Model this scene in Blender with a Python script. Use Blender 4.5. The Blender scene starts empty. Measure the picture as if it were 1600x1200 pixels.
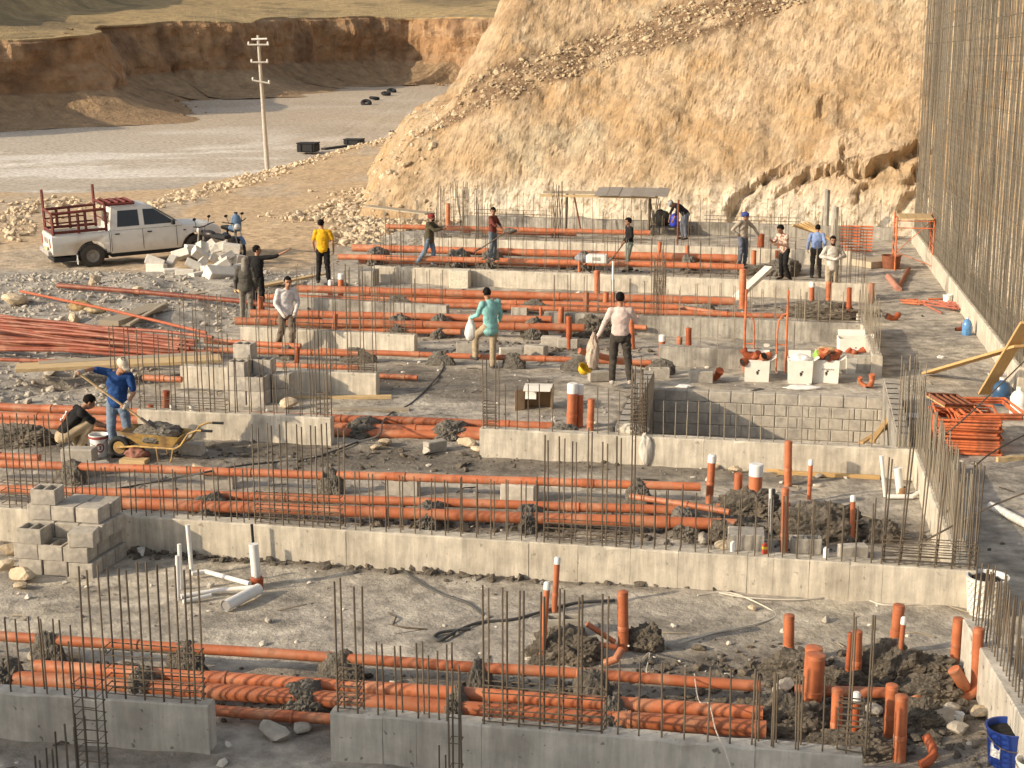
import bpy, bmesh, math, random
import numpy as np
from mathutils import Vector, Matrix, Quaternion
R_ = math.radians
random.seed(7); rng = np.random.default_rng(7)
S = bpy.context.scene
C = S.collection

# ------------------------------------------------------------------ camera
FPX, PITCH, HC = 2350.0, R_(12.2), 6.3
cam_d = bpy.data.cameras.new('camera'); cam = bpy.data.objects.new('camera', cam_d); C.objects.link(cam)
cam.location = (0, 0, HC); cam.rotation_euler = (R_(90) - PITCH, 0, 0)
cam_d.sensor_width = 36; cam_d.lens = 36 * FPX / 1600; cam_d.clip_end = 1500
S.camera = cam
# ------------------------------------------------------------------ world, sun, exposure
SUN_EL, SUN_AZ = R_(22), R_(-56 - 10.8)            # azimuth measured from the direction toward the camera side, along the beams' own axes
SUN = Vector((math.sin(SUN_AZ), -math.cos(SUN_AZ), 0)) * math.cos(SUN_EL) + Vector((0, 0, math.sin(SUN_EL)))
W = bpy.data.worlds.new('World'); S.world = W; W.use_nodes = True
nt = W.node_tree; bg = nt.nodes['Background']
sky = nt.nodes.new('ShaderNodeTexSky'); sky.sky_type = 'NISHITA'; sky.sun_disc = False
sky.sun_elevation = SUN_EL; sky.sun_rotation = math.atan2(SUN.x, SUN.y)
sky.air_density = 1.0; sky.dust_density = 2.5; sky.ozone_density = 0.6
hs = nt.nodes.new('ShaderNodeHueSaturation'); hs.inputs['Saturation'].default_value = .35
nt.links.new(sky.outputs[0], hs.inputs['Color']); nt.links.new(hs.outputs[0], bg.inputs[0]); bg.inputs[1].default_value = 0.15
sd = bpy.data.lights.new('sun', 'SUN'); sd.energy = 4.1; sd.angle = R_(0.6); sd.color = (1.0, 0.82, 0.58)
so = bpy.data.objects.new('sun', sd); C.objects.link(so)
so.rotation_euler = (-SUN).to_track_quat('-Z', 'Y').to_euler()
S.view_settings.view_transform = 'Standard'; S.view_settings.look = 'None'
S.view_settings.exposure = 0.30; S.view_settings.gamma = 1.0

# ------------------------------------------------------------------ geometry of the view (pixels of the 1600x1200 photo -> metres)
cp, sp = math.cos(PITCH), math.sin(PITCH)
def ray(px, py):
    dx, dy = (px - 800) / FPX, -(py - 600) / FPX
    return Vector((dx, cp + dy * sp, -sp + dy * cp))
def P(px, py, z=0.0):
    d = ray(px, py); t = (z - HC) / d.z
    return Vector((d.x * t, d.y * t, z))
def atY(px, py, Y):
    d = ray(px, py); t = Y / d.y
    return Vector((d.x * t, Y, HC + d.z * t))
def pxm(v):                       # picture scale (px per metre) at a point
    return FPX / (v.y * cp - (v.z - HC) * sp)
UANG = R_(-10.8)
U = Vector((math.cos(UANG), math.sin(UANG), 0)); V = Vector((-U.y, U.x, 0)); Z = Vector((0, 0, 1))

# ------------------------------------------------------------------ numpy noise
def _h(ix, iy, s):
    n = (ix.astype(np.int64) * 374761393 + iy.astype(np.int64) * 668265263 + s * 974634777) & 0x7fffffff
    n = ((n ^ (n >> 13)) * 1274126177) & 0x7fffffff
    n = n ^ (n >> 16)
    return (n & 0xffff) / 65535.0
def vnoise(x, y, s=0):
    x = np.asarray(x, float); y = np.asarray(y, float)
    ix, iy = np.floor(x), np.floor(y); fx, fy = x - ix, y - iy
    fx = fx * fx * (3 - 2 * fx); fy = fy * fy * (3 - 2 * fy)
    a, b, c, d = _h(ix, iy, s), _h(ix + 1, iy, s), _h(ix, iy + 1, s), _h(ix + 1, iy + 1, s)
    return a + (b - a) * fx + (c - a) * fy + (a - b - c + d) * fx * fy
def fbm(x, y, o=4, s=0, g=0.5):
    t, a, n = 0, 1.0, 0
    for k in range(o):
        t = t + a * (vnoise(x * 2 ** k + 17.3 * k, y * 2 ** k - 9.1 * k, s + k) - 0.5); n += a; a *= g
    return t / n * 2
def sst(a, b, x):
    t = np.clip((np.asarray(x, float) - a) / (b - a), 0, 1); return t * t * (3 - 2 * t)

# ------------------------------------------------------------------ ground height
def edge_x(y): return np.interp(y, [60, 73, 86, 116, 200], [-40, -17.6, -13.3, -9.0, -6.0])
def site_left(y): return np.interp(y, [20, 26.2, 27, 33, 40, 46, 55, 60], [-14, -13, -7.4, -7.0, -6.2, -5.4, -5.2, -5.6])
TANK = dict(o=None)
def gz(x, y):
    x = np.asarray(x, float); y = np.asarray(y, float)
    n1 = fbm(x * .35, y * .35, 3, 5); n2 = fbm(x * 1.7, y * 1.7, 3, 9)
    z = 0.02 * n2 + 0.02 * n1
    g = sst(0.2, 1.6, site_left(y) - x)                         # gravel bank left of the works
    z = z + g * (0.16 + 0.22 * n1 + 0.09 * n2) * (1 - .7 * sst(42, 46, y))
    z = z + sst(70, 120, y) * 0.5
    pl = sst(0.0, 2.6, edge_x(y) - x) * sst(72.5, 77, y)        # lower plain beyond the road edge
    z = z + pl * (-1.25 - sst(70, 120, y) * 0.5) + pl * np.maximum(0, y - 100) * 0.031
    return z
def gh(x, y): return float(gz(np.array([x]), np.array([y]))[0])
def Pg(px, py, dz=0.0):
    z = 0.0
    for _ in range(12):
        p = P(px, py, z + dz); z = z * .4 + .6 * gh(p.x, p.y)
    return P(px, py, z + dz)

# ------------------------------------------------------------------ materials
MATS = {}
def mk(name, col, var=0.18, scale=6.0, rough=0.85, bump=0.25, bscale=30.0, metal=0.0, col2=None, c2scale=1.2, c2lo=.5, c2hi=.62,
       pits=0.0, attr=None, rnd=0.0, bdist=0.02, spec=0.3, stretch=None, drip=0.0, pscale=11, plo=.66):
    if name in MATS: return MATS[name]
    m = bpy.data.materials.new(name); m.use_nodes = True; t = m.node_tree; N = t.nodes; L = t.links
    b = N['Principled BSDF']; b.inputs['Roughness'].default_value = rough; b.inputs['Metallic'].default_value = metal
    b.inputs['Specular IOR Level'].default_value = spec
    tc = N.new('ShaderNodeTexCoord'); co = tc.outputs['Object']
    if stretch:
        mp = N.new('ShaderNodeMapping'); mp.inputs['Scale'].default_value = stretch; L.new(co, mp.inputs[0]); co = mp.outputs[0]
    n = N.new('ShaderNodeTexNoise'); n.inputs['Scale'].default_value = scale; n.inputs['Detail'].default_value = 6; n.inputs['Roughness'].default_value = .62
    L.new(co, n.inputs['Vector'])
    mr = N.new('ShaderNodeMapRange'); mr.inputs[1].default_value = .3; mr.inputs[2].default_value = .7
    mr.inputs[3].default_value = 1 - var; mr.inputs[4].default_value = 1 + var; L.new(n.outputs[0], mr.inputs[0])
    if attr:
        a = N.new('ShaderNodeAttribute'); a.attribute_name = attr; base = a.outputs['Color']
    else:
        a = N.new('ShaderNodeRGB'); a.outputs[0].default_value = (*col, 1); base = a.outputs[0]
    if col2:
        n2 = N.new('ShaderNodeTexNoise'); n2.inputs['Scale'].default_value = c2scale; n2.inputs['Detail'].default_value = 5; L.new(co, n2.inputs['Vector'])
        r2 = N.new('ShaderNodeMapRange'); r2.inputs[1].default_value = c2lo; r2.inputs[2].default_value = c2hi; L.new(n2.outputs[0], r2.inputs[0])
        mx = N.new('ShaderNodeMix'); mx.data_type = 'RGBA'; L.new(r2.outputs[0], mx.inputs[0]); L.new(base, mx.inputs[6]); mx.inputs[7].default_value = (*col2, 1)
        base = mx.outputs[2]
    mul = N.new('ShaderNodeVectorMath'); mul.operation = 'SCALE'; L.new(base, mul.inputs[0]); L.new(mr.outputs[0], mul.inputs[3]); out = mul.outputs[0]
    if rnd:
        oi = N.new('ShaderNodeObjectInfo'); rr = N.new('ShaderNodeMapRange'); rr.inputs[3].default_value = 1 - rnd; rr.inputs[4].default_value = 1 + rnd
        L.new(oi.outputs['Random'], rr.inputs[0]); m3 = N.new('ShaderNodeVectorMath'); m3.operation = 'SCALE'; L.new(out, m3.inputs[0]); L.new(rr.outputs[0], m3.inputs[3]); out = m3.outputs[0]
    if pits:
        v = N.new('ShaderNodeTexNoise'); v.inputs['Scale'].default_value = pscale; v.inputs['Detail'].default_value = 2; L.new(co, v.inputs['Vector'])
        pr = N.new('ShaderNodeMapRange'); pr.inputs[1].default_value = plo; pr.inputs[2].default_value = plo + .05; pr.inputs[3].default_value = 1; pr.inputs[4].default_value = 1 - pits; L.new(v.outputs[0], pr.inputs[0])
        m4 = N.new('ShaderNodeVectorMath'); m4.operation = 'SCALE'; L.new(out, m4.inputs[0]); L.new(pr.outputs[0], m4.inputs[3]); out = m4.outputs[0]
    if drip:
        mp = N.new('ShaderNodeMapping'); mp.inputs['Scale'].default_value = (7, 7, .7); L.new(tc.outputs['Object'], mp.inputs[0]); dn = N.new('ShaderNodeTexNoise'); dn.inputs['Scale'].default_value = 1.3; dn.inputs['Detail'].default_value = 5; dn.inputs['Roughness'].default_value = .7; L.new(mp.outputs[0], dn.inputs['Vector'])
        dr = N.new('ShaderNodeMapRange'); dr.inputs[1].default_value = .38; dr.inputs[2].default_value = .62; dr.inputs[3].default_value = 1 - drip; dr.inputs[4].default_value = 1 + drip * .5; L.new(dn.outputs[0], dr.inputs[0])
        m5 = N.new('ShaderNodeVectorMath'); m5.operation = 'SCALE'; L.new(out, m5.inputs[0]); L.new(dr.outputs[0], m5.inputs[3]); out = m5.outputs[0]
    L.new(out, b.inputs['Base Color'])
    if bump:
        nb = N.new('ShaderNodeTexNoise'); nb.inputs['Scale'].default_value = bscale; nb.inputs['Detail'].default_value = 6; nb.inputs['Roughness'].default_value = .65; L.new(co, nb.inputs['Vector'])
        bp = N.new('ShaderNodeBump'); bp.inputs['Strength'].default_value = bump; bp.inputs['Distance'].default_value = bdist; L.new(nb.outputs[0], bp.inputs['Height']); L.new(bp.outputs[0], b.inputs['Normal'])
    MATS[name] = m; return m
def flat(name, col, rough=.7, metal=0.0, var=.12, scale=9, bump=.08, spec=.3, rnd=0.0):
    return mk(name, col, var=var, scale=scale, rough=rough, metal=metal, bump=bump, bscale=40, spec=spec, rnd=rnd)

M_conc = mk('cast_concrete', (.54, .485, .395), drip=.22, var=.2, scale=3.5, rough=.9, bump=.35, bscale=24, col2=(.46, .41, .33), c2scale=1.6, pits=.35)
M_concf = mk('fresh_concrete', (.53, .49, .42), drip=.16, var=.18, scale=3.0, rough=.88, bump=.35, bscale=24, col2=(.44, .40, .34), c2scale=1.9, pits=.55)
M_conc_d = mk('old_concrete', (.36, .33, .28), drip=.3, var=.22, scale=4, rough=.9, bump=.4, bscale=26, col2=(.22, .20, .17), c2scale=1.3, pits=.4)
M_block = mk('concrete_block', (.42, .38, .32), var=.2, scale=9, rough=.95, bump=.6, bscale=70, rnd=.14, col2=(.33, .30, .26), c2scale=3)
M_wblock = mk('white_block', (.60, .56, .49), var=.14, scale=7, rough=.95, bump=.4, bscale=50, rnd=.1)
M_mort = mk('wet_mortar', (.145, .13, .108), var=.35, scale=10, rough=.82, bump=.9, bscale=38, col2=(.20, .18, .15), c2scale=3, c2lo=.55, c2hi=.7, bdist=.03)
M_soil = mk('dark_soil', (.135, .116, .092), var=.4, scale=9, rough=.9, bump=.9, bscale=30, col2=(.17, .14, .105), c2scale=2.5, bdist=.04)
M_pile = mk('dry_gravel_mix', (.33, .30, .26), var=.3, scale=12, rough=.95, bump=.9, bscale=40, col2=(.24, .215, .18), c2scale=2, bdist=.04)
M_pvc = mk('orange_pvc', (.44, .135, .056), pits=.3, pscale=5, plo=.6, var=.22, scale=5, rough=.52, bump=.05, bscale=20, rnd=.16, col2=(.46, .21, .115), c2scale=2.6, c2lo=.48, c2hi=.68, spec=.45)
M_pvc_old = mk('dusty_orange_pvc', (.235, .062, .031), var=.3, scale=5, rough=.55, bump=.05, rnd=.28, col2=(.33, .14, .08), c2scale=2, c2lo=.5, c2hi=.7)
M_pvc_br = mk('brown_pvc', (.33, .085, .034), var=.18, scale=5, rough=.5, bump=.05, rnd=.15)
M_white = mk('white_plastic', (.74, .72, .68), var=.08, scale=8, rough=.45, bump=.04, rnd=.06)
M_grey_pl = mk('grey_rubber', (.22, .22, .23), var=.2, scale=12, rough=.7)
M_rebar = mk('rebar_steel', (.15, .118, .085), var=.3, scale=14, rough=.62, metal=.35, bump=.2, bscale=120, rnd=.3, spec=.4)
M_rebar_l = mk('pale_rebar_steel', (.26, .22, .165), var=.3, scale=14, rough=.62, metal=.3, bump=.2, bscale=120, rnd=.25)
M_rust = mk('rusty_steel', (.20, .075, .04), var=.3, scale=12, rough=.7, metal=.2, rnd=.2)
M_scaf = mk('orange_painted_steel', (.58, .16, .06), var=.2, scale=9, rough=.5, bump=.08, rnd=.15, col2=(.30, .10, .05), c2scale=4)
M_wood = mk('pale_timber', (.50, .36, .19), var=.25, scale=5, rough=.8, bump=.2, bscale=20, stretch=(1.2, 14, 14), rnd=.15)
M_woodg = mk('grey_timber', (.36, .30, .22), var=.25, scale=5, rough=.85, bump=.2, bscale=20, stretch=(1.2, 14, 14), rnd=.15)
M_wood_y = mk('yellow_timber', (.50, .32, .14), var=.16, scale=4, rough=.75, bump=.12, bscale=20, stretch=(1.2, 12, 12))
M_rock = mk('pale_rock', (.56, .45, .31), var=.25, scale=5, rough=.95, bump=.7, bscale=14, rnd=.15, bdist=.05)
M_rockg = mk('grey_rock', (.40, .36, .30), var=.25, scale=7, rough=.95, bump=.6, bscale=18, rnd=.18)
M_black = flat('black_rubber', (.025, .025, .026), rough=.8)
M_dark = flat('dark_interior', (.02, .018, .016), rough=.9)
M_card = mk('cardboard', (.42, .29, .17), var=.12, scale=8, rough=.9, bump=.1)
M_card_w = mk('white_carton', (.72, .68, .60), var=.08, scale=6, rough=.75, bump=.1, rnd=.05)
M_ink = flat('printed_ink', (.06, .055, .05), rough=.7)
M_inkg = flat('faded_ink', (.33, .31, .28), rough=.7)
M_skin = mk('skin', (.36, .19, .115), var=.1, scale=14, rough=.6, bump=.05)
M_hair = flat('black_hair', (.011, .009, .008), spec=.1, rough=.8, var=.4, scale=40)

# ------------------------------------------------------------------ mesh builder
class MB:
    def __init__(s): s.v = []; s.f = []; s.m = []; s.sm = []
    def add(s, vs, fs, mi=0, smooth=False):
        o = len(s.v); s.v += [tuple(v) for v in vs]
        for f in fs: s.f.append(tuple(i + o for i in f)); s.m.append(mi); s.sm.append(smooth)
        return s
    def box(s, c, size, rot=None, mi=0, jit=0.0, bev=0.0):
        hx, hy, hz = size[0] / 2, size[1] / 2, size[2] / 2; c = Vector(c)
        if bev > 0:
            b = min(bev, hx * .4, hy * .4, hz * .4); vs = []
            for sx in (-1, 1):
                for sy in (-1, 1):
                    for sz in (-1, 1):
                        vs += [(sx * hx, sy * (hy - b), sz * (hz - b)), (sx * (hx - b), sy * hy, sz * (hz - b)), (sx * (hx - b), sy * (hy - b), sz * hz)]
            bm = bmesh.new(); bv = [bm.verts.new(v) for v in vs]; bmesh.ops.convex_hull(bm, input=bv)
            bmesh.ops.dissolve_limit(bm, angle_limit=.02, verts=bm.verts[:], edges=bm.edges[:])
            bm.verts.index_update(); vv = [v.co.copy() for v in bm.verts]; ff = [[v.index for v in f.verts] for f in bm.faces]; bm.free()
        else:
            vv = [Vector((x, y, z)) for x in (-hx, hx) for y in (-hy, hy) for z in (-hz, hz)]
            ff = [(0, 1, 3, 2), (4, 6, 7, 5), (0, 4, 5, 1), (2, 3, 7, 6), (0, 2, 6, 4), (1, 5, 7, 3)]
        if jit: vv = [v + Vector((random.uniform(-jit, jit), random.uniform(-jit, jit), random.uniform(-jit, jit))) for v in vv]
        if rot is not None: vv = [rot @ v for v in vv]
        return s.add([v + c for v in vv], ff, mi)
    def tube(s, pts, r, seg=8, cap=True, mi=0, smooth=True):
        pts = [Vector(p) for p in pts]; n = len(pts)
        rs = r if isinstance(r, (list, tuple)) else [r] * n
        vs, fs = [], []; prev = None
        for i, p in enumerate(pts):
            d = (pts[min(i + 1, n - 1)] - pts[max(i - 1, 0)])
            if d.length < 1e-9: d = Vector((0, 0, 1))
            d.normalize()
            if prev is None:
                a = d.cross(Vector((0, 0, 1)) if abs(d.z) < .9 else Vector((1, 0, 0))).normalized()
            else:
                a = (prev - d * prev.dot(d))
                a = a.normalized() if a.length > 1e-6 else d.orthogonal().normalized()
            prev = a; b = d.cross(a)
            for k in range(seg):
                t = 2 * math.pi * k / seg; vs.append(p + (a * math.cos(t) + b * math.sin(t)) * rs[i])
        for i in range(n - 1):
            for k in range(seg):
                k2 = (k + 1) % seg; fs.append((i * seg + k, i * seg + k2, (i + 1) * seg + k2, (i + 1) * seg + k))
        s.add(vs, fs, mi, smooth)
        if cap:
            o = len(s.v) - n * seg
            s.f.append(tuple(o + k for k in range(seg))[::-1]); s.m.append(mi); s.sm.append(False)
            s.f.append(tuple(o + (n - 1) * seg + k for k in range(seg))); s.m.append(mi); s.sm.append(False)
        return s
    def lathe(s, prof, seg=20, c=(0, 0, 0), mi=0, rot=None, smooth=True):
        vs, fs = [], []; c = Vector(c); n = len(prof)
        for r, z in prof:
            for k in range(seg):
                t = 2 * math.pi * k / seg; v = Vector((r * math.cos(t), r * math.sin(t), z)); vs.append((rot @ v if rot else v) + c)
        for i in range(n - 1):
            for k in range(seg):
                k2 = (k + 1) % seg; fs.append((i * seg + k, i * seg + k2, (i + 1) * seg + k2, (i + 1) * seg + k))
        return s.add(vs, fs, mi, smooth)
    def prism(s, poly, h0, h1, fn, mi=0):            # polygon (2D) swept between h0 and h1; fn(x,y,h)->Vector
        n = len(poly)
        vs = [fn(x, y, h0) for x, y in poly] + [fn(x, y, h1) for x, y in poly]
        fs = [tuple(range(n))[::-1], tuple(range(n, 2 * n))] + [(i, (i + 1) % n, n + (i + 1) % n, n + i) for i in range(n)]
        return s.add(vs, fs, mi)
    def sphere(s, c, r, seg=10, rings=7, rot=None, mi=0):
        r = (r, r, r) if not isinstance(r, (tuple, list)) else r; c = Vector(c); vs, fs = [], []
        vs.append(Vector((0, 0, r[2])))
        for i in range(1, rings):
            a = math.pi * i / rings
            for k in range(seg):
                t = 2 * math.pi * k / seg; vs.append(Vector((r[0] * math.sin(a) * math.cos(t), r[1] * math.sin(a) * math.sin(t), r[2] * math.cos(a))))
        vs.append(Vector((0, 0, -r[2]))); e = len(vs) - 1
        for k in range(seg): fs.append((0, 1 + k, 1 + (k + 1) % seg))
        for i in range(rings - 2):
            for k in range(seg):
                a, b = 1 + i * seg + k, 1 + i * seg + (k + 1) % seg; fs.append((a, a + seg, b + seg, b))
        o = 1 + (rings - 2) * seg
        for k in range(seg): fs.append((o + k, e, o + (k + 1) % seg))
        return s.add([(rot @ v if rot else v) + c for v in vs], fs, mi, True)
    def caps(s, a, b, ra, rb, seg=10, mi=0):         # tapered capsule
        a, b = Vector(a), Vector(b); d = (b - a)
        if d.length < 1e-6: return s.sphere(a, ra)
        d.normalize(); pts, rs = [], []
        for k in range(4):
            t = math.pi / 2 * (k / 4); pts.append(a - d * ra * math.cos(t)); rs.append(max(ra * math.sin(t), .0008))
        pts.append(a); rs.append(ra); pts.append(b); rs.append(rb)
        for k in range(1, 5):
            t = math.pi / 2 * (k / 4); pts.append(b + d * rb * math.sin(t)); rs.append(max(rb * math.cos(t), .0008))
        return s.tube(pts, rs, seg, True, mi)
    def mesh(s, name, mats=(), fix=True, angle=40):
        me = bpy.data.meshes.new(name); me.from_pydata(s.v, [], s.f); me.update()
        for m in (mats if isinstance(mats, (list, tuple)) else [mats]): me.materials.append(m)
        me.polygons.foreach_set('material_index', s.m); me.polygons.foreach_set('use_smooth', s.sm)
        if fix:
            bm = bmesh.new(); bm.from_mesh(me); bmesh.ops.recalc_face_normals(bm, faces=bm.faces[:]); bm.to_mesh(me); bm.free()
        if any(s.sm): me.set_sharp_from_angle(angle=R_(angle))
        return me
    def build(s, name, mats, parent=None, loc=None, rot=None, **k):
        return ob(name, s.mesh(name, mats, **k), parent, loc, rot)
def ob(name, me, parent=None, loc=None, rot=None, scale=None):
    o = bpy.data.objects.new(name, me); C.objects.link(o)
    if parent: o.parent = parent
    if loc is not None: o.location = loc
    if rot is not None:
        if isinstance(rot, Quaternion): o.rotation_mode = 'QUATERNION'; o.rotation_quaternion = rot
        elif isinstance(rot, Matrix): o.rotation_euler = rot.to_euler()
        else: o.rotation_euler = (0, 0, rot) if isinstance(rot, (int, float)) else rot
    if scale is not None: o.scale = scale
    return o
USED = {}
def tag(o, label, cat, group=None, kind=None):
    if not 4 <= len(label.split()) <= 16: print('LABELLEN', len(label.split()), label)
    o['label'] = label; o['category'] = cat
    if group: o['group'] = group
    if kind: o['kind'] = kind
    if label in USED and not group: print('DUPLABEL', label)
    USED[label] = o; return o
def thing(name, loc, label, cat, group=None, rot=0):
    o = bpy.data.objects.new(name, None); C.objects.link(o); o.location = loc; o.rotation_euler = (0, 0, rot); o.empty_display_size = .2
    return tag(o, label, cat, group)
def struct(o, label=None):
    o['kind'] = 'structure'
    if label: o['label'] = label
    return o
ORD = ['first', 'second', 'third', 'fourth', 'fifth', 'sixth', 'seventh', 'eighth', 'ninth', 'tenth', 'eleventh', 'twelfth', 'thirteenth', 'fourteenth', 'fifteenth', 'sixteenth', 'seventeenth', 'eighteenth', 'nineteenth', 'twentieth']
def bake(o, mods):
    for t, kw in mods:
        m = o.modifiers.new(t, t)
        for k, v in kw.items(): setattr(m, k, v)
    dg = bpy.context.evaluated_depsgraph_get(); dg.update()
    me = bpy.data.meshes.new_from_object(o.evaluated_get(dg)); o.modifiers.clear()
    return me
def np_mesh(name, verts, quads, mats, mi=None, smooth=False, attr=None):
    me = bpy.data.meshes.new(name); nv, nq = len(verts), len(quads); k = quads.shape[1]
    me.vertices.add(nv); me.vertices.foreach_set('co', np.asarray(verts, np.float32).ravel())
    me.loops.add(nq * k); me.loops.foreach_set('vertex_index', quads.astype(np.int32).ravel())
    me.polygons.add(nq); me.polygons.foreach_set('loop_start', np.arange(0, nq * k, k, dtype=np.int32))
    for m in mats: me.materials.append(m)
    if mi is not None: me.polygons.foreach_set('material_index', mi.astype(np.int32))
    me.polygons.foreach_set('use_smooth', np.full(nq, smooth))
    me.update(calc_edges=True); me.validate()
    if attr:
        for an, col in attr.items():
            a = me.color_attributes.new(an, 'FLOAT_COLOR', 'POINT')
            cc = np.ones((nv, 4), np.float32); cc[:, :col.shape[1]] = col; a.data.foreach_set('color', cc.ravel())
    return me
def grid_quads(ny, nx):
    i = np.arange(ny * nx).reshape(ny, nx)
    return np.stack([i[:-1, :-1], i[:-1, 1:], i[1:, 1:], i[1:, :-1]], -1).reshape(-1, 4)
# =================================================================== TERRAIN
def ell(x, y, c, rx, ry, ang=UANG, soft=.35, seed=0):
    dx, dy = x - c.x, y - c.y; ca, sa = math.cos(ang), math.sin(ang)
    u, v = (dx * ca + dy * sa) / rx, (-dx * sa + dy * ca) / ry
    d = np.sqrt(u * u + v * v) + .35 * fbm(x * 1.1, y * 1.1, 3, seed + 40)
    return 1 - sst(1 - soft, 1 + soft, d)
tA, tB = P(1005, 607, .1), P(1397, 623, .1)                 # sunken tank: back wall line
tankL = P(1008, 690, .1)
xs = np.concatenate([np.arange(-150, -16, 2.2), np.arange(-16, 13.5, .125), np.arange(13.5, 140, 4)])
ys = np.concatenate([np.arange(-30, 9, 2.5), np.arange(9, 34, .11), np.arange(34, 58, .2), np.arange(58, 120, .6), np.arange(120, 420, 4)])
X, Y = np.meshgrid(xs, ys); x, y = X.ravel(), Y.ravel()
z = gz(x, y)
fine = sst(60, 40, y)
z = z + (.016 * fbm(x * 5, y * 5, 3, 77) + .03 * np.maximum(0, fbm(x * 2.2, y * 2.2, 3, 78))) * fine
# the pit of the tank
u = (x - tA.x) * U.x + (y - tA.y) * U.y; v = (x - tA.x) * V.x + (y - tA.y) * V.y
TL = (tB - tA).length; TW = 4.45
pit = (u > -.12) & (u < TL + .12) & (v < .12) & (v > -TW - .05)
z = np.where(pit, -1.0, z)
col = np.zeros((len(x), 3))
slab = np.array([.385, .345, .29]); sand = np.array([.50, .365, .225]); grav = np.array([.36, .325, .275]); mud = np.array([.135, .115, .092])
plain = np.array([.46, .40, .325]); white = np.array([.66, .62, .56])
def mixc(c, t): global col; col = col * (1 - t[:, None]) + np.array(c) * t[:, None]
col[:] = slab
mixc((.46, .405, .32), sst(-.1, .5, fbm(x * .5, y * .5, 4, 3)))
mixc((.255, .23, .195), sst(.1, .5, fbm(x * .9, y * .9, 4, 13)) * .8)
mixc((.235, .21, .175), sst(.12, .42, fbm(x * 2.4, y * 3.0, 4, 14)) * .75)
mixc((.51, .46, .38), sst(.1, .4, fbm(x * 1.6 + 9, y * 2.6, 4, 18)) * .7)
mixc(grav, sst(0, 1.0, site_left(y) - x))
mixc((.27, .245, .21), sst(0, 1, site_left(y) - x) * sst(0, .4, fbm(x * .8, y * .8, 3, 23)))
mixc(sand, sst(44.0, 46.5, y + .8 * fbm(x, y, 2, 4)) * sst(-.3, 1.5, site_left(y) - x))
mixc((.42, .375, .31), sst(0, .5, fbm(x * .4, y * .15, 3, 44)) * sst(44, 46, y) * sst(0, 2, -x - 5) * .5)
pl = sst(0.4, 2.2, edge_x(y) - x) * sst(74, 77, y)
mixc(plain, pl)
st = fbm(x * .09 + 1.2 * fbm(x * .12, y * .12, 3, 8), y * .13 + .8 * fbm(x * .1 + 7, y * .1, 3, 9), 4, 31)
mixc(white, pl * sst(.08, .3, st) * .8)
mixc((.33, .30, .26), pl * sst(.1, .45, fbm(x * .05 + y * .02, y * .09, 4, 51)) * .6)
mixc((.43, .345, .25), pl * sst(135, 175, y + x * .8 + 40) * .7)
# wet and muddy ground, and a faint dark band right of the front riser
for c, rx, ry, k in [(P(800, 722), 5.0, .8, .75), (P(420, 715), 4.2, .95, .6), (P(690, 600), 2.2, 1.5, .75), (P(560, 585), 1.6, 1.2, .5), (P(1290, 1070), 1.9, .9, .85), (P(1240, 820), 1.7, .9, .85),
                     (P(700, 890), 3.8, .28, .7), (P(330, 870), 2.6, .22, .7), (P(900, 1085), 2.6, .5, .5), (P(560, 1075), 1.5, .5, .4), (P(250, 1065), 1.5, .5, .4), (P(150, 1170), 1.6, .3, .5),
                     (P(600, 800), 4.2, .6, .6), (P(1000, 800), 1.9, .6, .7), (P(900, 540), 1.3, 1.2, .7), (P(770, 500), 3, .8, .5), (P(800, 465), 3.6, 1.0, .5), (P(850, 410), 5.5, 1.2, .5),
                     (P(80, 690), 1.6, .7, .6), (P(1420, 1150), .9, .7, .6), (P(1300, 490), 1.6, 1.0, .5), (P(1560, 620), .9, 1.1, .45), (P(160, 590), 1.2, .5, .6), (P(540, 1150), .5, .4, .5), (P(1150, 985), 1.6, .35, .35)]:
    mixc(mud, ell(x, y, c, rx, ry, seed=int(c.x * 3 + 50)) * k)
# drag marks across the dry slab
mixc((.27, .24, .20), sst(.25, .45, fbm(x * .55 + y * .1, y * 3.2 + x * .9, 3, 63)) * .5 * fine)
rough = np.clip(.5 + col.mean(1) * 1.5, .3, 1)
M_ground = mk('ground_surface', (0, 0, 0), attr='gcol', var=.42, scale=3.6, rough=.93, bump=.75, bscale=9, bdist=.06, spec=.25)
g = ob('ground', np_mesh('ground', np.stack([x, y, z], 1), grid_quads(len(ys), len(xs)), [M_ground], smooth=True, attr={'gcol': col})); struct(g, 'dusty grey and sandy ground of the building site')

# ------------------------------------------------------------------ embankment beyond the plain
path = np.array([(-150, 95), (-96, 104), (-72, 118), (-62, 129), (-59, 143), (-50, 151), (-42.5, 155.5), (-43, 163), (-47, 174), (-48, 186), (-44, 196), (-39, 199), (-35.5, 201), (-34.5, 207), (-35, 216), (-30, 226), (-22, 232), (-15, 234), (-8, 230), (4, 220), (25, 206), (60, 190)], float)  # leading points bulge out of view, shaped to shade the bank
seg = np.r_[0, np.cumsum(np.hypot(*np.diff(path, axis=0).T))]
n = 620; tt = np.linspace(0, seg[-1], n); bx = np.interp(tt, seg, path[:, 0]); by = np.interp(tt, seg, path[:, 1])
for _ in range(10):
    bx[1:-1] = (bx[:-2] + 2 * bx[1:-1] + bx[2:]) / 4; by[1:-1] = (by[:-2] + 2 * by[1:-1] + by[2:]) / 4
tx, ty = np.gradient(bx), np.gradient(by); l = np.hypot(tx, ty); tx, ty = tx / l, ty / l; nx, ny = -ty, tx    # points away from the viewer
zb = gz(bx, by) - .3
ztop = np.interp(by, [70, 112, 150, 185, 212, 225], [6.5, 7.2, 8.2, 10.2, 11.6, 12.3]) + .5 * fbm(tt * .09, tt * 0, 3, 2) + 5 * sst(-57, -64, bx)  # unseen left end raised to cast shade on the bank face
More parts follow.
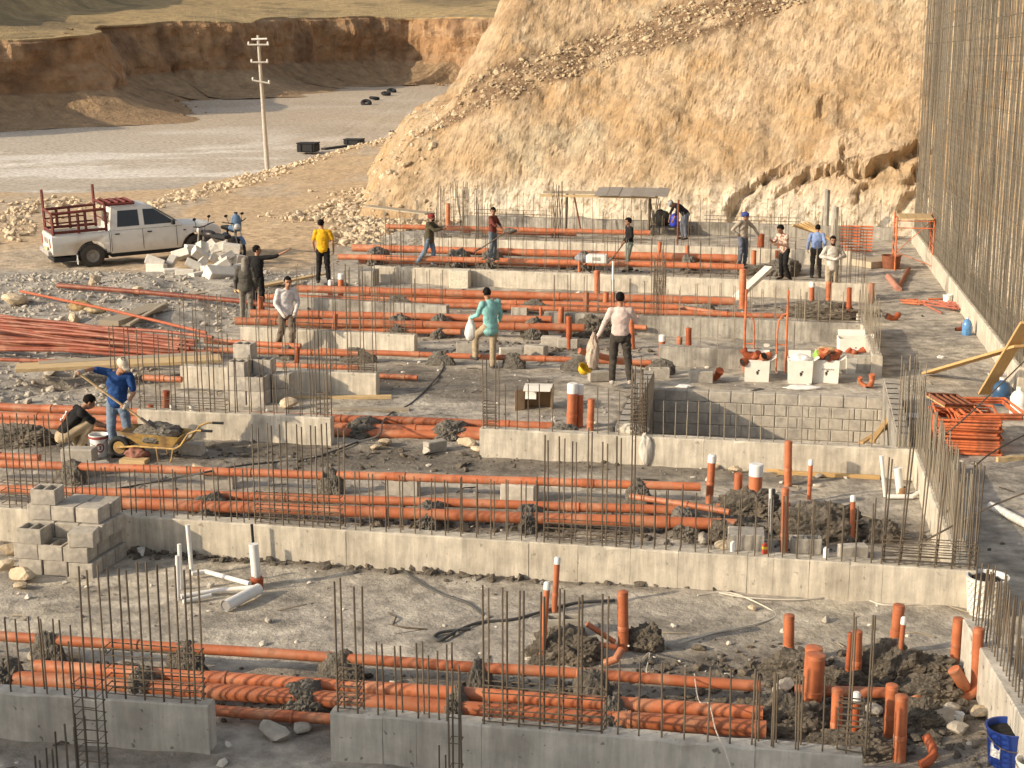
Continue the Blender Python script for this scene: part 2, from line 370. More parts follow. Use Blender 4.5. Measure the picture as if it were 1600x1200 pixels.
prof = [(-14, 0.0), (-9, .04), (-5.5, .12), (-3.2, .22), (-1.6, .32)] + [(-.9 + .05 * k, .36 + .64 * k / 26) for k in range(27)]
rows = []
for i, (off, hf) in enumerate(prof):
    f = fbm(tt * .16, np.full(n, hf * 2.2), 4, 61) * 2.0 + fbm(tt * .9, np.full(n, hf * 1.2), 3, 66) * .55 + np.abs(fbm(tt * .35, tt * 0 + hf * .4, 3, 69)) * 1.2
    a = 1.0 if hf > .1 else hf * 8
    d = off - f * a * (1 if hf < .97 else .5)
    zz = zb + (ztop - zb) * hf + (.5 * fbm(tt * .4, np.full(n, off), 3, 71) if .03 < hf < .35 else 0)
    rows.append(np.stack([bx + nx * d, by + ny * d, zz], 1))
nface = len(rows)
for d, dz in ((1.2, .1), (2.6, .2)):
    rows.append(np.stack([bx + nx * (d + .4), by + ny * (d + .4), ztop + dz], 1))
v_ = np.concatenate(rows); q_ = grid_quads(len(rows), n)
tz = np.repeat(np.arange(len(rows)), n)
ec = np.zeros((len(v_), 3)); ec[:] = (.36, .215, .11)
def mixe(c, t): global ec; ec = ec * (1 - t[:, None]) + np.array(c) * t[:, None]
sx = np.tile(tt, len(rows)); zv = v_[:, 2]
mixe((.40, .26, .15), sst(-.05, .4, fbm(sx * .12, zv * .9, 4, 91)))
mixe((.21, .125, .07), sst(.05, .4, fbm(sx * .3, zv * .25, 4, 95)) * .8)
mixe((.34, .25, .15), (tz < 5) * .6)
mixe((.40, .29, .145), (tz >= nface - 1) * 1.0)
mixe((.23, .165, .085), (tz >= nface) * sst(.0, .4, fbm(sx * .1, tz * .7, 4, 97)) * .7)
M_emb = mk('cut_earth', (0, 0, 0), attr='gcol', var=.28, scale=.9, rough=.95, bump=.9, bscale=2.2, bdist=.5)
struct(ob('embankment', np_mesh('embankment', v_, q_, [M_emb], smooth=False, attr={'gcol': ec})), 'tall cut earth bank with dry grass on top, mostly in shade')

px_, py_ = np.meshgrid(np.arange(-175, 70, 1.25), np.arange(92, 400, 1.5)); sh_ = px_.shape; px_, py_ = px_.ravel(), py_.ravel()
ii = np.zeros(len(px_), int); best = np.full(len(px_), 1e9)
for k in range(0, n, 2):
    dd = (px_ - bx[k]) ** 2 + (py_ - by[k]) ** 2; m_ = dd < best; best[m_] = dd[m_]; ii[m_] = k
ds = (px_ - bx[ii]) * nx[ii] + (py_ - by[ii]) * ny[ii]
zt_ = np.interp(py_, [70, 112, 150, 185, 212, 225, 300], [6.5, 7.2, 8.2, 10.2, 11.6, 12.3, 15]) + 5 * sst(-57, -64, px_)  # same raise of the unseen left end, for its shade
pz_ = np.minimum(zt_, ztop[ii] + .06 * np.maximum(ds, 0)) * np.clip(1 - ds / 25, 0, 1) + zt_ * np.clip(ds / 25, 0, 1) + .085 * np.maximum(ds - 2, 0) + .35 * fbm(px_ * .16, py_ * .16, 4, 83) * np.clip(ds / 6, 0, 1)
pq = grid_quads(*sh_); pq = pq[(ds[pq] > 1.2).all(1)]
pc = np.zeros((len(px_), 3)); pc[:] = (.40, .29, .145); tq = sst(-.05, .35, fbm(px_ * .10, py_ * .05, 5, 97))[:, None]; pc = pc * (1 - tq * .75) + np.array((.20, .15, .08)) * tq * .75
tq = sst(.2, .4, fbm(px_ * .35, py_ * .2, 4, 99))[:, None]; pc = pc * (1 - tq * .6) + np.array((.15, .12, .06)) * tq * .6
struct(ob('plateau', np_mesh('plateau', np.stack([px_, py_, pz_], 1), pq, [M_emb], smooth=True, attr={'gcol': pc})), 'dry grass land on top of the far bank')

# ------------------------------------------------------------------ rock hill
gx = np.concatenate([np.arange(-12.5, 17, .1), np.arange(17, 60, 1.0)]); gy = np.concatenate([np.arange(24, 48, .35), np.arange(48, 72, .1), np.arange(72, 90, .3), np.arange(90, 170, 2.0)])
HX, HY = np.meshgrid(gx, gy); hx, hy = HX.ravel(), HY.ravel()
wob = fbm(hx * .25, hy * .25, 4, 101); wob2 = fbm(hx * .9, hy * .9, 4, 107)
toeA, toeB = Vector((-6.6, 61.2, 0)), Vector((14.3, 54.6, 0)); td = (toeB - toeA).normalized(); tn = Vector((-td.y, td.x, 0))
dF = (hx - toeA.x) * tn.x + (hy - toeA.y) * tn.y + wob * .75 + wob2 * .14
al = (hx - toeA.x) * td.x + (hy - toeA.y) * td.y
flx = np.interp(hy, [55, 63, 85, 105, 170], [-6.4, -6.6, -7.6, -8.2, -7])
dL = hx - flx + wob * 1.1 + wob2 * .3
def front(d, a):
    zb = np.clip(2.5 + (a + 1.0) * .33, 2.2, 11)                 # height of the debris ledge
    w = 2.0 + .05 * a
    lo = d * 1.5; d1 = zb / 1.5
    mid = zb + (d - d1) * .62
    hi = zb + w * .62 + (d - d1 - w) * 1.6
    return np.where(d < d1, lo, np.where(d < d1 + w, mid, hi)), zb, d1, w
fz, zbl, d1, wl = front(dF, al)
lz, *_ = front(dL * .95, np.zeros_like(dL) + .6)
k = .5
h = np.minimum(fz, lz) - k * np.exp(-np.abs(fz - lz) / k) * .4
cA, cB = P(1424, 380, 0), P(1600, 630, 0); cd = (cB - cA).normalized(); cn = Vector((-cd.y, cd.x, 0))        # plinth of the mesh wall; cn points right
if cn.x < 0: cn = -cn
dW = (hx - cA.x) * cn.x + (hy - cA.y) * cn.y - 1.2 + wob * .5 + wob2 * .2
h = np.maximum(h, np.clip(dW * 1.9, -3, 14))
h = np.minimum(h, 15 + wob * 2)
h = np.where(h < -.15, -1.4, h)
sA = .4 * hy + .94 * h                                     # length measured up the slope
mask = sst(-.2, .8, h)
rid = .5 - np.abs(fbm(hx * .45 + sA * .15, sA * .5, 4, 111))
disp = .20 * fbm(hx * .35 - sA * .2, sA * .7 + hx * .2, 3, 117) + .14 * rid + .10 * fbm(hx * 1.5 + sA * .5, sA * 1.6, 3, 121) + .06 * fbm(hx * 4.5, sA * 4.5, 3, 122) - .05 * np.abs(fbm(hx * 2.5 - sA, sA * 2.5, 3, 123))
# ledge-like breaks across the lower right of the face, and a few cracks
def crack(pts, wd, dp, Yg=57.0):
    global disp
    w_ = [atY(a, b, Yg) for a, b in pts]
    for A_, B_ in zip(w_, w_[1:]):
        ex, ez = B_.x - A_.x, B_.z - A_.z; l2 = ex * ex + ez * ez + 1e-6
        px_, pz_ = hx + .22 * fbm(hx * 1.8, sA * 1.8, 3, 31) - A_.x, h + .22 * fbm(hx * 1.8, sA * 1.8, 3, 33) - A_.z
        t = np.clip((px_ * ex + pz_ * ez) / l2, 0, 1); dd = np.hypot(px_ - t * ex, pz_ - t * ez); side = (pz_ - t * ez)
        ok_ = (hy > 50) & (dW < .6)
        disp = disp - dp * np.exp(-(dd / wd) ** 2) * ok_ + dp * .45 * np.exp(-((dd - wd * 2.2) / (wd * 1.6)) ** 2) * (side > 0) * ok_
crack([(1428, 236), (1395, 250), (1365, 262), (1335, 268)], .14, .55); crack([(1335, 262), (1290, 272), (1255, 285)], .10, .35); crack([(1240, 268), (1200, 285), (1175, 300)], .09, .28)
crack([(1318, 228), (1316, 262), (1330, 276)], .08, .25); crack([(1270, 270), (1245, 290), (1215, 300)], .08, .28); crack([(1172, 295), (1150, 330), (1142, 350)], .18, .35); crack([(1425, 262), (1400, 285)], .09, .3); crack([(1410, 295), (1385, 320)], .1, .3)
crack([(1345, 288), (1320, 310)], .08, .25); crack([(1300, 160), (1290, 182)], .1, .15)
H2 = h.reshape(HX.shape); gyy, gxx = np.gradient(H2, gy, gx); nn_ = np.stack([-gxx.ravel(), -gyy.ravel(), np.ones(len(hx))], 1); nn_ /= np.linalg.norm(nn_, axis=1)[:, None]
nn_[:, 2] *= .7; hill_v = np.stack([hx, hy, h], 1) + nn_ * (disp * mask)[:, None]
hc = np.zeros((len(hx), 3)); hc[:] = (.375, .265, .155)
def mixh(c, t): global hc; hc = hc * (1 - t[:, None]) + np.array(c) * t[:, None]
mixh((.415, .305, .195), sst(-.1, .45, fbm(hx * .5, sA * .5, 4, 131)))
mixh((.36, .235, .12), sst(.05, .5, fbm(hx * .7, sA * .7, 4, 137)) * .8)
mixh((.45, .35, .235), sst(.1, .4, fbm(hx * 1.9, sA * 1.9, 4, 138)) * .6)
mixh((.39, .335, .235), sst(.12, .45, fbm(hx * .35, sA * .4, 4, 139)) * .7)
mixh((.60, .53, .42), sst(2.2, .6, h + wob) * sst(2, 5, al) * .8)
ledge = sst(-.35, .2, dF - d1) * sst(.5, -.2, dF - d1 - wl) * (hy > 50)
flank = sst(.2, 1.0, fbm(hx * .5, h * .5, 3, 145) + ledge * 1.1)
mixh((.17, .108, .062), flank * sst(-.45, .05, fbm(hx * 1.1, h * 1.3 + hy, 4, 149) + .12) * (h > 1.5) * np.clip(ledge * 1.4, 0, 1))
mixh((.30, .20, .11), (dF > d1 + wl) * sst(.12, .35, fbm(hx * .8, h * 1.0, 4, 151)) * .9 * (hy > 50))
M_hill = mk('cream_limestone', (0, 0, 0), attr='gcol', var=.26, scale=2.4, rough=.95, bump=.8, bscale=6, bdist=.09, col2=(.34, .25, .15), c2scale=5.5, c2lo=.55, c2hi=.66)
q_ = grid_quads(len(gy), len(gx)); keep = (h[q_].max(1) > -1.0); q_ = q_[keep]
struct(ob('hill', np_mesh('hill', hill_v, q_, [M_hill], smooth=False, attr={'gcol': hc})), 'steep cream limestone cutting with a brown debris ledge')
HILLZ = h.reshape(len(gy), len(gx))
def hill_z(px_, py_):
    i = np.clip(np.searchsorted(gy, py_), 0, len(gy) - 1); j = np.clip(np.searchsorted(gx, px_), 0, len(gx) - 1); return HILLZ[i, j]

# ------------------------------------------------------------------ loose stones (uncountable)
def rock_template(sub, seed):
    bm = bmesh.new(); bmesh.ops.create_icosphere(bm, subdivisions=sub, radius=1.0); r = random.Random(seed)
    sc = Vector((r.uniform(.8, 1.25), r.uniform(.7, 1.1), r.uniform(.5, .8)))
    for _ in range(5):                                   # plane cuts give broken faces
        nrm = Vector((r.gauss(0, 1), r.gauss(0, 1), r.gauss(0, 1))).normalized(); dd = r.uniform(.45, .8)
        for vv in bm.verts:
            e = vv.co.dot(nrm) - dd
            if e > 0: vv.co -= nrm * e
    vs = np.array([[c * s for c, s in zip(vv.co, sc)] for vv in bm.verts]); fs = np.array([[vv.index for vv in f.verts] for f in bm.faces]); bm.free()
    return vs, fs
RT1 = [rock_template(1, k) for k in range(8)]; RT2 = [rock_template(2, 50 + k) for k in range(8)]
def scatter(name, pts, sizes, mat, label, temps=RT1, sink=.25):
    VV, FF, o = [], [], 0; sizes = np.minimum(sizes, np.median(sizes) * 3.2)
    for (px_, py_, pz_), s in zip(pts, sizes):
        tv, tf = temps[rng.integers(len(temps))]; a, b_, c_ = rng.uniform(0, 6.28), rng.uniform(-.5, .5), rng.uniform(-.5, .5)
        Rm = np.array(Matrix.Rotation(a, 3, 'Z') @ Matrix.Rotation(b_, 3, 'X') @ Matrix.Rotation(c_, 3, 'Y'))
        VV.append((tv * s * rng.uniform(.75, 1.25, 3)) @ Rm.T + np.array([px_, py_, pz_ + s * sink])); FF.append(tf + o); o += len(tv)
    oo = ob(name, np_mesh(name, np.concatenate(VV), np.concatenate(FF), [mat])); oo['kind'] = 'stuff'; oo['label'] = label; return oo
def along(poly, nn, spread):
    poly = [Vector(p) for p in poly]; out = []
    L_ = [0]
    for a, b in zip(poly, poly[1:]): L_.append(L_[-1] + (b - a).length)
    for _ in range(nn):
        t = rng.uniform(0, L_[-1]); i = max(k for k in range(len(poly) - 1) if L_[k] <= t); f = (t - L_[i]) / (L_[i + 1] - L_[i])
        p = poly[i].lerp(poly[i + 1], f); out.append((p.x + rng.normal(0, spread), p.y + rng.normal(0, spread * 1.6)))
    return out
def ground_pts(xy):
    a = np.array(xy); return np.column_stack([a, gz(a[:, 0], a[:, 1])])
# gravel over the bank on the left
nb = 5200; bxy = np.column_stack([rng.uniform(-15.5, -5.2, nb), rng.uniform(26.6, 44.5, nb)])
ok = (bxy[:, 0] < site_left(bxy[:, 1]) - .1) & ((fbm(bxy[:, 0] * .5, bxy[:, 1] * .5, 3, 5) > -.25)); bxy = bxy[ok]
scatter('gravel', ground_pts(bxy), np.abs(rng.lognormal(-3.25, .5, len(bxy))), mk('gravel_stone', (.42, .375, .31), var=.35, scale=3, rough=.95, bump=.3), 'loose pale gravel strewn over the left bank')
# pebbles and crumbs on the slab
nb = 4200; sxy = np.column_stack([rng.uniform(-8, 7.5, nb), rng.uniform(11.5, 40, nb)]); ok = (fbm(sxy[:, 0] * .7, sxy[:, 1] * .7, 3, 15) > .05)
u = (sxy[:, 0] - tA.x) * U.x + (sxy[:, 1] - tA.y) * U.y; v = (sxy[:, 0] - tA.x) * V.x + (sxy[:, 1] - tA.y) * V.y
ok &= ~((u > -.4) & (u < TL + .4) & (v < .4) & (v > -TW - .4)); sxy = sxy[ok]
scatter('pebbles', ground_pts(sxy), np.abs(rng.lognormal(-4.1, .5, len(sxy))), M_pile, 'small crumbs of stone and mortar on the slab')
# white plaster crumbs, chips of timber and cut wire
nb = 900; wxy = np.column_stack([rng.uniform(-8, 9, nb), rng.uniform(11.5, 44, nb)]); u = (wxy[:, 0] - tA.x) * U.x + (wxy[:, 1] - tA.y) * U.y; v = (wxy[:, 0] - tA.x) * V.x + (wxy[:, 1] - tA.y) * V.y
wxy = wxy[~((u > -.4) & (u < TL + .4) & (v < .4) & (v > -TW - .4))]
scatter('plaster_crumbs', ground_pts(wxy), np.abs(rng.lognormal(-3.7, .5, len(wxy))), mk('plaster_crumb', (.58, .53, .45), var=.2), 'pale crumbs of plaster and block strewn over the slab')
wm = MB()
for _ in range(320):
    a = rng.uniform(0, 6.28); px_, py_ = rng.uniform(-8, 9), rng.uniform(11.5, 44); uu = (px_ - tA.x) * U.x + (py_ - tA.y) * U.y; vv_ = (px_ - tA.x) * V.x + (py_ - tA.y) * V.y
    if -.4 < uu < TL + .4 and -TW - .4 < vv_ < .4: continue
    L_ = rng.uniform(.12, .5); zz = gh(px_, py_) + .012; wm.tube([(px_, py_, zz), (px_ + math.cos(a) * L_ * .5, py_ + math.sin(a) * L_ * .5, zz + .02), (px_ + math.cos(a + .3) * L_, py_ + math.sin(a + .3) * L_, zz)], rng.uniform(.004, .012), 4, True, int(rng.integers(2)))
o = wm.build('offcuts', [M_rebar, M_woodg], fix=False); o['kind'] = 'stuff'; o['label'] = 'cut wire and slivers of timber lying about the slab'
# dark clods over the muddy strips
mud_xy = []
for c, rx_, ry_, nn in [(P(1290, 1075), 1.7, .7, 700), (P(1250, 830), 1.5, .7, 500), (P(700, 892), 3.6, .2, 350), (P(330, 872), 2.4, .16, 200), (P(900, 1090), 2.6, .35, 350), (P(350, 1080), 2.6, .4, 350), (P(420, 715), 3.6, .7, 170), (P(780, 720), 3.4, .6, 110), (P(600, 815), 4.0, .5, 500), (P(1000, 820), 1.6, .5, 250), (P(850, 545), 2.5, .7, 300), (P(850, 470), 4.0, .6, 350), (P(850, 420), 5.0, .6, 300), (P(1300, 490), 1.6, .6, 200), (P(1420, 1160), .8, .4, 150)]:
    a1, b1 = rng.normal(0, .5, nn) * rx_, rng.normal(0, .6, nn) * ry_; mud_xy.append(np.column_stack([c.x + a1 * U.x + b1 * V.x, c.y + a1 * U.y + b1 * V.y]))
mud_xy = np.concatenate(mud_xy); scatter('soil_clods', ground_pts(mud_xy), np.abs(rng.lognormal(-3.6, .6, len(mud_xy))), M_soil, 'dark crumbs and clods of wet soil and mortar on the slab')
# broken rock along the road edge, at the foot of the hill and on its ledge
e = along([P(20, 335), P(70, 315), P(200, 330), P(262, 318), P(350, 295), P(440, 268), P(540, 240), P(618, 228)], 1500, .55)
scatter('edge_rubble', ground_pts(e), np.abs(rng.lognormal(-2.75, .65, len(e))), M_rock, 'ridge of broken pale rock along the edge of the road')
e = along([P(470, 345), P(520, 330), P(560, 325), P(590, 340), P(575, 370), P(560, 300)], 1400, .75) + along([P(540, 380), P(640, 352), P(720, 345)], 500, .5) + along([P(20, 375), P(30, 350), P(50, 330)], 150, .6)
scatter('hill_foot_rubble', ground_pts(e), np.abs(rng.lognormal(-2.65, .6, len(e))), M_rock, 'heap of broken pale rock at the foot of the hill')
e = along([toeA + tn * .0, toeB + tn * .0], 500, .35); scatter('toe_rubble', ground_pts(e), np.abs(rng.lognormal(-2.8, .5, len(e))), M_rock, 'fallen stones lying along the toe of the rock face')
idx = np.nonzero((ledge > .45) & (hx < 17) & (hy > 50) & (h > 2) & (h < 13))[0]; idx = idx[rng.integers(0, len(idx), 2300)]
scatter('ledge_rubble', hill_v[idx], np.abs(rng.lognormal(-2.95, .6, len(idx))), mk('ledge_rock', (.44, .34, .22), var=.3, scale=5, rough=.95, bump=.5), 'loose stones and soil lying on the sloping ledge of the hill')
idx = np.nonzero((hx < -2) & (dL < 3.5) & (hy > 58) & (hy < 90) & (h > .1))[0]; idx = idx[rng.integers(0, len(idx), 350)]
scatter('flank_rubble', hill_v[idx], np.abs(rng.lognormal(-2.6, .5, len(idx))), M_rock, 'stones on the left flank of the hill')
# clods at the foot of the far bank
e = along([(bx[k] - nx[k] * 5, by[k] - ny[k] * 5, 0) for k in range(60, 560, 20)], 1500, 2.4)
scatter('bank_clods', ground_pts(e), np.abs(rng.lognormal(-2.0, .5, len(e))), mk('earth_clod', (.30, .20, .115), var=.3, scale=1, bump=.3), 'earth clods fallen along the foot of the far bank', sink=.4)
# added block, wholly left of the view, that casts shade on the front beams
shade_mb = MB(); vb = 4.0; o_ = P(515, 1115, .5) - U * 0
base = o_ - V * 8.0 - U * 11.6
shade_mb.box((0, 0, 3.2), (14.5, 6, 6.4)); shade_o = shade_mb.build('shade_blocker', M_conc, None, (base - V * 3).xy.to_3d(), UANG); struct(shade_o, 'added unseen block that shades the front beams')
# =================================================================== CONCRETE BEAMS WITH THEIR STARTER BARS
bar_mb = MB().tube([(0, 0, 0), (0, 0, 1)], 1.0, 6); BAR = bar_mb.mesh('rebar', [M_rebar]); BARL = MB().tube([(0, 0, 0), (0, 0, 1)], 1.0, 6).mesh('rebar', [M_rebar_l])
def rod(parent, a, b, r=.0085, name='rebar', me=None):
    a, b = Vector(a), Vector(b); d = b - a
    o = bpy.data.objects.new(name, me or BAR); C.objects.link(o)
    q = d.to_track_quat('Z', 'Y'); M = Matrix.LocRotScale(a, q, Vector((r, r, d.length)))
    o.parent = parent
    if parent: M = parent.matrix_basis.inverted() @ M
    o.matrix_basis = M
    return o
BEAMS = {}
class Beam:
    def __init__(s, key, pl, pr, label, zt=.47, th=.22, mat=None, group='cast concrete ground beams', z0=-.05, seams=(), A=None, B=None):
        s.A = A if A is not None else P(*pl, zt); s.B = B if B is not None else P(*pr, zt); s.zt, s.th = zt, th
        s.d = (s.B - s.A).normalized(); s.n = Vector((-s.d.y, s.d.x, 0)); s.L = (s.B - s.A).length
        s.o = thing('concrete_beam', Vector((s.A.x, s.A.y, 0)), label, 'beam', group, rot=math.atan2(s.d.y, s.d.x))
        s.inv = s.o.matrix_basis.inverted()
        m = MB(); cuts = [0] + sorted(s.tpx(q) for q in seams) + [s.L]
        r = random.Random(len(key) + int(s.L * 100))
        for i, (a, b) in enumerate(zip(cuts, cuts[1:])):
            e = r.uniform(-.003, .003)
            g_ = .002 if len(cuts) > 2 else 0; nn = max(2, int((b - a) / .16)); cs_ = []
            for q in range(nn + 1):
                x_ = a + g_ + (b - a - 2 * g_) * q / nn; j_ = lambda k=.004: r.uniform(-k, k); cv = .010 + (r.random() ** 6) * .03; cv2 = .010 + (r.random() ** 6) * .03
                cs_.append([(x_, e + j_(), z0), (x_, e + j_(), zt - .16), (x_, e + j_(), zt - cv), (x_, e + cv, zt + j_()), (x_, th * .5, zt + j_(.006)), (x_, th - cv2, zt + j_()), (x_, th + j_(), zt - cv2), (x_, th, z0)])
            k8 = 8; vs_ = [v for s_ in cs_ for v in s_]; fs_ = [tuple(range(k8))[::-1], tuple(range(len(vs_) - k8, len(vs_)))]
            for q in range(nn):
                for k in range(k8): fs_.append((q * k8 + k, q * k8 + (k + 1) % k8, (q + 1) * k8 + (k + 1) % k8, (q + 1) * k8 + k))
            m.add(vs_, fs_, 0)
            if i: m.box((a, th / 2, (zt + z0) / 2 - .01), (.02, th - .03, zt - z0 - .02))
        s.body = m.build('beam_body', [mat or M_conc], s.o)
        BEAMS[key] = s
    def tpx(s, px):                      # distance along the beam at which its top front edge has picture x = px
        ax, bx = s.A.x, s.d.x; ay, by = s.A.y * cp - (s.zt - HC) * sp, s.d.y * cp
        k = (px - 800) / FPX
        return (k * ay - ax) / (bx - k * by)
    def bar(s, px, ptop, off=.06, lean=0.0, r=.0085, pxt=None, name='rebar', me=None):
        t = s.tpx(px) if pxt is None else s.tpx(px); b = s.A + s.d * t + s.n * off; b.z = s.zt - .03
        q = atY(pxt if pxt is not None else px, ptop, b.y); top = Vector((b.x + (q.x - b.x if pxt is not None else random.uniform(-.012, .012)), b.y + random.uniform(-.02, .02), q.z))
        return rod(s.o, b, top, r, name, me)
    def row(s, p0, p1, n, t0, t1, off=(.05, .17), both=True, jit=2.0, r=.0085, drop=.0, me=None):
        for i in range(n):
            if random.random() < drop: continue
            f = i / max(1, n - 1); px = p0 + (p1 - p0) * f + random.uniform(-jit, jit)
            pt = t0 + (t1 - t0) * f + random.gauss(0, abs(jit) * 1.1)
            s.bar(px, pt, off[0], r=r, me=me)
            if both: s.bar(px + random.uniform(-1.5, 3.5), pt + random.gauss(0, 3), off[1], r=r, me=me)
    def hor(s, p0, p1, zs, offs=(.05, .17), r=.006, links=0):
        t0, t1 = s.tpx(p0), s.tpx(p1)
        for zz in zs:
            for of in offs:
                a = s.A + s.d * t0 + s.n * (of - .012); b = s.A + s.d * t1 + s.n * (of - .012); a.z = s.zt + zz + random.uniform(-.015, .015); b.z = s.zt + zz + random.uniform(-.015, .015)
                rod(s.o, a, b, r, 'tie_bar')
            for t in ([t0, t1] if not links else [t0 + (t1 - t0) * k / links for k in range(links + 1)]):
                a = s.A + s.d * t + s.n * offs[0]; b = s.A + s.d * t + s.n * offs[-1]; a.z = b.z = s.zt + zz
                rod(s.o, a, b, r, 'tie_bar')
B1 = Beam('B1', (-60, 1078), (324, 1104), 'short grey concrete beam at the bottom left corner, ending before the mortar-covered pipes', th=.2, mat=M_concf)
B2 = Beam('B2', (515, 1114), (1348, 1183), 'grey pitted concrete beam along the bottom of the photo, right of the gap', th=.2, mat=M_concf, seams=(597, 650, 752, 1180))
B3 = Beam('B3', (-70, 789), (1527, 893), 'longest sunlit cream concrete beam with formwork joints, behind the white elbow pipes', th=.24, seams=(185, 540, 826, 903, 985, 1060, 1168, 1209, 1265, 1328, 1380))
B4 = Beam('B4', (749, 670), (1445, 704), 'cream concrete beam forming the front wall of the sunken block tank', th=.22, seams=(1100,))
B5 = Beam('B5', (214, 640), (516, 653), 'short cream concrete beam right behind the wheelbarrow', th=.2)
B6 = Beam('B6', (281, 572), (587, 584), 'cream concrete beam with the tall stack of hollow blocks standing against it', zt=.45, th=.26)
B7 = Beam('B7', (375, 511), (647, 524), 'concrete beam just behind the man in the white shirt walking over pipes', zt=.45, th=.24)
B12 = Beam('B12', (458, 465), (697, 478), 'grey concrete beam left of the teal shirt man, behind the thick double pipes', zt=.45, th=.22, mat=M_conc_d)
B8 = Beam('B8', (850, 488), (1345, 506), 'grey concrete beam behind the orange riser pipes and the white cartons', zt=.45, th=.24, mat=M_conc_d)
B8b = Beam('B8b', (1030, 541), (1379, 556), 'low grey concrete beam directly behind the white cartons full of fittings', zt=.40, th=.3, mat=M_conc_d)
B9 = Beam('B9', (582, 416), (1360, 444), 'long grey concrete beam with a patterned block leaning on its left half', th=.24, mat=M_conc)
B10 = Beam('B10', (660, 371), (1330, 393), 'far concrete beam behind the boy in the dark red shirt', zt=.45, th=.26, mat=M_conc)
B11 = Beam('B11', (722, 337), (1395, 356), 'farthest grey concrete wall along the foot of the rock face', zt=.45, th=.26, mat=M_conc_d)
# beams running away from the viewer on the right
SA = Beam('SA', 0, 0, 'right edge beam with a dense comb of bars, beyond the long cream beam', th=.2, A=P(1524, 884, .47), B=P(1447, 700, .47), mat=M_conc)
SB = Beam('SB', 0, 0, 'short concrete edge beam with a bright end beside the white cartons', th=.2, zt=.45, A=P(1379, 556, .45), B=P(1352, 490, .45), mat=M_conc)
SC = Beam('SC', 0, 0, 'concrete edge beam in the bottom right corner, beside the blue bucket', th=.24, zt=.55, A=P(1660, 1158, .55), B=P(1541, 968, .55), mat=M_concf)
B0 = Beam('B0', (-80, 1262), (150, 1275), 'beam just below the picture whose starter bars show in the bottom left corner', zt=.35, th=.2, mat=M_concf)

def bars(b, lst, **k):
    for px, pt in lst: b.bar(px, pt, random.choice((.05, .06)), **k)
def pairs(b, lst, gap=6, **k):
    for px, pt in lst: b.bar(px, pt, .04, **k); b.bar(px + gap, pt + random.uniform(-6, 8), .14, **k)
pairs(B1, [(14, 964), (51, 962), (71, 966), (98, 969)], 8)
pairs(B1, [(132, 884), (164, 882), (194, 888), (224, 878), (254, 882), (281, 884), (303, 889)], 7, r=.0098)
B1.hor(165, 312, (.05, .12, .2, .29, .42, .5))
pairs(B2, [(526, 908), (557, 916)], 5, r=.0098); B2.hor(526, 558, [.04 + .055 * k for k in range(8)])
pairs(B2, [(589, 1002), (618, 1009), (652, 1004), (697, 1006)], 5)
bars(B2, [(684, 1017), (668, 1024)])
pairs(B2, [(755, 915), (784, 917), (809, 924), (842, 925), (872, 920), (901, 933), (939, 928)], 4, r=.0098)
B2.hor(752, 942, (.03, .09, .16, .30, .36), links=0)
bars(B2, [(964, 1033), (997, 1033), (1033, 1036), (1068, 1045), (1105, 1041), (1140, 1045), (1174, 1046), (1205, 1050), (1243, 1056), (1285, 1057)])
pairs(B2, [(1180, 1050), (1208, 1052), (1247, 1058)], 4); pairs(B2, [(1322, 957), (1352, 960)], 6, r=.0085)
B2.hor(1308, 1347, [.03 + .055 * k for k in range(9)], r=.007)
bars(B0, [(56, 1181), (64, 1188), (74, 1167), (84, 1172), (90, 1145), (105, 1150), (108, 1131), (121, 1135), (124, 1114), (137, 1119)])
# long cream beam
pairs(B3, [(13, 646), (32, 646), (52, 650), (73, 650), (103, 655), (118, 735), (140, 719)], 4)
B3.row(160, 381, 11, 729, 731); pairs(B3, [(397, 663), (420, 661), (441, 663), (466, 663), (487, 665), (506, 663), (530, 668)], 4, r=.0098)
B3.hor(396, 530, (.03, .09, .16, .23, .30, .40)); B3.hor(0, 120, (.05, .13, .22, .34))
B3.row(553, 838, 13, 740, 752, jit=1.5); pairs(B3, [(849, 680), (873, 682), (892, 690), (916, 668), (940, 690), (962, 682), (984, 676)], 4, r=.0098)
B3.hor(849, 985, (.04, .09, .14, .20, .27)); B3.row(1000, 1061, 4, 762, 768, jit=1.5); B3.row(1085, 1360, 13, 771, 790, jit=2)
for px, pt, pxt in [(1377, 714, 1389), (1404, 690, 1423), (1434, 702, 1451), (1460, 702, 1478), (1487, 722, 1501), (1514, 720, 1522), (1522, 724, 1533)]:
    B3.bar(px, pt, .05, pxt=pxt, r=.0098); B3.bar(px + 4, pt + 3, .17, pxt=pxt + 5, r=.0098)
B3.hor(1377, 1522, (.03, .08, .13, .19, .25, .31), links=5)
# tank beam
pairs(B4, [(754, 560), (773, 562)], 4, r=.0098); B4.hor(754, 773, [.04 + .05 * k for k in range(9)])
bars(B4, [(789, 600), (807, 603), (824, 600), (842, 600), (862, 600), (933, 605), (950, 608), (966, 610)])
for k in range(9): B4.bar(984 + k * 3, 560 + random.uniform(-8, 40), random.uniform(.02, .2), r=.0098)
B4.hor(984, 1008, [.05 + .06 * k for k in range(10)])
bars(B4, [(1036, 626), (1054, 628), (1072, 626), (1090, 626), (1109, 628), (1131, 630), (1149, 631), (1170, 630), (1188, 633), (1208, 632), (1230, 635), (1252, 634), (1273, 637), (1293, 637), (1325, 640), (1343, 640), (1362, 642), (1381, 640), (1404, 645)], me=BARL)
for k in range(14): B4.bar(1402 + k * 2.9, 562 + random.uniform(-8, 50), random.uniform(.02, .2), r=.008, me=BARL)
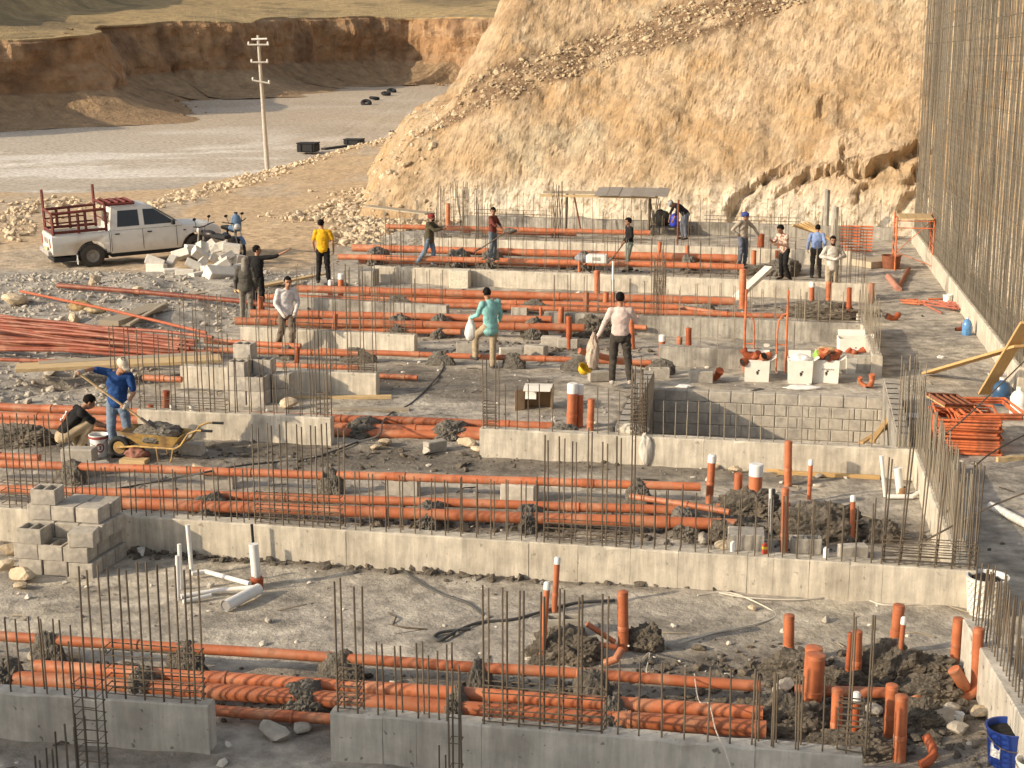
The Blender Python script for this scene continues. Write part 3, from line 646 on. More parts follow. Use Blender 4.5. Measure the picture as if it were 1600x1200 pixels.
# short beams
pairs(B5, [(175 + 0, 511), (197, 512), (218, 515), (243, 518), (267, 515), (288, 520), (310, 516), (328, 522), (351, 523)], 3, r=.0098)
B5.row(368, 505, 8, 560, 568, jit=2); pairs(B5, [(494, 516), (511, 518)], 3, r=.0098); B5.hor(494, 511, (.05, .12, .2, .3, .4)); B5.hor(215, 351, (.04, .12, .2))
B6.row(284, 340, 4, 459, 461); B6.row(400, 520, 7, 500, 506); pairs(B6, [(543, 412), (563, 408), (582, 410)], 3, r=.0098); B6.hor(543, 582, [.03 + .05 * k for k in range(9)])
B7.row(378, 600, 12, 452, 462, jit=2.5); pairs(B7, [(609, 425), (626, 424), (643, 428)], 3); B7.hor(600, 645, (.05, .12, .2))
B12.row(465, 690, 10, 415, 424, jit=2.5)
B8.row(862, 1030, 8, 430, 436, jit=3); B8.row(1040, 1340, 15, 441, 452, jit=3, me=BARL); B8.hor(1268, 1344, (.05, .13, .22, .31), links=4)
for k in range(9): B8.bar(1016 + k * 2.4, 392 + random.uniform(-8, 20), random.uniform(.02, .22), r=.0085)
for k in range(7): B8.bar(1243 + k * 2.6, 455 + random.uniform(-8, 20), random.uniform(.02, .22), r=.008, me=BARL)
B8b.row(1060, 1240, 7, 492, 500, jit=3, both=False, me=BARL)
B9.row(592, 1350, 42, 360, 388, jit=3, drop=.1); pairs(B9, [(603, 330), (620, 333), (1322, 352), (1336, 355), (1346, 360)], 4); B9.hor(775, 840, (.04, .13, .22), links=3)
for k in range(8): B9.bar(1298 + k * 2.2, 330 + random.uniform(0, 30), random.uniform(.02, .22), r=.0085, me=BARL)
B10.row(668, 1320, 44, 322, 340, jit=3, drop=.15); B10.hor(775, 840, (.05, .15, .25))
for c_ in (682, 718, 742): 
    for k in range(6): B10.bar(c_ + k * 2.4, 282 + random.uniform(0, 26), random.uniform(.02, .25), r=.011)
B11.row(728, 1390, 52, 300, 322, jit=3, drop=.15, both=False)
# right-hand edge beams: two rows of close bars
def siderow(b, n, hgt, jitter=.12, r=.008, me=None, t0=0.0, t1=1.0):
    for i in range(n):
        t = b.L * (t0 + (t1 - t0) * (i + .5) / n)
        for off in (.05, .15):
            a = b.A + b.d * t + b.n * off; a.z = b.zt - .03; h_ = hgt + random.uniform(-jitter, jitter)
            rod(b.o, a, a + Vector((random.uniform(-.02, .03), random.uniform(-.02, .02), h_)), r, 'rebar', me)
B9.hor(600, 700, (.06, .16, .28), links=4); B9.hor(1040, 1150, (.06, .16), links=4); B10.hor(900, 1010, (.06, .18, .3), links=4); B10.hor(690, 760, (.06, .18, .3), links=3); B11.hor(740, 860, (.1, .25), links=4); B11.hor(1100, 1250, (.1, .25), links=5); B7.hor(420, 560, (.06, .16), links=5); B12.hor(480, 640, (.06, .18), links=5); B8.hor(870, 1000, (.06, .18), links=4)
siderow(SA, 34, .95, r=.008, me=BARL, t0=.03); siderow(SB, 14, .95, me=BARL); siderow(SC, 24, .75, .15)

# free standing column cages and posts
def cage(px, py, ptop, w, d, label, ties=14, zmax=None, r=.008, z=0.0, hgt=None, r2=.005, extra=0, group='column reinforcement cages'):
    b = P(px, py, z); top = atY(px, ptop, b.y).z if hgt is None else z + hgt
    o = thing('column_rebar_cage', b, label, 'rebar cage', group, rot=UANG)
    for sx in (-1, 1):
        for sy in (-1, 1):
            a = Vector((sx * w / 2, sy * d / 2, -.1)); h_ = top - z - random.uniform(0, .25)
            rodl(o, a, a + Vector((random.uniform(-.02, .02), 0, h_ + .1)), r, 'rebar')
    for k in range(extra): rodl(o, (random.uniform(-w, w) * .5, random.uniform(-d, d) * .5, -.1), (random.uniform(-w, w) * .5, random.uniform(-d, d) * .5, top - z - random.uniform(0, .7)), r, 'rebar')
    zt = (zmax if zmax else (top - z) * .9)
    for k in range(ties):
        zz = zt * (k + .5) / ties + random.uniform(-.02, .02); m = MB(); hw, hd = w / 2 + .01, d / 2 + .01
        ring = [(-hw, -hd, 0), (hw, -hd, 0), (hw, hd, 0), (-hw, hd, 0), (-hw, -hd, 0)]
        m.tube(ring, r2, 5); m.build('stirrup', [M_rebar], o, (0, 0, zz), rot=(random.uniform(-.06, .06), random.uniform(-.06, .06), 0))
    return o
def rodl(parent, a, b, r, name, me=None):          # a, b in the parent's own frame
    a, b = Vector(a), Vector(b); d = b - a; o = bpy.data.objects.new(name, me or BAR); C.objects.link(o); o.parent = parent
    o.matrix_basis = Matrix.LocRotScale(a, d.to_track_quat('Z', 'Y'), Vector((r, r, d.length))); return o
cage(148, 1240, 985, .2, .16, 'tall column cage of dark bars in front of the bottom left beam', 11, zmax=1.1, r=.0085)
cage(713, 1262, 1012, .08, .12, 'narrow column cage with a paper tag, at the bottom centre', 4, zmax=1.0, r=.0085)
cage(718, 362, 276, .55, .3, 'far column cage left of the boy in the dark red shirt, thick as a post', 5, r=.012, extra=9)
cage(870, 372, 282, .35, .3, 'far column cage under the left end of the sheet-metal canopy', 4, r=.012, extra=9)
cage(1022, 366, 306, .4, .3, 'far column cage under the right end of the sheet-metal canopy', 4, r=.012, extra=9)
cage(1030, 484, 405, .3, .25, 'column cage standing right of the man in the pink shirt', 16, r=.010, extra=8, r2=.006)
for px, py, pt in [(687, 1250, 1165), (697, 1255, 1180)]:
    b = P(px, py, 0); o = thing('starter_bar', b, 'short lone bar at the bottom edge, left of the narrow cage', 'rebar', 'short lone bars at the bottom edge'); rodl(o, (0, 0, -.1), (0, 0, atY(px, pt, b.y).z), .008, 'rebar')
# two cast columns at the back
for px, py, pt, w, lb in [(1289, 372, 296, 9, 'taller of two slim concrete columns in front of the far rock face'), (1303, 376, 322, 10, 'shorter of two slim concrete columns in front of the far rock face, with rough top')]:
    b = P(px, py, 0); tp = atY(px, pt, b.y).z; ww = w / pxm(b); m = MB()
    m.tube([(0, 0, -.1), (0, 0, tp * .97), (.01, 0, tp)], [ww / 2 * 1.15, ww / 2 * 1.12, ww / 2], 8, smooth=False); o = m.build('concrete_column', [M_conc_d], None, b); tag(o, lb, 'column')

# =================================================================== THE SUNKEN BLOCK TANK
def blockwall(name, a, b, z0, z1, th, label, mat=M_block, bh=.22, bl=.42, n_in=1):
    a, b = Vector(a), Vector(b); d = (b - a); L = d.length; o = thing(name, Vector((a.x, a.y, 0)), label, 'wall', rot=math.atan2(d.y, d.x)); m = MB()
    nrow = max(1, round((z1 - z0) / bh)); hh = (z1 - z0) / nrow
    for i in range(nrow):
        t = -(bl / 2 if i % 2 else 0)
        while t < L - .02:
            t0, t1 = max(t, 0), min(t + bl, L)
            if t1 - t0 > .04: m.box(((t0 + t1) / 2, th / 2 + random.uniform(-.006, .006), z0 + (i + .5) * hh), (t1 - t0 - .014, th, hh - .014), bev=.012)
            t += bl
    m.build('block_courses', [mat], o); m2 = MB(); m2.box((L / 2, th / 2, (z0 + z1) / 2 - .012), (L - .02, th - .03, z1 - z0 - .02)); m2.build('mortar_joints', [M_conc_d], o); return o
blockwall('block_wall', tA, tB, -1.0, .10, .2, 'back wall of the sunken tank, grey block courses half in shadow')
blockwall('block_wall', tA - V * (TW - .1), tA - V * .01, -1.0, .42, -.2, 'left wall of the sunken tank below the man in the pink shirt')
blockwall('block_wall', tB - V * .01, tB - V * (TW - .1), -1.0, .44, -.2, 'right wall of the sunken tank with its bright inner face')

# =================================================================== DRAIN PIPES
def pipe(pts, d, label, mat=None, name='drain_pipe', group=None, sockets=(), cap=True, seg=14):
    pts = [Vector(p) for p in pts]; base = pts[0].copy(); m = MB(); m.tube([p - base for p in pts], d / 2, seg, cap)
    o = m.build(name, [mat or M_pvc], None, base); tag(o, label, 'pipe', group)
    for f in sockets:
        i = min(int(f * (len(pts) - 1)), len(pts) - 2); g = f * (len(pts) - 1) - i; c = pts[i].lerp(pts[i + 1], g) - base; dd = (pts[i + 1] - pts[i]).normalized()
        s_ = MB(); s_.tube([c - dd * .09, c - dd * .085, c + dd * .06, c + dd * .065, c + dd * .085, c + dd * .09], [d / 2 + .001, d / 2 + .006, d / 2 + .006, d / 2 + .012, d / 2 + .012, d / 2 + .001], seg, False); s_.build('pipe_socket', [mat or M_pvc], o)
    return o
def run(a, b, z, d, label, mat=None, sag=.006, **k):
    a, b = P(*a, z), P(*b, z); n_ = max(4, int((b - a).length / .7)); pts = [a.lerp(b, i / n_) + Vector((0, random.uniform(-sag, sag), random.uniform(-sag, sag))) for i in range(n_ + 1)]
    ns = max(1, int((b - a).length / 2.6)); return pipe(pts, d, label, mat, sockets=[(i + random.uniform(.3, .7)) / ns for i in range(ns)], **k)
run((-70, 989), (1190, 1072), .30, .112, 'long single orange pipe in the front trench, raised on mortar lumps above the slab')
run((55, 1041), (1192, 1114), .24, .14, 'upper thick orange pipe of the bundle right behind the front beams')
run((25, 1060), (1197, 1140), .17, .17, 'thickest orange pipe of the bundle right behind the front beams')
run((330, 1110), (640, 1133), .10, .112, 'short low orange pipe showing in the gap between the two front beams')
run((-60, 722), (505, 743), .28, .125, 'left half of the single orange pipe laid on blocks in front of the wheelbarrow')
run((527, 742), (1095, 761), .28, .125, 'right half of the single orange pipe laid on blocks behind the long cream beam')
run((-60, 709), (62, 716), .28, .12, 'short orange pipe end entering from the left edge, above the long single pipe', sag=.003)
run((-60, 762), (1060, 797), .22, .13, 'middle orange pipe of the group right behind the long cream beam')
run((150, 785), (1150, 820), .20, .16, 'thickest orange pipe of the group right behind the long cream beam')
run((985, 775), (1140, 800), .20, .09, 'thin orange pipe slanting down to the right riser group')
run((-60, 634), (865, 666), .17, .15, 'rearmost orange pipe running from the left edge past the squatting man')
run((-60, 648), (760, 674), .13, .15, 'middle orange pipe running from the left edge behind the squatting man')
run((-60, 661), (752, 681), .08, .15, 'nearest orange pipe running from the left edge behind the squatting man')
run((500, 548), (1018, 567), .22, .12, 'single orange pipe on mortar lumps behind the feet of the teal shirt man')
run((425, 571), (560, 575), .2, .12, 'orange pipe passing behind the tall stack of hollow blocks')
run((588, 587), (652, 590), .08, .10, 'short cut orange pipe lying right of the beam end with the stirrup cluster', sag=.001)
run((224, 590), (284, 593), .3, .12, 'short orange pipe entering the left end of the beam with the block stack', sag=.001)
run((392, 489), (862, 500), .38, .18, 'rear one of the thick double pipes behind the teal shirt man')
run((368, 502), (913, 512), .30, .18, 'front one of the thick double pipes behind the teal shirt man')
run((470, 512), (720, 519), .15, .14, 'low orange pipe below the thick double pipes')
run((464, 451), (1148, 471), .30, .2, 'thick orange pipe along the back of the teal shirt man, level with his head')
run((388, 463), (1060, 480), .24, .15, 'orange pipe level with the shoulders of the teal shirt man')
run((695, 477), (1225, 494), .2, .13, 'lower orange pipe running right behind the pink shirt man')
run((320, 533), (470, 541), .24, .13, 'orange pipe behind the top of the tall block stack, upper of two')
run((320, 546), (560, 553), .2, .13, 'orange pipe behind the top of the tall block stack, lower of two')
run((551, 387), (1152, 404), .34, .24, 'thickest far orange pipe behind the three shovelling workers')
run((528, 401), (1162, 417), .26, .18, 'lower far orange pipe at the feet of the three shovelling workers')
run((604, 354), (1016, 364), .30, .18, 'farthest orange pipe in front of the far concrete wall')
run((560, 408), (905, 416), .1, .12, 'thin low far orange pipe under the two thick ones')
def bent(l, z0, d, label, mat=None, **k): return pipe([P(a, b, z) for (a, b, z) in l], d, label, mat, **k)
run((722, 362), (900, 367), .12, .11, 'thin far orange pipe lying in front of the farthest pipe')
run((560, 459), (880, 470), .12, .11, 'low orange pipe under the thick pipe behind the teal shirt man')
run((905, 401), (1150, 409), .14, .12, 'low far orange pipe under the thick ones, right half')
run((940, 508), (1010, 512), .2, .11, 'short orange pipe behind the waist of the pink shirt man')
bent([(1242, 1078, .12), (1300, 1080, .13), (1388, 1083, .15)], 0, .115, 'short orange pipe lying between the right front riser pipes')
bent([(1062, 480, .2), (1150, 492, .2)], 0, .1, 'short orange pipe lying behind the orange scaffold frame posts')
bent([(905, 548, .55), (960, 562, .3), (1010, 570, .1)], 0, .13, 'orange pipe slanting down beside the legs of the pink shirt man')
bent([(1094, 817, .2), (1148, 823, .2)], 0, .15, 'short thick orange pipe end beside the upright grey block')
bent([(1490, 1046, .33), (1497, 1056, .26), (1506, 1072, .12), (1512, 1080, .02)], 0, .13, 'short bent orange pipe emerging from the soil mound at right')
bent([(1431, 1090, .18), (1434, 1104, .12), (1437, 1116, .02)], 0, .11, 'stub of orange pipe sticking out of dark soil near the right corner')
bent([(1447, 1150, .22), (1456, 1166, .16), (1459, 1180, .10), (1450, 1190, .06), (1438, 1196, .03)], 0, .09, 'curved orange pipe lying in the bottom right corner', M_pvc_br)
bent([(917, 975, .35), (960, 1003, .12)], 0, .06, 'thin orange branch pipe slanting to the foot of the front single riser')
bent([(925, 1005, .2), (962, 1011, .14)], 0, .06, 'thin orange branch pipe, lower of two, at the foot of the front single riser')
bent([(971, 1015, .18), (962, 1030, .12), (945, 1036, .06)], 0, .085, 'small orange elbow at the foot of the front single riser')
bent([(1120, 790, .1), (1235, 788, .12)], 0, .06, 'thin orange pipe linking the risers in the dark soil right')

# upright pipes ------------------------------------------------------------------------------------
def riser(pxb, pyb, pxt, pyt, w, label, cap='end', z=0.0, mat=None, elbow=None, open_top=False, group=None):
    b = P(pxb, pyb, z); t = atY(pxt, pyt, b.y); sc = pxm(b); r = w / sc / 2
    d = (t - b); dn = d.normalized(); L = d.length; m = MB()
    pts = [-dn * .06, d]
    if elbow:                                   # elbow: horizontal direction at the foot
        e = Vector(elbow).normalized(); rr = r * 2.2
        arc = [e * rr * 1.9, e * rr] + [e * rr * (1 - math.sin(a)) + Vector((0, 0, rr * (1 - math.cos(a)))) for a in (.4, .8, 1.2)] + [Vector((0, 0, rr))]
        pts = arc + [d]
    if open_top:
        m.tube(pts, r, 16, False); m.tube([d - dn * .3, d], r * .9, 16, False)
    else: m.tube(pts, r, 16, True)
    o = m.build('riser_pipe', [mat or M_pvc], None, b); tag(o, label, 'pipe', group)
    q = d.to_track_quat('Z', 'Y')
    if cap == 'end':
        c = MB(); c.lathe([(0, .012), (r * .8, .012), (r * 1.02, .004), (r * 1.05, -.035), (r * 1.0, -.036)], 16); c.build('end_cap', [mat or M_pvc], o, d, q)
    elif cap == 'white':
        c = MB(); hh = max(.05, r * 1.6); c.lathe([(0, .03), (r * .7, .03), (r * 1.1, .01), (r * 1.12, -hh), (r, -hh - .002)], 14); c.build('white_cap', [M_white], o, d, q)
    elif cap == 'wrap':
        c = MB(); c.lathe([(0, .012), (r * .95, .012), (r * 1.06, 0), (r * 1.06, -.16), (r, -.161)], 16); c.build('white_wrapping', [M_white], o, d, q)
    if not elbow and w > 6:
        c = MB(); zz = L * random.uniform(.25, .4); c.lathe([(r, 0), (r * 1.07, .004), (r * 1.07, .05), (r, .055)], 16); c.build('pipe_socket', [mat or M_pvc], o, dn * zz, q)
    return o
RS = [
 (866, 955, 871, 874, 9, 'slim orange riser with white cap behind the mound with a grey block', 'white'),
 (846, 1036, 855, 913, 10, 'tall orange riser with white cap and white band at the front mound', 'white'),
 (974, 1018, 973, 925, 17, 'single orange riser standing right of the front mound on the open slab', 'end'),
 (1232, 1036, 1233, 962, 17, 'orange riser standing alone left of the big twin risers', 'end'),
 (1266, 1098, 1272, 1012, 27, 'rear one of the two thick twin risers', 'end'),
 (1268, 1112, 1275, 1023, 30, 'front one of the two thick twin risers with grey rubber foot', 'end'),
 (1337, 1062, 1339, 987, 17, 'orange riser between the tall bars right of the thick twin risers', 'end'),
 (1322, 1078, 1329, 990, 8, 'slim brown riser close left of a wider one, right of the twin risers', 'end'),
 (1397, 1022, 1405, 946, 18, 'orange riser leaning right beside a slim white-capped one', 'end'),
 (1403, 1057, 1412, 968, 8, 'slim orange riser with white cap at the right soil mound', 'white'),
 (1493, 1032, 1498, 967, 17, 'orange riser on the right mound, left of the elbow riser', 'end'),
 (1305, 1166, 1309, 1077, 18, 'orange riser just left of the small bar cage on the front beam end', 'end'),
 (1334, 1170, 1338, 1086, 13, 'brownish riser with white cap inside the small bar cage', 'white'),
 (1389, 1154, 1394, 1071, 19, 'rear one of the pair of risers near the bottom right', 'end'),
 (1405, 1188, 1409, 1088, 20, 'front one of the pair of risers near the bottom right, with a clamp', 'end'),
 (1108, 786, 1113, 713, 12, 'leftmost riser of the middle right group, with a small white cap', 'white'),
 (1152, 798, 1154, 740, 13, 'short orange riser left of the big white-topped riser', 'end'),
 (1178, 800, 1182, 726, 21, 'big orange riser with broad white top in the middle right group', 'wrap'),
 (1231, 758, 1232, 690, 12, 'tall plain orange riser behind the big white-topped riser', 'end'),
 (1225, 866, 1227, 764, 12, 'long orange riser standing behind the long cream beam', 'end'),
 (1264, 781, 1267, 721, 7, 'slim orange riser with white cap, rightmost behind the dark soil', 'white'),
 (893, 670, 895, 600, 16, 'left one of two white-wrapped risers beside the open cardboard box', 'wrap'),
 (905, 668, 906, 602, 12, 'right one of two white-wrapped risers beside the open cardboard box', 'wrap'),
 (922, 674, 924, 624, 11, 'short bare riser right of the white-wrapped pair', 'end'),
 (915, 516, 916, 457, 9, 'orange riser rising from the dark mound left of the pink shirt man', 'end'),
 (876, 520, 877, 480, 9, 'orange riser second from left in the group left of the pink shirt man', 'end'),
 (889, 544, 889, 495, 9, 'nearest brown riser left of the pink shirt man, in front of two blocks', 'end'),
 (845, 519, 845, 481, 5, 'thinnest riser of the group left of the pink shirt man', 'end'),
 (933, 461, 933, 423, 9, 'riser beside the white box stand on the long grey beam', 'end'),
 (946, 490, 947, 457, 9, 'riser just left of the pink shirt man, behind his shoulder', 'end'),
 (958, 490, 958, 457, 6, 'thin riser touching the pink shirt man shoulder', 'end'),
 (988, 545, 986, 500, 9, 'riser close to the right hip of the pink shirt man', 'end'),
 (1034, 557, 1035, 525, 10, 'white-capped riser first right of the pink shirt man', 'white'),
 (1061, 558, 1062, 527, 9, 'riser second right of the pink shirt man', 'end'),
 (1076, 568, 1076, 513, 9, 'tall brown riser third right of the pink shirt man', 'end'),
 (522, 535, 524, 491, 8, 'riser standing right of the white shirt man', 'end'),
 (463, 575, 465, 543, 8, 'brown riser at the feet of the white shirt man', 'end'),
 (258, 672, 260, 611, 11, 'taller brown riser behind the wheelbarrow', 'end'),
 (234, 662, 235, 633, 10, 'shorter brown riser behind the wheelbarrow', 'end'),
 (516, 467, 517, 439, 8, 'left one of two white-capped risers below the yellow shirt man', 'white'),
 (532, 467, 533, 429, 9, 'right one of two white-capped risers below the yellow shirt man', 'white'),
 (407, 499, 407, 464, 9, 'riser standing right of the man in the grey hood', 'end'),
 (1160, 482, 1161, 421, 11, 'thick riser behind the left post of the orange scaffold frame', 'end'),
 (1268, 481, 1269, 442, 8, 'white-capped riser left of the legs of the cream shirt man', 'white'),
 (1294, 480, 1295, 441, 9, 'riser in front of the legs of the cream shirt man', 'end'),
 (1326, 498, 1327, 450, 8, 'brown riser right of the legs of the cream shirt man', 'end'),
 (1361, 474, 1362, 443, 9, 'riser with bent top at the right edge beam', 'end'),
 (1074, 415, 1074, 384, 7, 'riser left of the man in the blue cap', 'end'),
 (1030, 410, 1031, 378, 6, 'thin red riser below the canopy', 'end'),
 (1188, 400, 1189, 366, 11, 'wide brown riser between the blue cap man and the plaid shirt man', 'end'),
 (1219, 405, 1220, 368, 8, 'brown riser in front of the plaid shirt man', 'end'),
 (1177, 427, 1178, 392, 8, 'orange riser right of the legs of the blue cap man', 'end'),
 (1214, 415, 1214, 392, 6, 'short riser at the knees of the plaid shirt man', 'end'),
 (700, 352, 700, 318, 7, 'far riser right of the red cap man', 'end'),
 (905, 447, 905, 408, 5, 'thin far riser beside the saw stand', 'end'),
]
BROWN = ('brown', 'brownish')
for q in RS:
    riser(*q[:5], q[5], q[6], mat=M_pvc_br if any(b in q[5].split() for b in BROWN) else None)
riser(1524, 1086, 1529, 983, 17, 'orange elbow riser at the right front, bending left at its foot', 'end', elbow=(-1, -.35, 0), z=.02)
riser(1331, 848, 1333, 777, 8, 'slim orange riser with white top and a small elbow at its foot, in dark soil', 'white', elbow=(-1, .1, 0))
b_ = P(1268, 1114, 0)
o = MB().lathe([(.07, -.08), (.115, -.06), (.12, .02), (.118, .12), (.102, .13), (.10, .1)], 18).build('rubber_collar', [M_grey_pl], None, b_); tag(o, 'grey rubber collar round the foot of the thick twin riser', 'collar')
# white pipes
bent([(982, 1010, 0), (982, 1009, .35)], 0, .02, 'thin white conduit stub beside the single front riser', M_white)
def wpole(pxb, pyb, pxt, pyt, w, label, mat=M_white):
    b = P(pxb, pyb); t = atY(pxt, pyt, b.y); o = MB().tube([Vector((0, 0, -.05)), t - b], w / pxm(b) / 2, 12).build('plastic_pipe', [mat], None, b); tag(o, label, 'pipe'); return o
wpole(1203, 836, 1204, 764, 5, 'thin white upright pipe in the middle right group')
wpole(1384, 777, 1377, 712, 6, 'thin white upright pipe left of the white pipe with brown foot')
ww_ = wpole(1408, 775, 1402, 731, 13, 'wide white upright pipe with brown joint at its foot')
MB().lathe([(.066, -.02), (.075, 0), (.075, .13), (.066, .14)], 14).build('brown_joint', [mk('brown_tape', (.34, .20, .10))], ww_, (0, 0, 0))
bent([(1385, 776, .05), (1425, 776, .06), (1436, 770, .08)], 0, .07, 'white tee fitting lying at the foot of the two white uprights', M_white)
o = bent([(1548, 790, .06), (1610, 822, .06)], 0, .12, 'white pipe lying on the slab at the right edge', M_white)
wpole(957, 470, 958, 408, 3, 'thin white conduit standing by the white box on the long grey beam')
# white soil pipe assembly in front of the long cream beam
wt = thing('soil_pipe_assembly', P(402, 918), 'white soil pipe assembly with an open branch in front of the long cream beam', 'pipe')
o_ = P(402, 918)
def wp(pts, d, name='branch_pipe', mat=M_white):
    return MB().tube([P(a, b, z) - o_ for a, b, z in pts], d / 2, 14).build(name, [mat], wt)
def up(pxb, pyb, pxt, pyt, d, name): 
    b = P(pxb, pyb); t = atY(pxt, pyt, b.y); return MB().tube([b - o_, t - o_], d / 2, 14).build(name, [M_white], wt)
up(402, 916, 396, 850, .115, 'vertical_pipe'); up(300, 898, 293, 820, .055, 'vertical_pipe'); up(283, 920, 280, 850, .05, 'vertical_pipe'); up(279, 940, 277, 868, .05, 'vertical_pipe')
wp([(300, 896, .06), (322, 893, .06), (390, 912, .09)], .06); wp([(283, 932, .04), (318, 926, .05), (345, 922, .06), (398, 918, .1)], .06); wp([(286, 940, .04), (330, 930, .05)], .05)
MB().lathe([(.06, -.02), (.075, 0), (.08, .12), (.06, .14)], 14).build('brown_joint', [M_pvc_br], wt, (0, 0, .0))
a_, b2 = P(404, 920, .08) - o_, P(352, 947, .07) - o_
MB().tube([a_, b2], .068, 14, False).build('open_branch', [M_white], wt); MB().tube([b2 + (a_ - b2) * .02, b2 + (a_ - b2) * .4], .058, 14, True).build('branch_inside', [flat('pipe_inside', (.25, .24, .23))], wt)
bk = P(397, 862); o = MB().tube([(0, 0, -.02), (-.02, 0, .52)], .018, 8).build('black_conduit', [M_black], None, P(398, 880)); tag(o, 'short black conduit standing behind the white soil pipe', 'conduit')

# =================================================================== MORTAR LUMPS AND SOIL MOUNDS
def lump(px, py, w, h, label, mat=M_mort, group=None, name='mortar_lump', depth=.8, seed=0, z=0.0, rough=.5):
    b = P(px, py, z); sc = pxm(b); rx, rz = w / sc / 2 * .92, h / sc * (.70 if name == 'mortar_lump' else .80); ry = max(rx * depth * .8, .1); b = b + Vector((0, ry * .8, 0))
    bm = bmesh.new(); bmesh.ops.create_icosphere(bm, subdivisions=5, radius=1.0); vs = np.array([v.co[:] for v in bm.verts]); fs = np.array([[v.index for v in f.verts] for f in bm.faces]); bm.free()
    s_ = seed * 7.7 + px * .13
    nz = 1 + rough * (.40 * fbm(vs[:, 0] * 1.4 + s_, vs[:, 1] * 1.4 + vs[:, 2] * 1.9, 2, 201) + .28 * fbm(vs[:, 0] * 5 + s_, vs[:, 1] * 5 + vs[:, 2] * 6, 3, 203) + .16 * fbm(vs[:, 0] * 14 + s_, vs[:, 1] * 14 + vs[:, 2] * 17, 2, 205))
    vs = vs * nz[:, None] * np.array([rx, ry, rz * .9]); vs[:, 2] += rz * .08; lo = vs[:, 2] < -.05; vs[lo, 2] = -.05; vs[lo, :2] *= 1.05
    o = ob(name, np_mesh(name, vs, fs, [mat], smooth=False), None, b, UANG * .5); tag(o, label, 'mortar' if name == 'mortar_lump' else 'soil', group); return o
def lumps(rows_, where, runs=()):
    rows_ = sorted(rows_)
    for i, q in enumerate(rows_):
        o = lump(*q[:4], f'mortar lump on {where}, {ORD[i]} from the left', seed=i, mat=q[4] if len(q) > 4 else M_mort, group='mortar lumps holding the drain pipes', depth=q[5] if len(q) > 5 else .8)
        # seat the lump round its pipes: over the pipe axis, a little higher than the pipe
        cs_ = []
        for (a, b, z_, d_) in runs:
            A_, B_ = P(*a, z_), P(*b, z_); best = min((A_.lerp(B_, k / 200) for k in range(-20, 221)), key=lambda p: abs(800 + FPX * p.x / (p.y * cp - (p.z - HC) * sp) - q[0])); cs_.append((best, d_))
        if cs_:
            c = sum((p for p, _ in cs_), Vector()) / len(cs_); ys_ = [p.y for p, _ in cs_]; top = max(p.z + d_ / 2 for p, d_ in cs_) + .06; dy = (max(ys_) - min(ys_)) / 2 + max(d_ for _, d_ in cs_) * .5 + .09
            vs_ = np.array([v.co[:] for v in o.data.vertices]); up_ = vs_[:, 2].max(); ext = np.abs(vs_[:, 1]).max(); vs_[:, 2] *= top / up_; vs_[:, 1] *= dy / ext
            o.data.vertices.foreach_set('co', vs_.astype(np.float32).ravel()); o.data.update(); o.location = (c.x, c.y - .02, 0)
lumps([(75, 1010, 62, 40), (292, 1028, 70, 46), (532, 1046, 78, 48), (748, 1052, 46, 58), (925, 1064, 62, 48)], 'the raised single pipe of the front trench', [((-70, 989), (1190, 1072), .30, .112)])
lumps([(15, 1062, 60, 42), (228, 1092, 74, 44), (478, 1128, 86, 74, M_mort, 1.5), (714, 1125, 46, 56), (962, 1142, 60, 78)], 'the thick pipe bundle behind the front beams', [((55, 1041), (1192, 1114), .24, .14), ((25, 1060), (1197, 1140), .17, .17)])
lumps([(112, 742, 56, 34), (516, 780, 44, 56), (1000, 778, 44, 46)], 'the single pipe behind the wheelbarrow', [((-60, 722), (1095, 761), .28, .125)])
lumps([(328, 806, 66, 54), (672, 826, 56, 58), (828, 838, 50, 64), (1072, 842, 74, 70)], 'the pipe group behind the long cream beam', [((-60, 762), (1060, 797), .22, .13), ((150, 785), (1150, 820), .20, .16)])
lumps([(568, 690, 66, 46), (704, 690, 68, 44), (958, 680, 60, 34)], 'the three pipes left of the tank', [((-60, 634), (865, 666), .17, .15), ((-60, 648), (760, 674), .13, .15), ((-60, 661), (752, 681), .08, .15)])
lumps([(560, 562, 58, 24), (690, 566, 46, 24), (804, 580, 42, 38), (906, 588, 60, 48), (1032, 594, 50, 36), (390, 535, 30, 22)], 'the single pipe behind the teal shirt man', [((500, 548), (1018, 567), .22, .12)])
lumps([(624, 515, 40, 32), (690, 495, 40, 22), (836, 535, 44, 54)], 'the thick double pipes behind the teal shirt', [((392, 489), (862, 500), .38, .18), ((368, 502), (913, 512), .30, .18)])
lumps([(622, 466, 44, 28), (775, 468, 34, 34), (835, 484, 56, 34), (1106, 500, 34, 40)], 'the pipes level with the teal shirt head', [((388, 463), (1060, 480), .24, .15)])
lumps([(716, 414, 44, 26), (768, 402, 40, 22), (912, 415, 34, 36), (590, 412, 40, 18), (1075, 416, 30, 20), (1240, 420, 60, 22)], 'the thick far pipes behind the workers', [((551, 387), (1152, 404), .34, .24), ((528, 401), (1162, 417), .26, .18)])
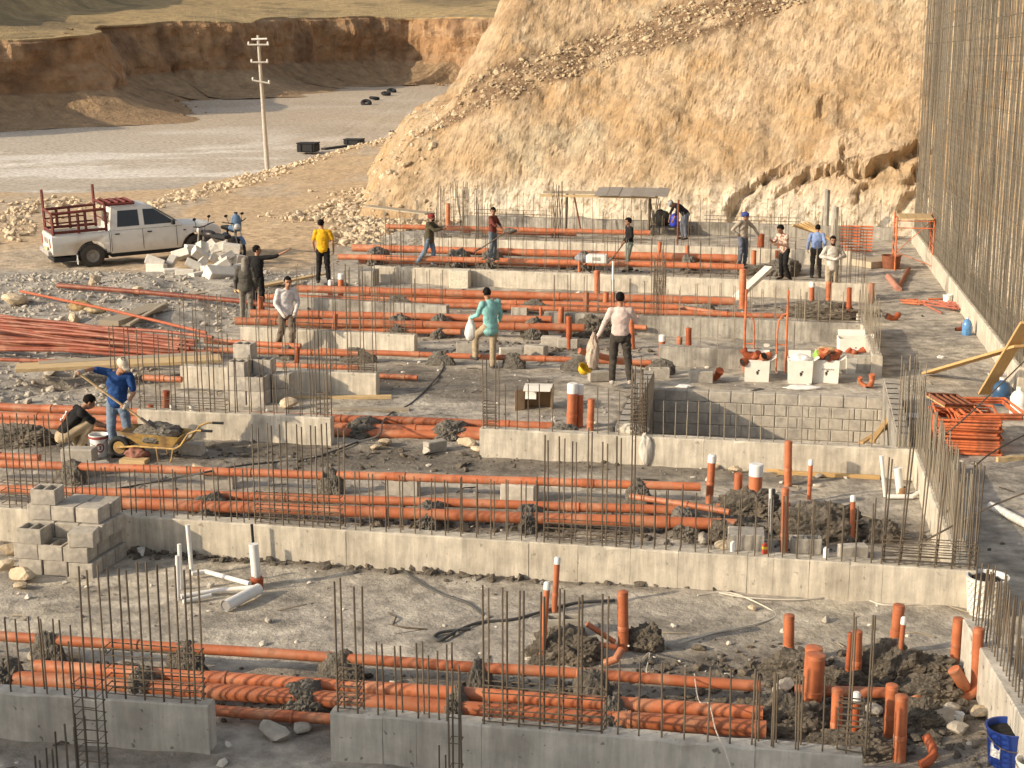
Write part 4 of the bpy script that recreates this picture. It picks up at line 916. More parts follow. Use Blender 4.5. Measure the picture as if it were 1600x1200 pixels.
for q in [(882, 1040, 128, 60, 'dark mortar mound with a grey block sunk in it at the front'), (1248, 1064, 120, 44, 'dark soil mound behind the thick twin risers'), (1230, 1150, 150, 70, 'broad dark soil mound at the right end of the pipe bundle'),
          (1392, 1062, 110, 66, 'dark soil mound round the two leaning risers'), (1460, 1062, 120, 44, 'dark soil mound left of the elbow riser'), (1462, 1098, 120, 52, 'dark soil heap in front of the elbow riser'), (1320, 1084, 90, 46, 'dark soil heap among the tall bars right of the twin risers'),
          (1440, 1140, 90, 50, 'dark soil heap near the bottom right curved pipe'), (1340, 1190, 160, 50, 'dark soil heap right of the end of the front beam'), (925, 528, 66, 44, 'dark soil mound under the riser left of the pink shirt man'),
          (1290, 846, 160, 62, 'large dark soil mound behind the right part of the long cream beam'), (1180, 808, 110, 52, 'dark soil mound at the feet of the middle right riser group'), (1130, 850, 60, 40, 'dark soil heap beside the upright grey block'), (1380, 850, 70, 44, 'dark soil heap by the right bar comb'),
          (1008, 1020, 70, 54, 'dark mortar heap at the foot of the front single riser'), (1290, 500, 120, 30, 'rubble and soil heap behind the white cartons'), (480, 545, 50, 24, 'dark mortar heap at the white shirt man feet'), (1190, 432, 70, 22, 'dark soil heap behind the cream slanted post'), (30, 700, 130, 40, 'dark soil heap at the left edge behind the bars'), (455, 510, 100, 30, 'dark soil heap under the pipes behind the white shirt man')]:
    lump(*q[:4], q[4], mat=M_soil, name='soil_mound', depth=.7, seed=3, rough=.7)
lump(655, 385, 60, 18, 'pale sand heap left of the red cap man', mat=M_pile, name='sand_heap', rough=.4)
lump(650, 385, 130, 26, 'wide pale sand heap behind the far pipe ends', mat=M_pile, name='sand_heap', rough=.3)
lump(790, 352, 120, 18, 'grey gravel heap against the far wall, left one', mat=M_pile, name='sand_heap', rough=.3)
lump(930, 352, 130, 20, 'grey gravel heap against the far wall, right one', mat=M_pile, name='sand_heap', rough=.3)
lump(506, 449, 80, 13, 'low grey heap under the feet of the yellow shirt man', mat=M_pile, name='sand_heap', rough=.25)
lump(760, 404, 46, 16, 'small dark mortar pile at the boy in the dark red shirt', mat=M_mort, name='mortar_pile', rough=.4)
# =================================================================== REBAR MESH WALL ON ITS PLINTH
wl_len = 24.5; wa = cA.copy(); wang = math.atan2(cd.y, cd.x)
wall = thing('rebar_mesh_wall', wa, 'towering double mat of vertical bars on a low concrete plinth along the right side', 'rebar mesh', rot=wang)
pm = MB()
for k in range(10): pm.box((wl_len * (k + .5) / 10, .14 if cn.dot(Vector((-math.sin(wang), math.cos(wang), 0))) > 0 else -.14, .22), (wl_len / 10 - .008, .28, .56), bev=.012)
pm.build('concrete_plinth', [M_conc], wall)
sgn = 1 if cn.dot(Vector((-math.sin(wang), math.cos(wang), 0))) > 0 else -1
allb = []; M_rebar_m = mk('grey_rebar_steel', (.145, .126, .097), var=.35, scale=14, rough=.62, metal=.3, bump=.2, bscale=120, rnd=.25); BARM = MB().tube([(0, 0, 0), (0, 0, 1)], 1.0, 6).mesh('rebar', [M_rebar_m])
for layer, off in ((0, .07), (1, .24)):
    for i in range(164):
        if layer and i % 3: continue
        allb.append((layer, .06 + i * .149 + random.uniform(-.03, .03), off * sgn))
front = sorted([b for b in allb if b[0] == 0], key=lambda b: -b[1])[:100]
rest = [b for b in allb if b not in front]
def vbar(m, b):
    l1, l2 = random.gauss(0, .05), random.gauss(0, .03); m.tube([(b[1], b[2], .4), (b[1] + l1 * .5, b[2] + l2, 5), (b[1] + l1, b[2] + l2, 9.6 + random.uniform(-.3, .3))], .011, 5)
for b in front:
    m = MB(); x_, y_ = 0.0, 0.0; pts = []
    for k in range(8):
        pts.append((x_, y_, k * 1.32)); x_ += random.gauss(0, .022); y_ += random.gauss(0, .012)
    m.tube(pts, .0115, 5); m.build('vertical_bar', [M_rebar_m], wall, (b[1], b[2], .4), fix=False)
m = MB()
for b in rest: vbar(m, b)
o = m.build('vertical_bar', [M_rebar_m], wall, fix=False); o['kind'] = 'stuff'
for k in range(22):
    zz = .6 + k * .41
    rodl(wall, (.0, .055 * sgn, zz + random.uniform(-.05, .05)), (wl_len, .055 * sgn, zz + random.uniform(-.1, .1)), .006, 'horizontal_bar', BARM)
m = MB()
for k in range(22): m.tube([(0, .26 * sgn, .65 + k * .41), (wl_len, .26 * sgn, .65 + k * .41 + random.uniform(-.06, .06))], .007, 4)
o = m.build('horizontal_bar', [M_rebar_m], wall, fix=False); o['kind'] = 'stuff'

# =================================================================== BLOCKS
def block_mesh(L=.40, Wd=.20, H=.20, n=2, t=.032, solid=False):
    m = MB()
    if solid: m.box((0, 0, H / 2), (L, Wd, H), bev=.012, jit=.003); return m
    for s in (-1, 1): m.box((0, s * (Wd / 2 - t / 2), H / 2), (L, t, H), bev=.006)
    for i in range(n + 1): m.box((-L / 2 + t / 2 + (L - t) * i / n, 0, H / 2), (t, Wd - 2 * t, H - .002))
    m.box((0, 0, .012), (L - .01, Wd - .01, .02)); return m
BL = block_mesh().mesh('hollow_block', [M_block]); BL_S = block_mesh(solid=True).mesh('solid_block', [M_block]); BL_W = block_mesh(.5, .25, .25, solid=True).mesh('white_block', [M_wblock])
BL_B = block_mesh(.50, .40, .30, 2, .04).mesh('large_hollow_block', [M_block]); BL_BS = block_mesh(.50, .40, .30, solid=True).mesh('large_solid_block', [M_block])
def blk(me, loc, rot, label, group=None, s=1.0, name='concrete_block'):
    o = ob(name, me, None, loc, rot, (s, s, s) if not isinstance(s, tuple) else s); tag(o, label, 'block', group); return o
# big stack at the left: courses of large blocks, built in the site's own axes
so_ = P(30, 896)
BW, BD, BH = .32, .30, .195
stk = [  # (column along the wall, row in depth, course, mesh, extra turn, words)
 (0, 0, 0, BL_BS, 0, 'bottom course, front row, left'), (1, 0, 0, BL_BS, 0, 'bottom course, front row, middle'), (2, 0, 0, BL_BS, 0, 'bottom course, front row, right'),
 (0, 1, 0, BL_BS, 0, 'bottom course, middle row, left'), (1, 1, 0, BL_BS, 0, 'bottom course, middle row, centre'), (2, 1, 0, BL_BS, 0, 'bottom course, middle row, right'),
 (1, 2, 0, BL_BS, 0, 'bottom course, back row, centre'), (2, 2, 0, BL_BS, 0, 'bottom course, back row, right'),
 (0, 0, 1, BL_BS, 0, 'second course, front row, left'), (1, 0, 1, BL_B, 0, 'second course, front row, open hollow top in the middle'), (2, 0, 1, BL_BS, 0, 'second course, front row, right'),
 (1, 1, 1, BL_BS, 0, 'second course, middle row, centre'), (2, 1, 1, BL_BS, 0, 'second course, middle row, right'), (2, 2, 1, BL_BS, 0, 'second course, back row, right'), (0, 1, 1, BL_BS, 0, 'second course, middle row, left'),
 (0, 0, 2, BL_B, .05, 'third course, front row, hollow block at left'), (2, 0, 2, BL_BS, .22, 'third course, front row, tilted outward at right'), (1, 1, 2, BL_BS, 0, 'third course, middle row, centre'), (2, 1, 2, BL_BS, 0, 'third course, middle row, right'), (0, 1, 2, BL_BS, 0, 'third course, middle row, left'), (2, 2, 2, BL_BS, 0, 'third course, back row, right'),
 (0, 1, 3, BL_BS, .03, 'fourth course, left'), (1, 1, 3, BL_BS, -.03, 'fourth course, centre'), (2, 1, 3, BL_BS, 0, 'fourth course, right'), (1, 2, 3, BL_BS, 0, 'fourth course, back row, centre'), (2, 2, 3, BL_BS, 0, 'fourth course, back row, right'),
 (0, 1, 4, BL_B, .05, 'topmost, a hollow block standing alone on the left')]
for i, j, k, me, tr, wd in stk:
    sx = (k % 2) * -.06 + (.02 * j); loc = so_ + U * (i * (BW + .012) + .16 + sx) + V * (j * .30 + .16 + (.05 if k > 2 else 0)) + Z * (k * (BH + .004)); loc.z += gh(loc.x, loc.y)
    blk(me, loc, UANG + tr + random.uniform(-.06, .06), 'block of big left stack: ' + wd, 'blocks of the big stack at the left edge', s=(.64, .74, .65))
# stack against the beam in the middle left
so_ = P(357, 634) ; so2 = so_
mid = [(0, 0, 0, 1), (0, 0, 1, 1), (0, 0, 2, 0), (1, 0, 0, 1), (1, 0, 1, 0), (1, 1, 0, 1), (1, 1, 1, 1), (0, 1, 0, 1), (0, 1, 1, 1), (0, 1, 2, 1), (1, 1, 2, 0), (0, 1, 3, 0), (2, 1, 0, 1), (2, 1, 1, 1), (0, 0, 3, 0) ]
nm = {}
for i, j, k, sol in mid:
    if (i, j, k) == (0, 0, 3): continue
    loc = so_ + U * (.16 + i * .36 + random.uniform(-.01, .01)) + V * (.2 + j * .36) + Z * (k * .275); loc.z += gh(loc.x, loc.y)
    blk(BL_BS if sol else BL_B, loc, UANG + random.uniform(-.04, .04), f'block of tall stack left of centre: {["left", "middle", "right"][i]} pile, {["front", "back"][j]} row, {["bottom", "second", "third", "top"][k]} course', 'blocks of the tall stack left of centre', s=(.68, .85, .9))
# white block heap beside the pickup
heap = [(245, 428, 0), (268, 432, .5), (290, 436, .2), (312, 441, 1.1), (345, 442, .5), (330, 430, .9), (300, 420, .3), (318, 418, 1.3), (335, 412, .8), (352, 420, .2), (370, 428, 1.0), (380, 438, .4), (268, 415, 1.6), (285, 405, .3), (310, 404, .8), (322, 394, 1.0), (340, 399, .3), (358, 408, .9), (372, 414, 1.4), (330, 386, .6), (346, 388, .3), (240, 418, .2), (300, 392, .9), (362, 396, .3)]
for i, (px, py, a) in enumerate(heap):
    lv = .0 if py > 424 else (.22 if py > 410 else (.42 if py > 398 else .55)); p = P(px, py, 0) if lv == 0 else P(px, max(py + lv * 42, 418), 0)
    o = blk(BL_W, p + Z * (lv * .85 + .02), (random.uniform(-.6, .6) if lv else random.uniform(-.12, .12), random.uniform(-.6, .6) if lv else random.uniform(-.1, .1), a + UANG), f'whitish block in the heap beside the pickup, {"foot of the heap" if lv == 0 else "upper heap"}, {ORD[i] if i < 20 else "rearmost"}', 'white blocks in the heap by the pickup', s=random.uniform(.85, 1.15), name='building_block')
o = blk(BL_W, P(340, 443) + Z * .05, (.55, .15, .7), 'largest whitish block at the right front of the heap, tilted with printed side', s=1.75, name='building_block')
# single blocks under and beside the pipes
SB_ = [(345, 762, BL_S, .1, 'block under a mortar cap holding the single pipe behind the wheelbarrow, left of the row', 1.15), (630, 772, BL, .05, 'hollow block carrying the single pipe, left of centre behind the long cream beam', 1.2), (812, 782, BL_S, -.1, 'block carrying the single pipe, centre behind the long cream beam', 1.3),
       (1165, 862, BL_BS, .05, 'upright grey block among the riser pipes behind the long cream beam', .95), (1258, 862, BL, .1, 'small hollow block lying with its holes facing the camera behind the long cream beam', 1.0), (1332, 872, BL_S, .3, 'pale block lying behind the long cream beam, under the slim elbow riser', .9),
       (880, 990, BL, .2, 'grey hollow block sunk in the front mortar mound', 1.0), (842 + 20, 541, BL_S, 0, 'left one of two pale blocks under the pipes left of the pink shirt man', 1.15), (862 + 26, 544, BL_S, 0, 'right one of two pale blocks under the pipes left of the pink shirt man', 1.15),
       (812, 492, BL, 0, 'hollow block standing on edge with four holes near the teal shirt man', 1.0), (798, 560, BL_S, .3, 'rough block behind the right foot of the teal shirt man', 1.2), (838, 556, BL_S, -.3, 'rounded mortar-covered block right of the teal shirt man', 1.2),
       (730, 552, BL, .2, 'block the teal shirt man rests his raised foot on', 1.2), (700, 470, BL_W, 0, 'white slab block on the double pipes left of the teal shirt man', .7), (1095, 597, BL_S, .1, 'pale block on the slab right of the pink shirt man', 1.2), (1030, 590, BL, .2, 'hollow block lying open at the riser group right of the pink shirt man', 1.0),
       (935, 595, BL_S, .4, 'white-dusted block at the feet of the pink shirt man', 1.0), (470, 492, BL_S, 0, 'grey block on the pipes beside the white shirt man', 1.1), (745, 370, BL_S, 0, 'block by the shovelling boy', 1.0), (300, 705 + 5, BL_S, .1, 'flat pale block on the mud behind the single pipe, left of the bars', 1.0),
       (905, 412, BL, 0, 'far hollow block with its holes facing the camera, beside the saw stand', 1.0), (755, 418, BL, .1, 'far hollow block between the stirrups of the long grey beam', 1.0), (680, 705, BL_S, .8, 'broken pale block among rubble in front of the three pipes', .9), (125, 724, BL_S, .1, 'pale block beside the feet of the squatting man', 1.3), (150, 742, BL_S, .7, 'tilted block under the single pipe below the bucket', 1.0)]
for px, py, me, a, lb, s in SB_: blk(me, Pg(px, py), UANG + a, lb, None, s)
p = P(718, 450); o = blk(block_mesh(.55, .42, .5, solid=True).mesh('patterned_block', [mk('patterned_foam', (.60, .55, .44), var=.3, scale=30, rough=.9, bump=.4, bscale=60)]), p + V * .1, UANG, 'square block with a woven pattern leaning on the long grey beam', s=(1, 1, 1), name='patterned_block')
blk(block_mesh(.45, .6, .45, solid=True).mesh('beam_end_block', [M_conc_d]), P(576, 446), UANG, 'square concrete end block at the left end of the long grey beam', name='concrete_block')

# =================================================================== ROCKS ONE CAN COUNT
def rock(px, py, w, label, mat=M_rock, seed=0, z=None, flatn=1.0):
    p = Pg(px, py) if z is None else P(px, py, z); r = w / pxm(p) / 2; vs, fs = RT2[seed % 8]; rr = random.Random(seed); k = np.array([1, .8, .75 * flatn]) * r
    nz = 1 + .12 * fbm(vs[:, 0] * 3 + seed, vs[:, 1] * 3 + vs[:, 2] * 2, 3, 301); v2 = vs * nz[:, None] * k
    o = ob('rock', np_mesh('rock', v2, fs, [mat]), None, p + Vector((0, r * .5, r * .42 * flatn)), (rr.uniform(-.2, .2), rr.uniform(-.2, .2), rr.uniform(0, 6))); tag(o, label, 'rock'); return o
for i, q in enumerate([(31, 912, 54, 'pale angular boulder at the left edge below the block stack'), (8, 895, 40, 'rock half cut by the left edge next to the angular boulder'), (15, 870, 44, 'pale flat stone left of the block stack'), (30, 922, 26, 'small pale stone in front of the angular boulder'),
     (428, 1160, 58, 'grey broken rock under the mortar at the gap between the front beams', M_rockg), (468, 1150, 40, 'smaller grey rock under the mortar at the gap between the front beams', M_rockg), (60, 1036, 44, 'pale stone under the left mortar lump of the front pipe', M_rockg), (110, 1034, 34, 'whitish stone below the front single pipe at left'),
     (1490, 1118, 40, 'brown-grey rock at the foot of the elbow riser', M_rockg), (1532, 1125, 44, 'yellowish boulder right of the elbow riser'), (1475, 1140, 60, 'flat grey rock in front of the elbow riser', M_rockg), (1500, 1150, 40, 'dark grey slab of rock above the blue bucket', M_rockg),
     (1225, 1085, 44, 'grey rock beside the foot of the thick twin risers', M_rockg), (1365, 1120, 40, 'grey rock between the cage and the pair of risers', M_rockg), (1350, 1140, 34, 'small grey rock in front of the cage on the beam end', M_rockg), (600, 700, 34, 'pale rubble piece under the left mortar lump by the tank', M_rock), (730, 700, 36, 'white rubble piece left of the tank beam'), (745, 708, 24, 'small white rubble piece touching the tank beam end'), (665, 712, 26, 'grey rubble piece in the mud left of the tank beam', M_rockg),
     (585, 705, 22, 'tan rubble piece in the mud by the hose'), (1100, 850, 34, 'dark grey rock beside the stub of thick pipe', M_rockg), (1130, 862, 36, 'tan rock left of the upright grey block'), (620, 860, 26, 'pale stone behind the long cream beam, left of centre', M_rockg), (785, 858, 32, 'grey stone behind the long cream beam, centre', M_rockg), (695, 842, 22, 'white stone behind the long cream beam', M_rock),
     (420, 975, 20, 'small stone on the slab in front of the white soil pipe', M_rockg), (1290, 975, 22, 'grey stone on the slab behind the risers', M_rockg), (1178, 955, 18, 'white stone on the slab by the pale cable', M_rock), (178, 868, 24, 'whitish stone at the right foot of the block stack'), (760, 1075, 30, 'pale stone under the front pipe, centre', M_rockg), (945, 1078, 34, 'white stone under the front pipe, right of the mound'),
     (450, 640, 40, 'yellowish rock behind the short cream beam'), (145, 447, 40, 'tan rock beside the long orange pipe on the gravel'), (215, 462, 34, 'pale rock under the long orange pipe on the gravel'), (115, 505, 34, 'brown rock next to the mossy sacks'), (330, 700, 20, 'white stone in front of the short cream beam'), (310, 738, 26, 'rock under the hose'), (20, 480, 50, 'large tan stone at the left edge by the gravel bank'), (1285, 868, 22, 'white can shaped stone'),
     (1118, 735, 22, 'white stone before the tank beam, left'), (1150, 740, 24, 'white stone before the tank beam, centre'), (1280, 748, 18, 'grey stone before the tank beam, right', M_rockg)]):
    if 'can shaped' in q[3]: continue
    rock(q[0], q[1], q[2], q[3], q[4] if len(q) > 4 else M_rock, seed=i)

# =================================================================== TIMBER
def plank(a, b, w, t, label, mat=M_wood, za=.03, zb=.03, name='timber_plank', cat='plank'):
    A_, B_ = P(a[0], a[1], za), (b if isinstance(b, Vector) else P(b[0], b[1], zb)); d = (B_ - A_); L = d.length; q = d.to_track_quat('X', 'Z'); m = MB(); m.box((L / 2, 0, 0), (L, w, t), bev=.004); o = m.build(name, [mat], None, A_, q); tag(o, label, cat); return o
plank((25, 575), (345, 560), .62, .07, 'long pale plank platform lying from the left edge to the beam with the block stack', M_wood, .42, .42)
plank((60, 568), (330, 553), .3, .05, 'greyer plank lying behind the long pale plank platform', M_woodg, .44, .44)
plank((460, 622), (612, 620), .14, .06, 'thin pale batten lying in front of the beam with the stirrup cluster', M_wood)
plank((520, 640), (640, 640), .18, .05, 'grey board lying on the slab left of the hose', M_woodg)
plank((1449, 583), Vector((9.15, 26.6, 1.25)), .26, .05, 'long yellow plank lying on the walkway at the right edge', M_wood_y, .05, .5)
plank((1538, 615), Vector((9.1, 26.2, 1.75)), .24, .05, 'yellow plank slanting up and out of the right edge', M_wood_y, .05, 1.0)
plank((1362, 690), (1388, 655), .09, .05, 'yellow timber leaning inside the right end of the sunken tank', M_wood_y, -.05, .1)
plank((1345, 692), (1390, 665), .09, .04, 'second timber lying across inside the right end of the sunken tank', M_wood_y, -.05, .0)
plank((1070, 722), (1220, 736), .06, .05, 'yellow timber rail lying in front of the tank beam, left length', M_wood_y)
plank((1215, 738), (1375, 746), .08, .06, 'orange-yellow timber rail lying in front of the tank beam, right length', M_wood_y)
plank((190, 720), (230, 722), .2, .09, 'small pale timber offcut under the wheelbarrow nose', M_wood)
plank((170, 505), (248, 478), .5, .12, 'pile of weathered boards on the gravel bank', M_woodg, .3, .3)
plank((200, 508), (258, 474), .1, .05, 'single board leaning on the pile of weathered boards', M_woodg, .3, .35)
plank((290, 462), (450, 438), .28, .06, 'plank path from the white blocks to the works, left length', M_woodg, .1, .15)
plank((370, 455), (505, 428), .2, .06, 'pale plank path behind the yellow shirt man', M_wood, .2, .2)
plank((575, 322), (672, 334), .5, .05, 'grey board platform on trestles at the far left corner of the works', M_woodg, .95, .95)
for px, py, lb in [(600, 345, 'left trestle post of the grey board platform'), (652, 350, 'right trestle post of the grey board platform')]:
    p = P(px, py); o = MB().box((0, 0, .45), (.08, .08, .95)).build('trestle_post', [M_woodg], None, p); tag(o, lb, 'post')
for i in range(5): plank((1238 + i * 6, 352 - i), (1282 + i * 4, 366 + i * 2), .10, .06, f'{ORD[i]} timber from the left in the bundle behind the plaid shirt man', M_wood_y, 1.0, .65)
o = plank((1150, 466), (1202, 418), .26, .1, 'cream slanted post leaning on the thick riser by the long grey beam', M_wblock, .25, .95, 'slanted_post', 'post')
plank((1345, 412), (1390, 408), .9, .2, 'pile of striped boards on the far right walkway', M_woodg, .12, .12)
# slender pipe bundle on the gravel bank, left
for i in range(24):
    f = i / 23; A_ = P(-90, 497 + f * 58 + random.uniform(-4, 4), .20); B_ = P(280 + random.uniform(-30, 55), 528 + f * 26 + random.uniform(-3, 6), .2 + .25 * random.random()); A_.z += .28 * (1 - abs(f - .45)) + random.uniform(0, .12)
    pts = [A_.lerp(B_, k / 6) + Vector((0, 0, .04 * math.sin(k * 1.3 + i))) for k in range(7)]
    pipe(pts, .075, f'dusty orange pipe in the loose bundle on the left gravel, {ORD[i] + " from the back" if i < 20 else "among the nearest"}', M_pvc_old, group='dusty pipes in the loose bundle on the left', seg=8)
pipe([P(-60, 560, .3), P(132, 566, .3)], .08, 'single dusty orange pipe lying in front of the loose pipe bundle', M_pvc_old, seg=8)
pipe([P(90, 446, .3), P(230, 457, .3), P(371, 470, .3), P(430, 478, .25)], .13, 'long orange pipe lying across the gravel toward the grey hood man', M_pvc_old, sockets=(.3, .8))
pipe([P(32, 455, .35), P(180, 486, .4), P(322, 520, .3)], .07, 'thin dark red pipe lying slantwise over the gravel and boards', M_pvc_br, seg=8)

# =================================================================== HOSES AND CABLES
def cable(pts, r, label, mat=M_black, z=.02, name='hose'):
    q = [P(*p[:2], p[2] if len(p) > 2 else z) for p in pts]; out = []
    for i in range(len(q) - 1):
        p0, p1, p2, p3 = q[max(i - 1, 0)], q[i], q[i + 1], q[min(i + 2, len(q) - 1)]
        for k in range(6):
            t = k / 6; out.append(.5 * ((2 * p1) + (p2 - p0) * t + (2 * p0 - 5 * p1 + 4 * p2 - p3) * t * t + (3 * p1 - p0 - 3 * p2 + p3) * t ** 3))
    out.append(q[-1]); b = out[0].copy(); o = MB().tube([v - b for v in out], r, 7).build(name, [mat], None, b); tag(o, label, 'hose' if name == 'hose' else 'cable'); return o
M_hose = flat('hose_rubber', (.07, .068, .066), rough=.6)
cable([(720, 540), (700, 556), (690, 580), (668, 606), (640, 632), (612, 645), (598, 660, .35), (592, 680, .3), (560, 690)], .016, 'grey hose winding from the teal shirt man to the pipes left of the tank', M_hose)
cable([(175, 765, .05), (250, 752), (320, 738, .3), (380, 727, .2), (430, 722), (490, 715), (560, 690)], .016, 'black hose winding across the mud in front of the short cream beam', M_hose)
cable([(632, 892), (655, 910), (690, 928), (730, 942), (756, 962)], .016, 'dark hose on the front slab, left length', M_hose)
cable([(960, 938), (900, 942), (850, 955), (800, 968), (752, 972), (716, 985), (690, 1000), (678, 996), (690, 988), (735, 982)], .018, 'black hose looping on the front slab behind the tall bars', M_hose)
M_cw = flat('pale_cable', (.55, .50, .42), rough=.6)
cable([(1090, 930), (1140, 926), (1190, 945), (1212, 962), (1180, 975), (1120, 988), (1060, 1005)], .010, 'pale cable curling on the front slab at right of centre', M_cw, name='cable')
cable([(1120, 925), (1170, 934), (1250, 937), (1330, 930), (1380, 945), (1440, 944), (1500, 946)], .010, 'pale cable along the foot of the long cream beam at right', M_cw, name='cable')
cable([(1085, 1053, .3), (1092, 1095, .5), (1108, 1100, .52), (1118, 1140, .5), (1132, 1170, .49), (1146, 1215, .3)], .006, 'thin white string hanging over the front beam', M_cw, name='cable')
cable([(1000, 1035), (1015, 1020), (1010, 1050), (1020, 1045)], .008, 'pale wire loop at the foot of the front single riser', M_cw, name='cable')
cable([(1440, 700, .5), (1500, 660, 1.0), (1610, 555, 1.6)], .012, 'dark bar slanting over the stack of orange frames, upper', M_rebar, name='cable')
cable([(1480, 800, .5), (1530, 722, .9), (1615, 672, 1.1)], .012, 'dark bar slanting from the bar comb to the right edge, middle', M_rebar, name='cable')
cable([(1445, 845, .5), (1540, 795, .8), (1615, 765, 1.0)], .012, 'dark bar slanting from the bar comb to the right edge, lower', M_rebar, name='cable')

# =================================================================== CARTONS, BUCKETS, LOOSE FITTINGS
M_sticker = flat('dark_logo_ink', (.05, .04, .035))
def carton(px, py, w, h, dp, rot, label, fill='fittings', mat=M_card_w, open_=True, logo=True, tilt=0, writing=False):
    b = P(px, py); sc = pxm(b); W_, H_ = w / sc, h / sc / .97; D_ = dp; t = .012
    o = thing('carton', b + V * D_ / 2, label, 'carton', rot=UANG + rot); o.rotation_euler.x = tilt
    m = MB(); tp = 1.06
    for (x0, y0, x1, y1) in [(-W_ / 2, -D_ / 2, W_ / 2, -D_ / 2), (W_ / 2, -D_ / 2, W_ / 2, D_ / 2), (W_ / 2, D_ / 2, -W_ / 2, D_ / 2), (-W_ / 2, D_ / 2, -W_ / 2, -D_ / 2)]:
        k = 1 - t / max(abs(x1 - x0), abs(y1 - y0)) * 2
        o4 = [(x0, y0, 0), (x1, y1, 0), (x1 * tp, y1 * tp, H_), (x0 * tp, y0 * tp, H_)]; i4 = [((x - math.copysign(t, x)), (y - math.copysign(t, y)), z) for x, y, z in o4]
        m.add(o4 + i4, [(0, 1, 2, 3), (5, 4, 7, 6), (3, 2, 6, 7)])
    m.add([(-W_ / 2 + t, -D_ / 2 + t, .01), (W_ / 2 - t, -D_ / 2 + t, .01), (W_ / 2 - t, D_ / 2 - t, .01), (-W_ / 2 + t, D_ / 2 - t, .01)], [(0, 1, 2, 3)])
    m.build('carton_box', [mat], o, fix=False)
    f = MB(); hw = W_ * .5
    for s, yy, an in ((1, D_ / 2 * tp, .9), (-1, -D_ / 2 * tp, 2.5)):
        pass
    f.box((0, D_ / 2 * tp + .06, H_ + .05), (W_ * .96, .006, .17), Matrix.Rotation(-.8, 3, 'X')); f.box((W_ / 2 * tp + .06, 0, H_ + .02), (.006, D_ * .9, .15), Matrix.Rotation(1.0, 3, 'Y')); f.build('carton_flap', [mat], o)
    if logo:
        lg = MB(); yf = -D_ / 2 * (1 + .06 * .45) - .004; cx = W_ * .02
        pts = [(math.cos(a) * .05 * (1 - .35 * (a > 3)), math.sin(a) * .05) for a in [k * 2 * math.pi / 14 for k in range(14)]]
        lg.prism([(x * .55 + cx, y * .8 + H_ * .42) for x, y in pts], 0, .003, lambda x, y, hh: Vector((x, yf - hh, y)))
        lg.prism([(x * .5 + cx + .025, y * .35 + H_ * .42 + .05) for x, y in pts], 0, .003, lambda x, y, hh: Vector((x, yf - hh, y)))
        lg.build('printed_emblem', [M_sticker], o)
        if writing:
            l2 = MB()
            for k in range(7): l2.box((-W_ * .12 + k * W_ * .07, yf - .002, H_ * .60 + .006 * (k % 2)), (W_ * .045, .004, .03))
            l2.build('printed_line', [M_inkg], o)
    return o, W_, H_, D_
def fitting(loc, label, a=0, s=1.0, mat=None, group='loose orange pipe fittings'):
    m = MB(); r = .055 * s
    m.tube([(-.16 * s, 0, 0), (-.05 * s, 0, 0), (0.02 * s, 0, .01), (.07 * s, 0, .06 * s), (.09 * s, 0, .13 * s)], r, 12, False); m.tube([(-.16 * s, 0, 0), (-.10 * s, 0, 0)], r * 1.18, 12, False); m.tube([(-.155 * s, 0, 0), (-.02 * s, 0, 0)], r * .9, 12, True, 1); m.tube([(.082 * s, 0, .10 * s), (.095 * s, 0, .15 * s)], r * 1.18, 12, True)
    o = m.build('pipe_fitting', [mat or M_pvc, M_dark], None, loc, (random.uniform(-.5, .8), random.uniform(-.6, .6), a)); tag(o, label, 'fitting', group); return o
def sack(loc, label, rx, ry, rz, mat, name='plastic_bag', cat='bag', seed=1, parent=None, rough=.5, taper=0.0):
    bm = bmesh.new(); bmesh.ops.create_icosphere(bm, subdivisions=4, radius=1.0); vs = np.array([v.co[:] for v in bm.verts]); fs = np.array([[v.index for v in f.verts] for f in bm.faces]); bm.free()
    nz = 1 + rough * (.4 * fbm(vs[:, 0] * 2 + seed, vs[:, 1] * 2 + vs[:, 2] * 2, 3, 401) + .35 * np.abs(fbm(vs[:, 0] * 5 + seed, vs[:, 1] * 5 + vs[:, 2] * 2, 3, 405)))
    o = ob(name, np_mesh(name, vs * nz[:, None] * np.array([rx, ry, rz]) * np.column_stack([1 - taper * np.clip(vs[:, 2] * .5 + .5, 0, 1) ** 1.2] * 2 + [np.ones(len(vs))]), fs, [mat], smooth=True), parent, loc); 
    if label: tag(o, label, cat)
    return o
M_bag = mk('white_film', (.72, .70, .67), var=.1, rough=.5, bump=.3, bscale=14); M_bagg = mk('grey_film', (.42, .40, .38), var=.2, rough=.5, bump=.3)
M_green = flat('green_film', (.28, .50, .10), rough=.6)
cs = [carton(1182, 597, 37, 34, .40, 0, 'leftmost white carton full of orange pipe elbows, below the scaffold frame'), carton(1249, 600, 36, 36, .40, .06, 'middle white carton filled with a white plastic bag'), carton(1290, 599, 39, 36, .40, -.04, 'right white carton with a green wrapper and orange fittings on top', writing=True),
      carton(1338, 584, 38, 24, .35, .25, 'tilted white carton lying behind the others, against the beam end'), carton(1332, 560, 44, 30, .40, .1, 'big white carton standing at the back with its lid open', logo=True)]
for ci, (o, W_, H_, D_) in enumerate(cs[:3] + cs[3:4]):
    if ci == 1: sack(o.location + Z * (H_ - .02), 'crumpled white plastic bag inside the middle carton', W_ * .46, D_ * .42, .12, M_bag); continue
    for k in range(5 if ci != 3 else 2):
        fitting(o.location + U * random.uniform(-W_ * .32, W_ * .32) + V * random.uniform(-D_ * .3, D_ * .25) + Z * (H_ + random.uniform(-.06, .06)), f'orange elbow fitting heaped in the {["leftmost white carton", "", "right white carton", "tilted white carton"][ci]}', random.uniform(0, 6), random.uniform(.9, 1.3), random.choice([M_pvc, M_pvc_br]))
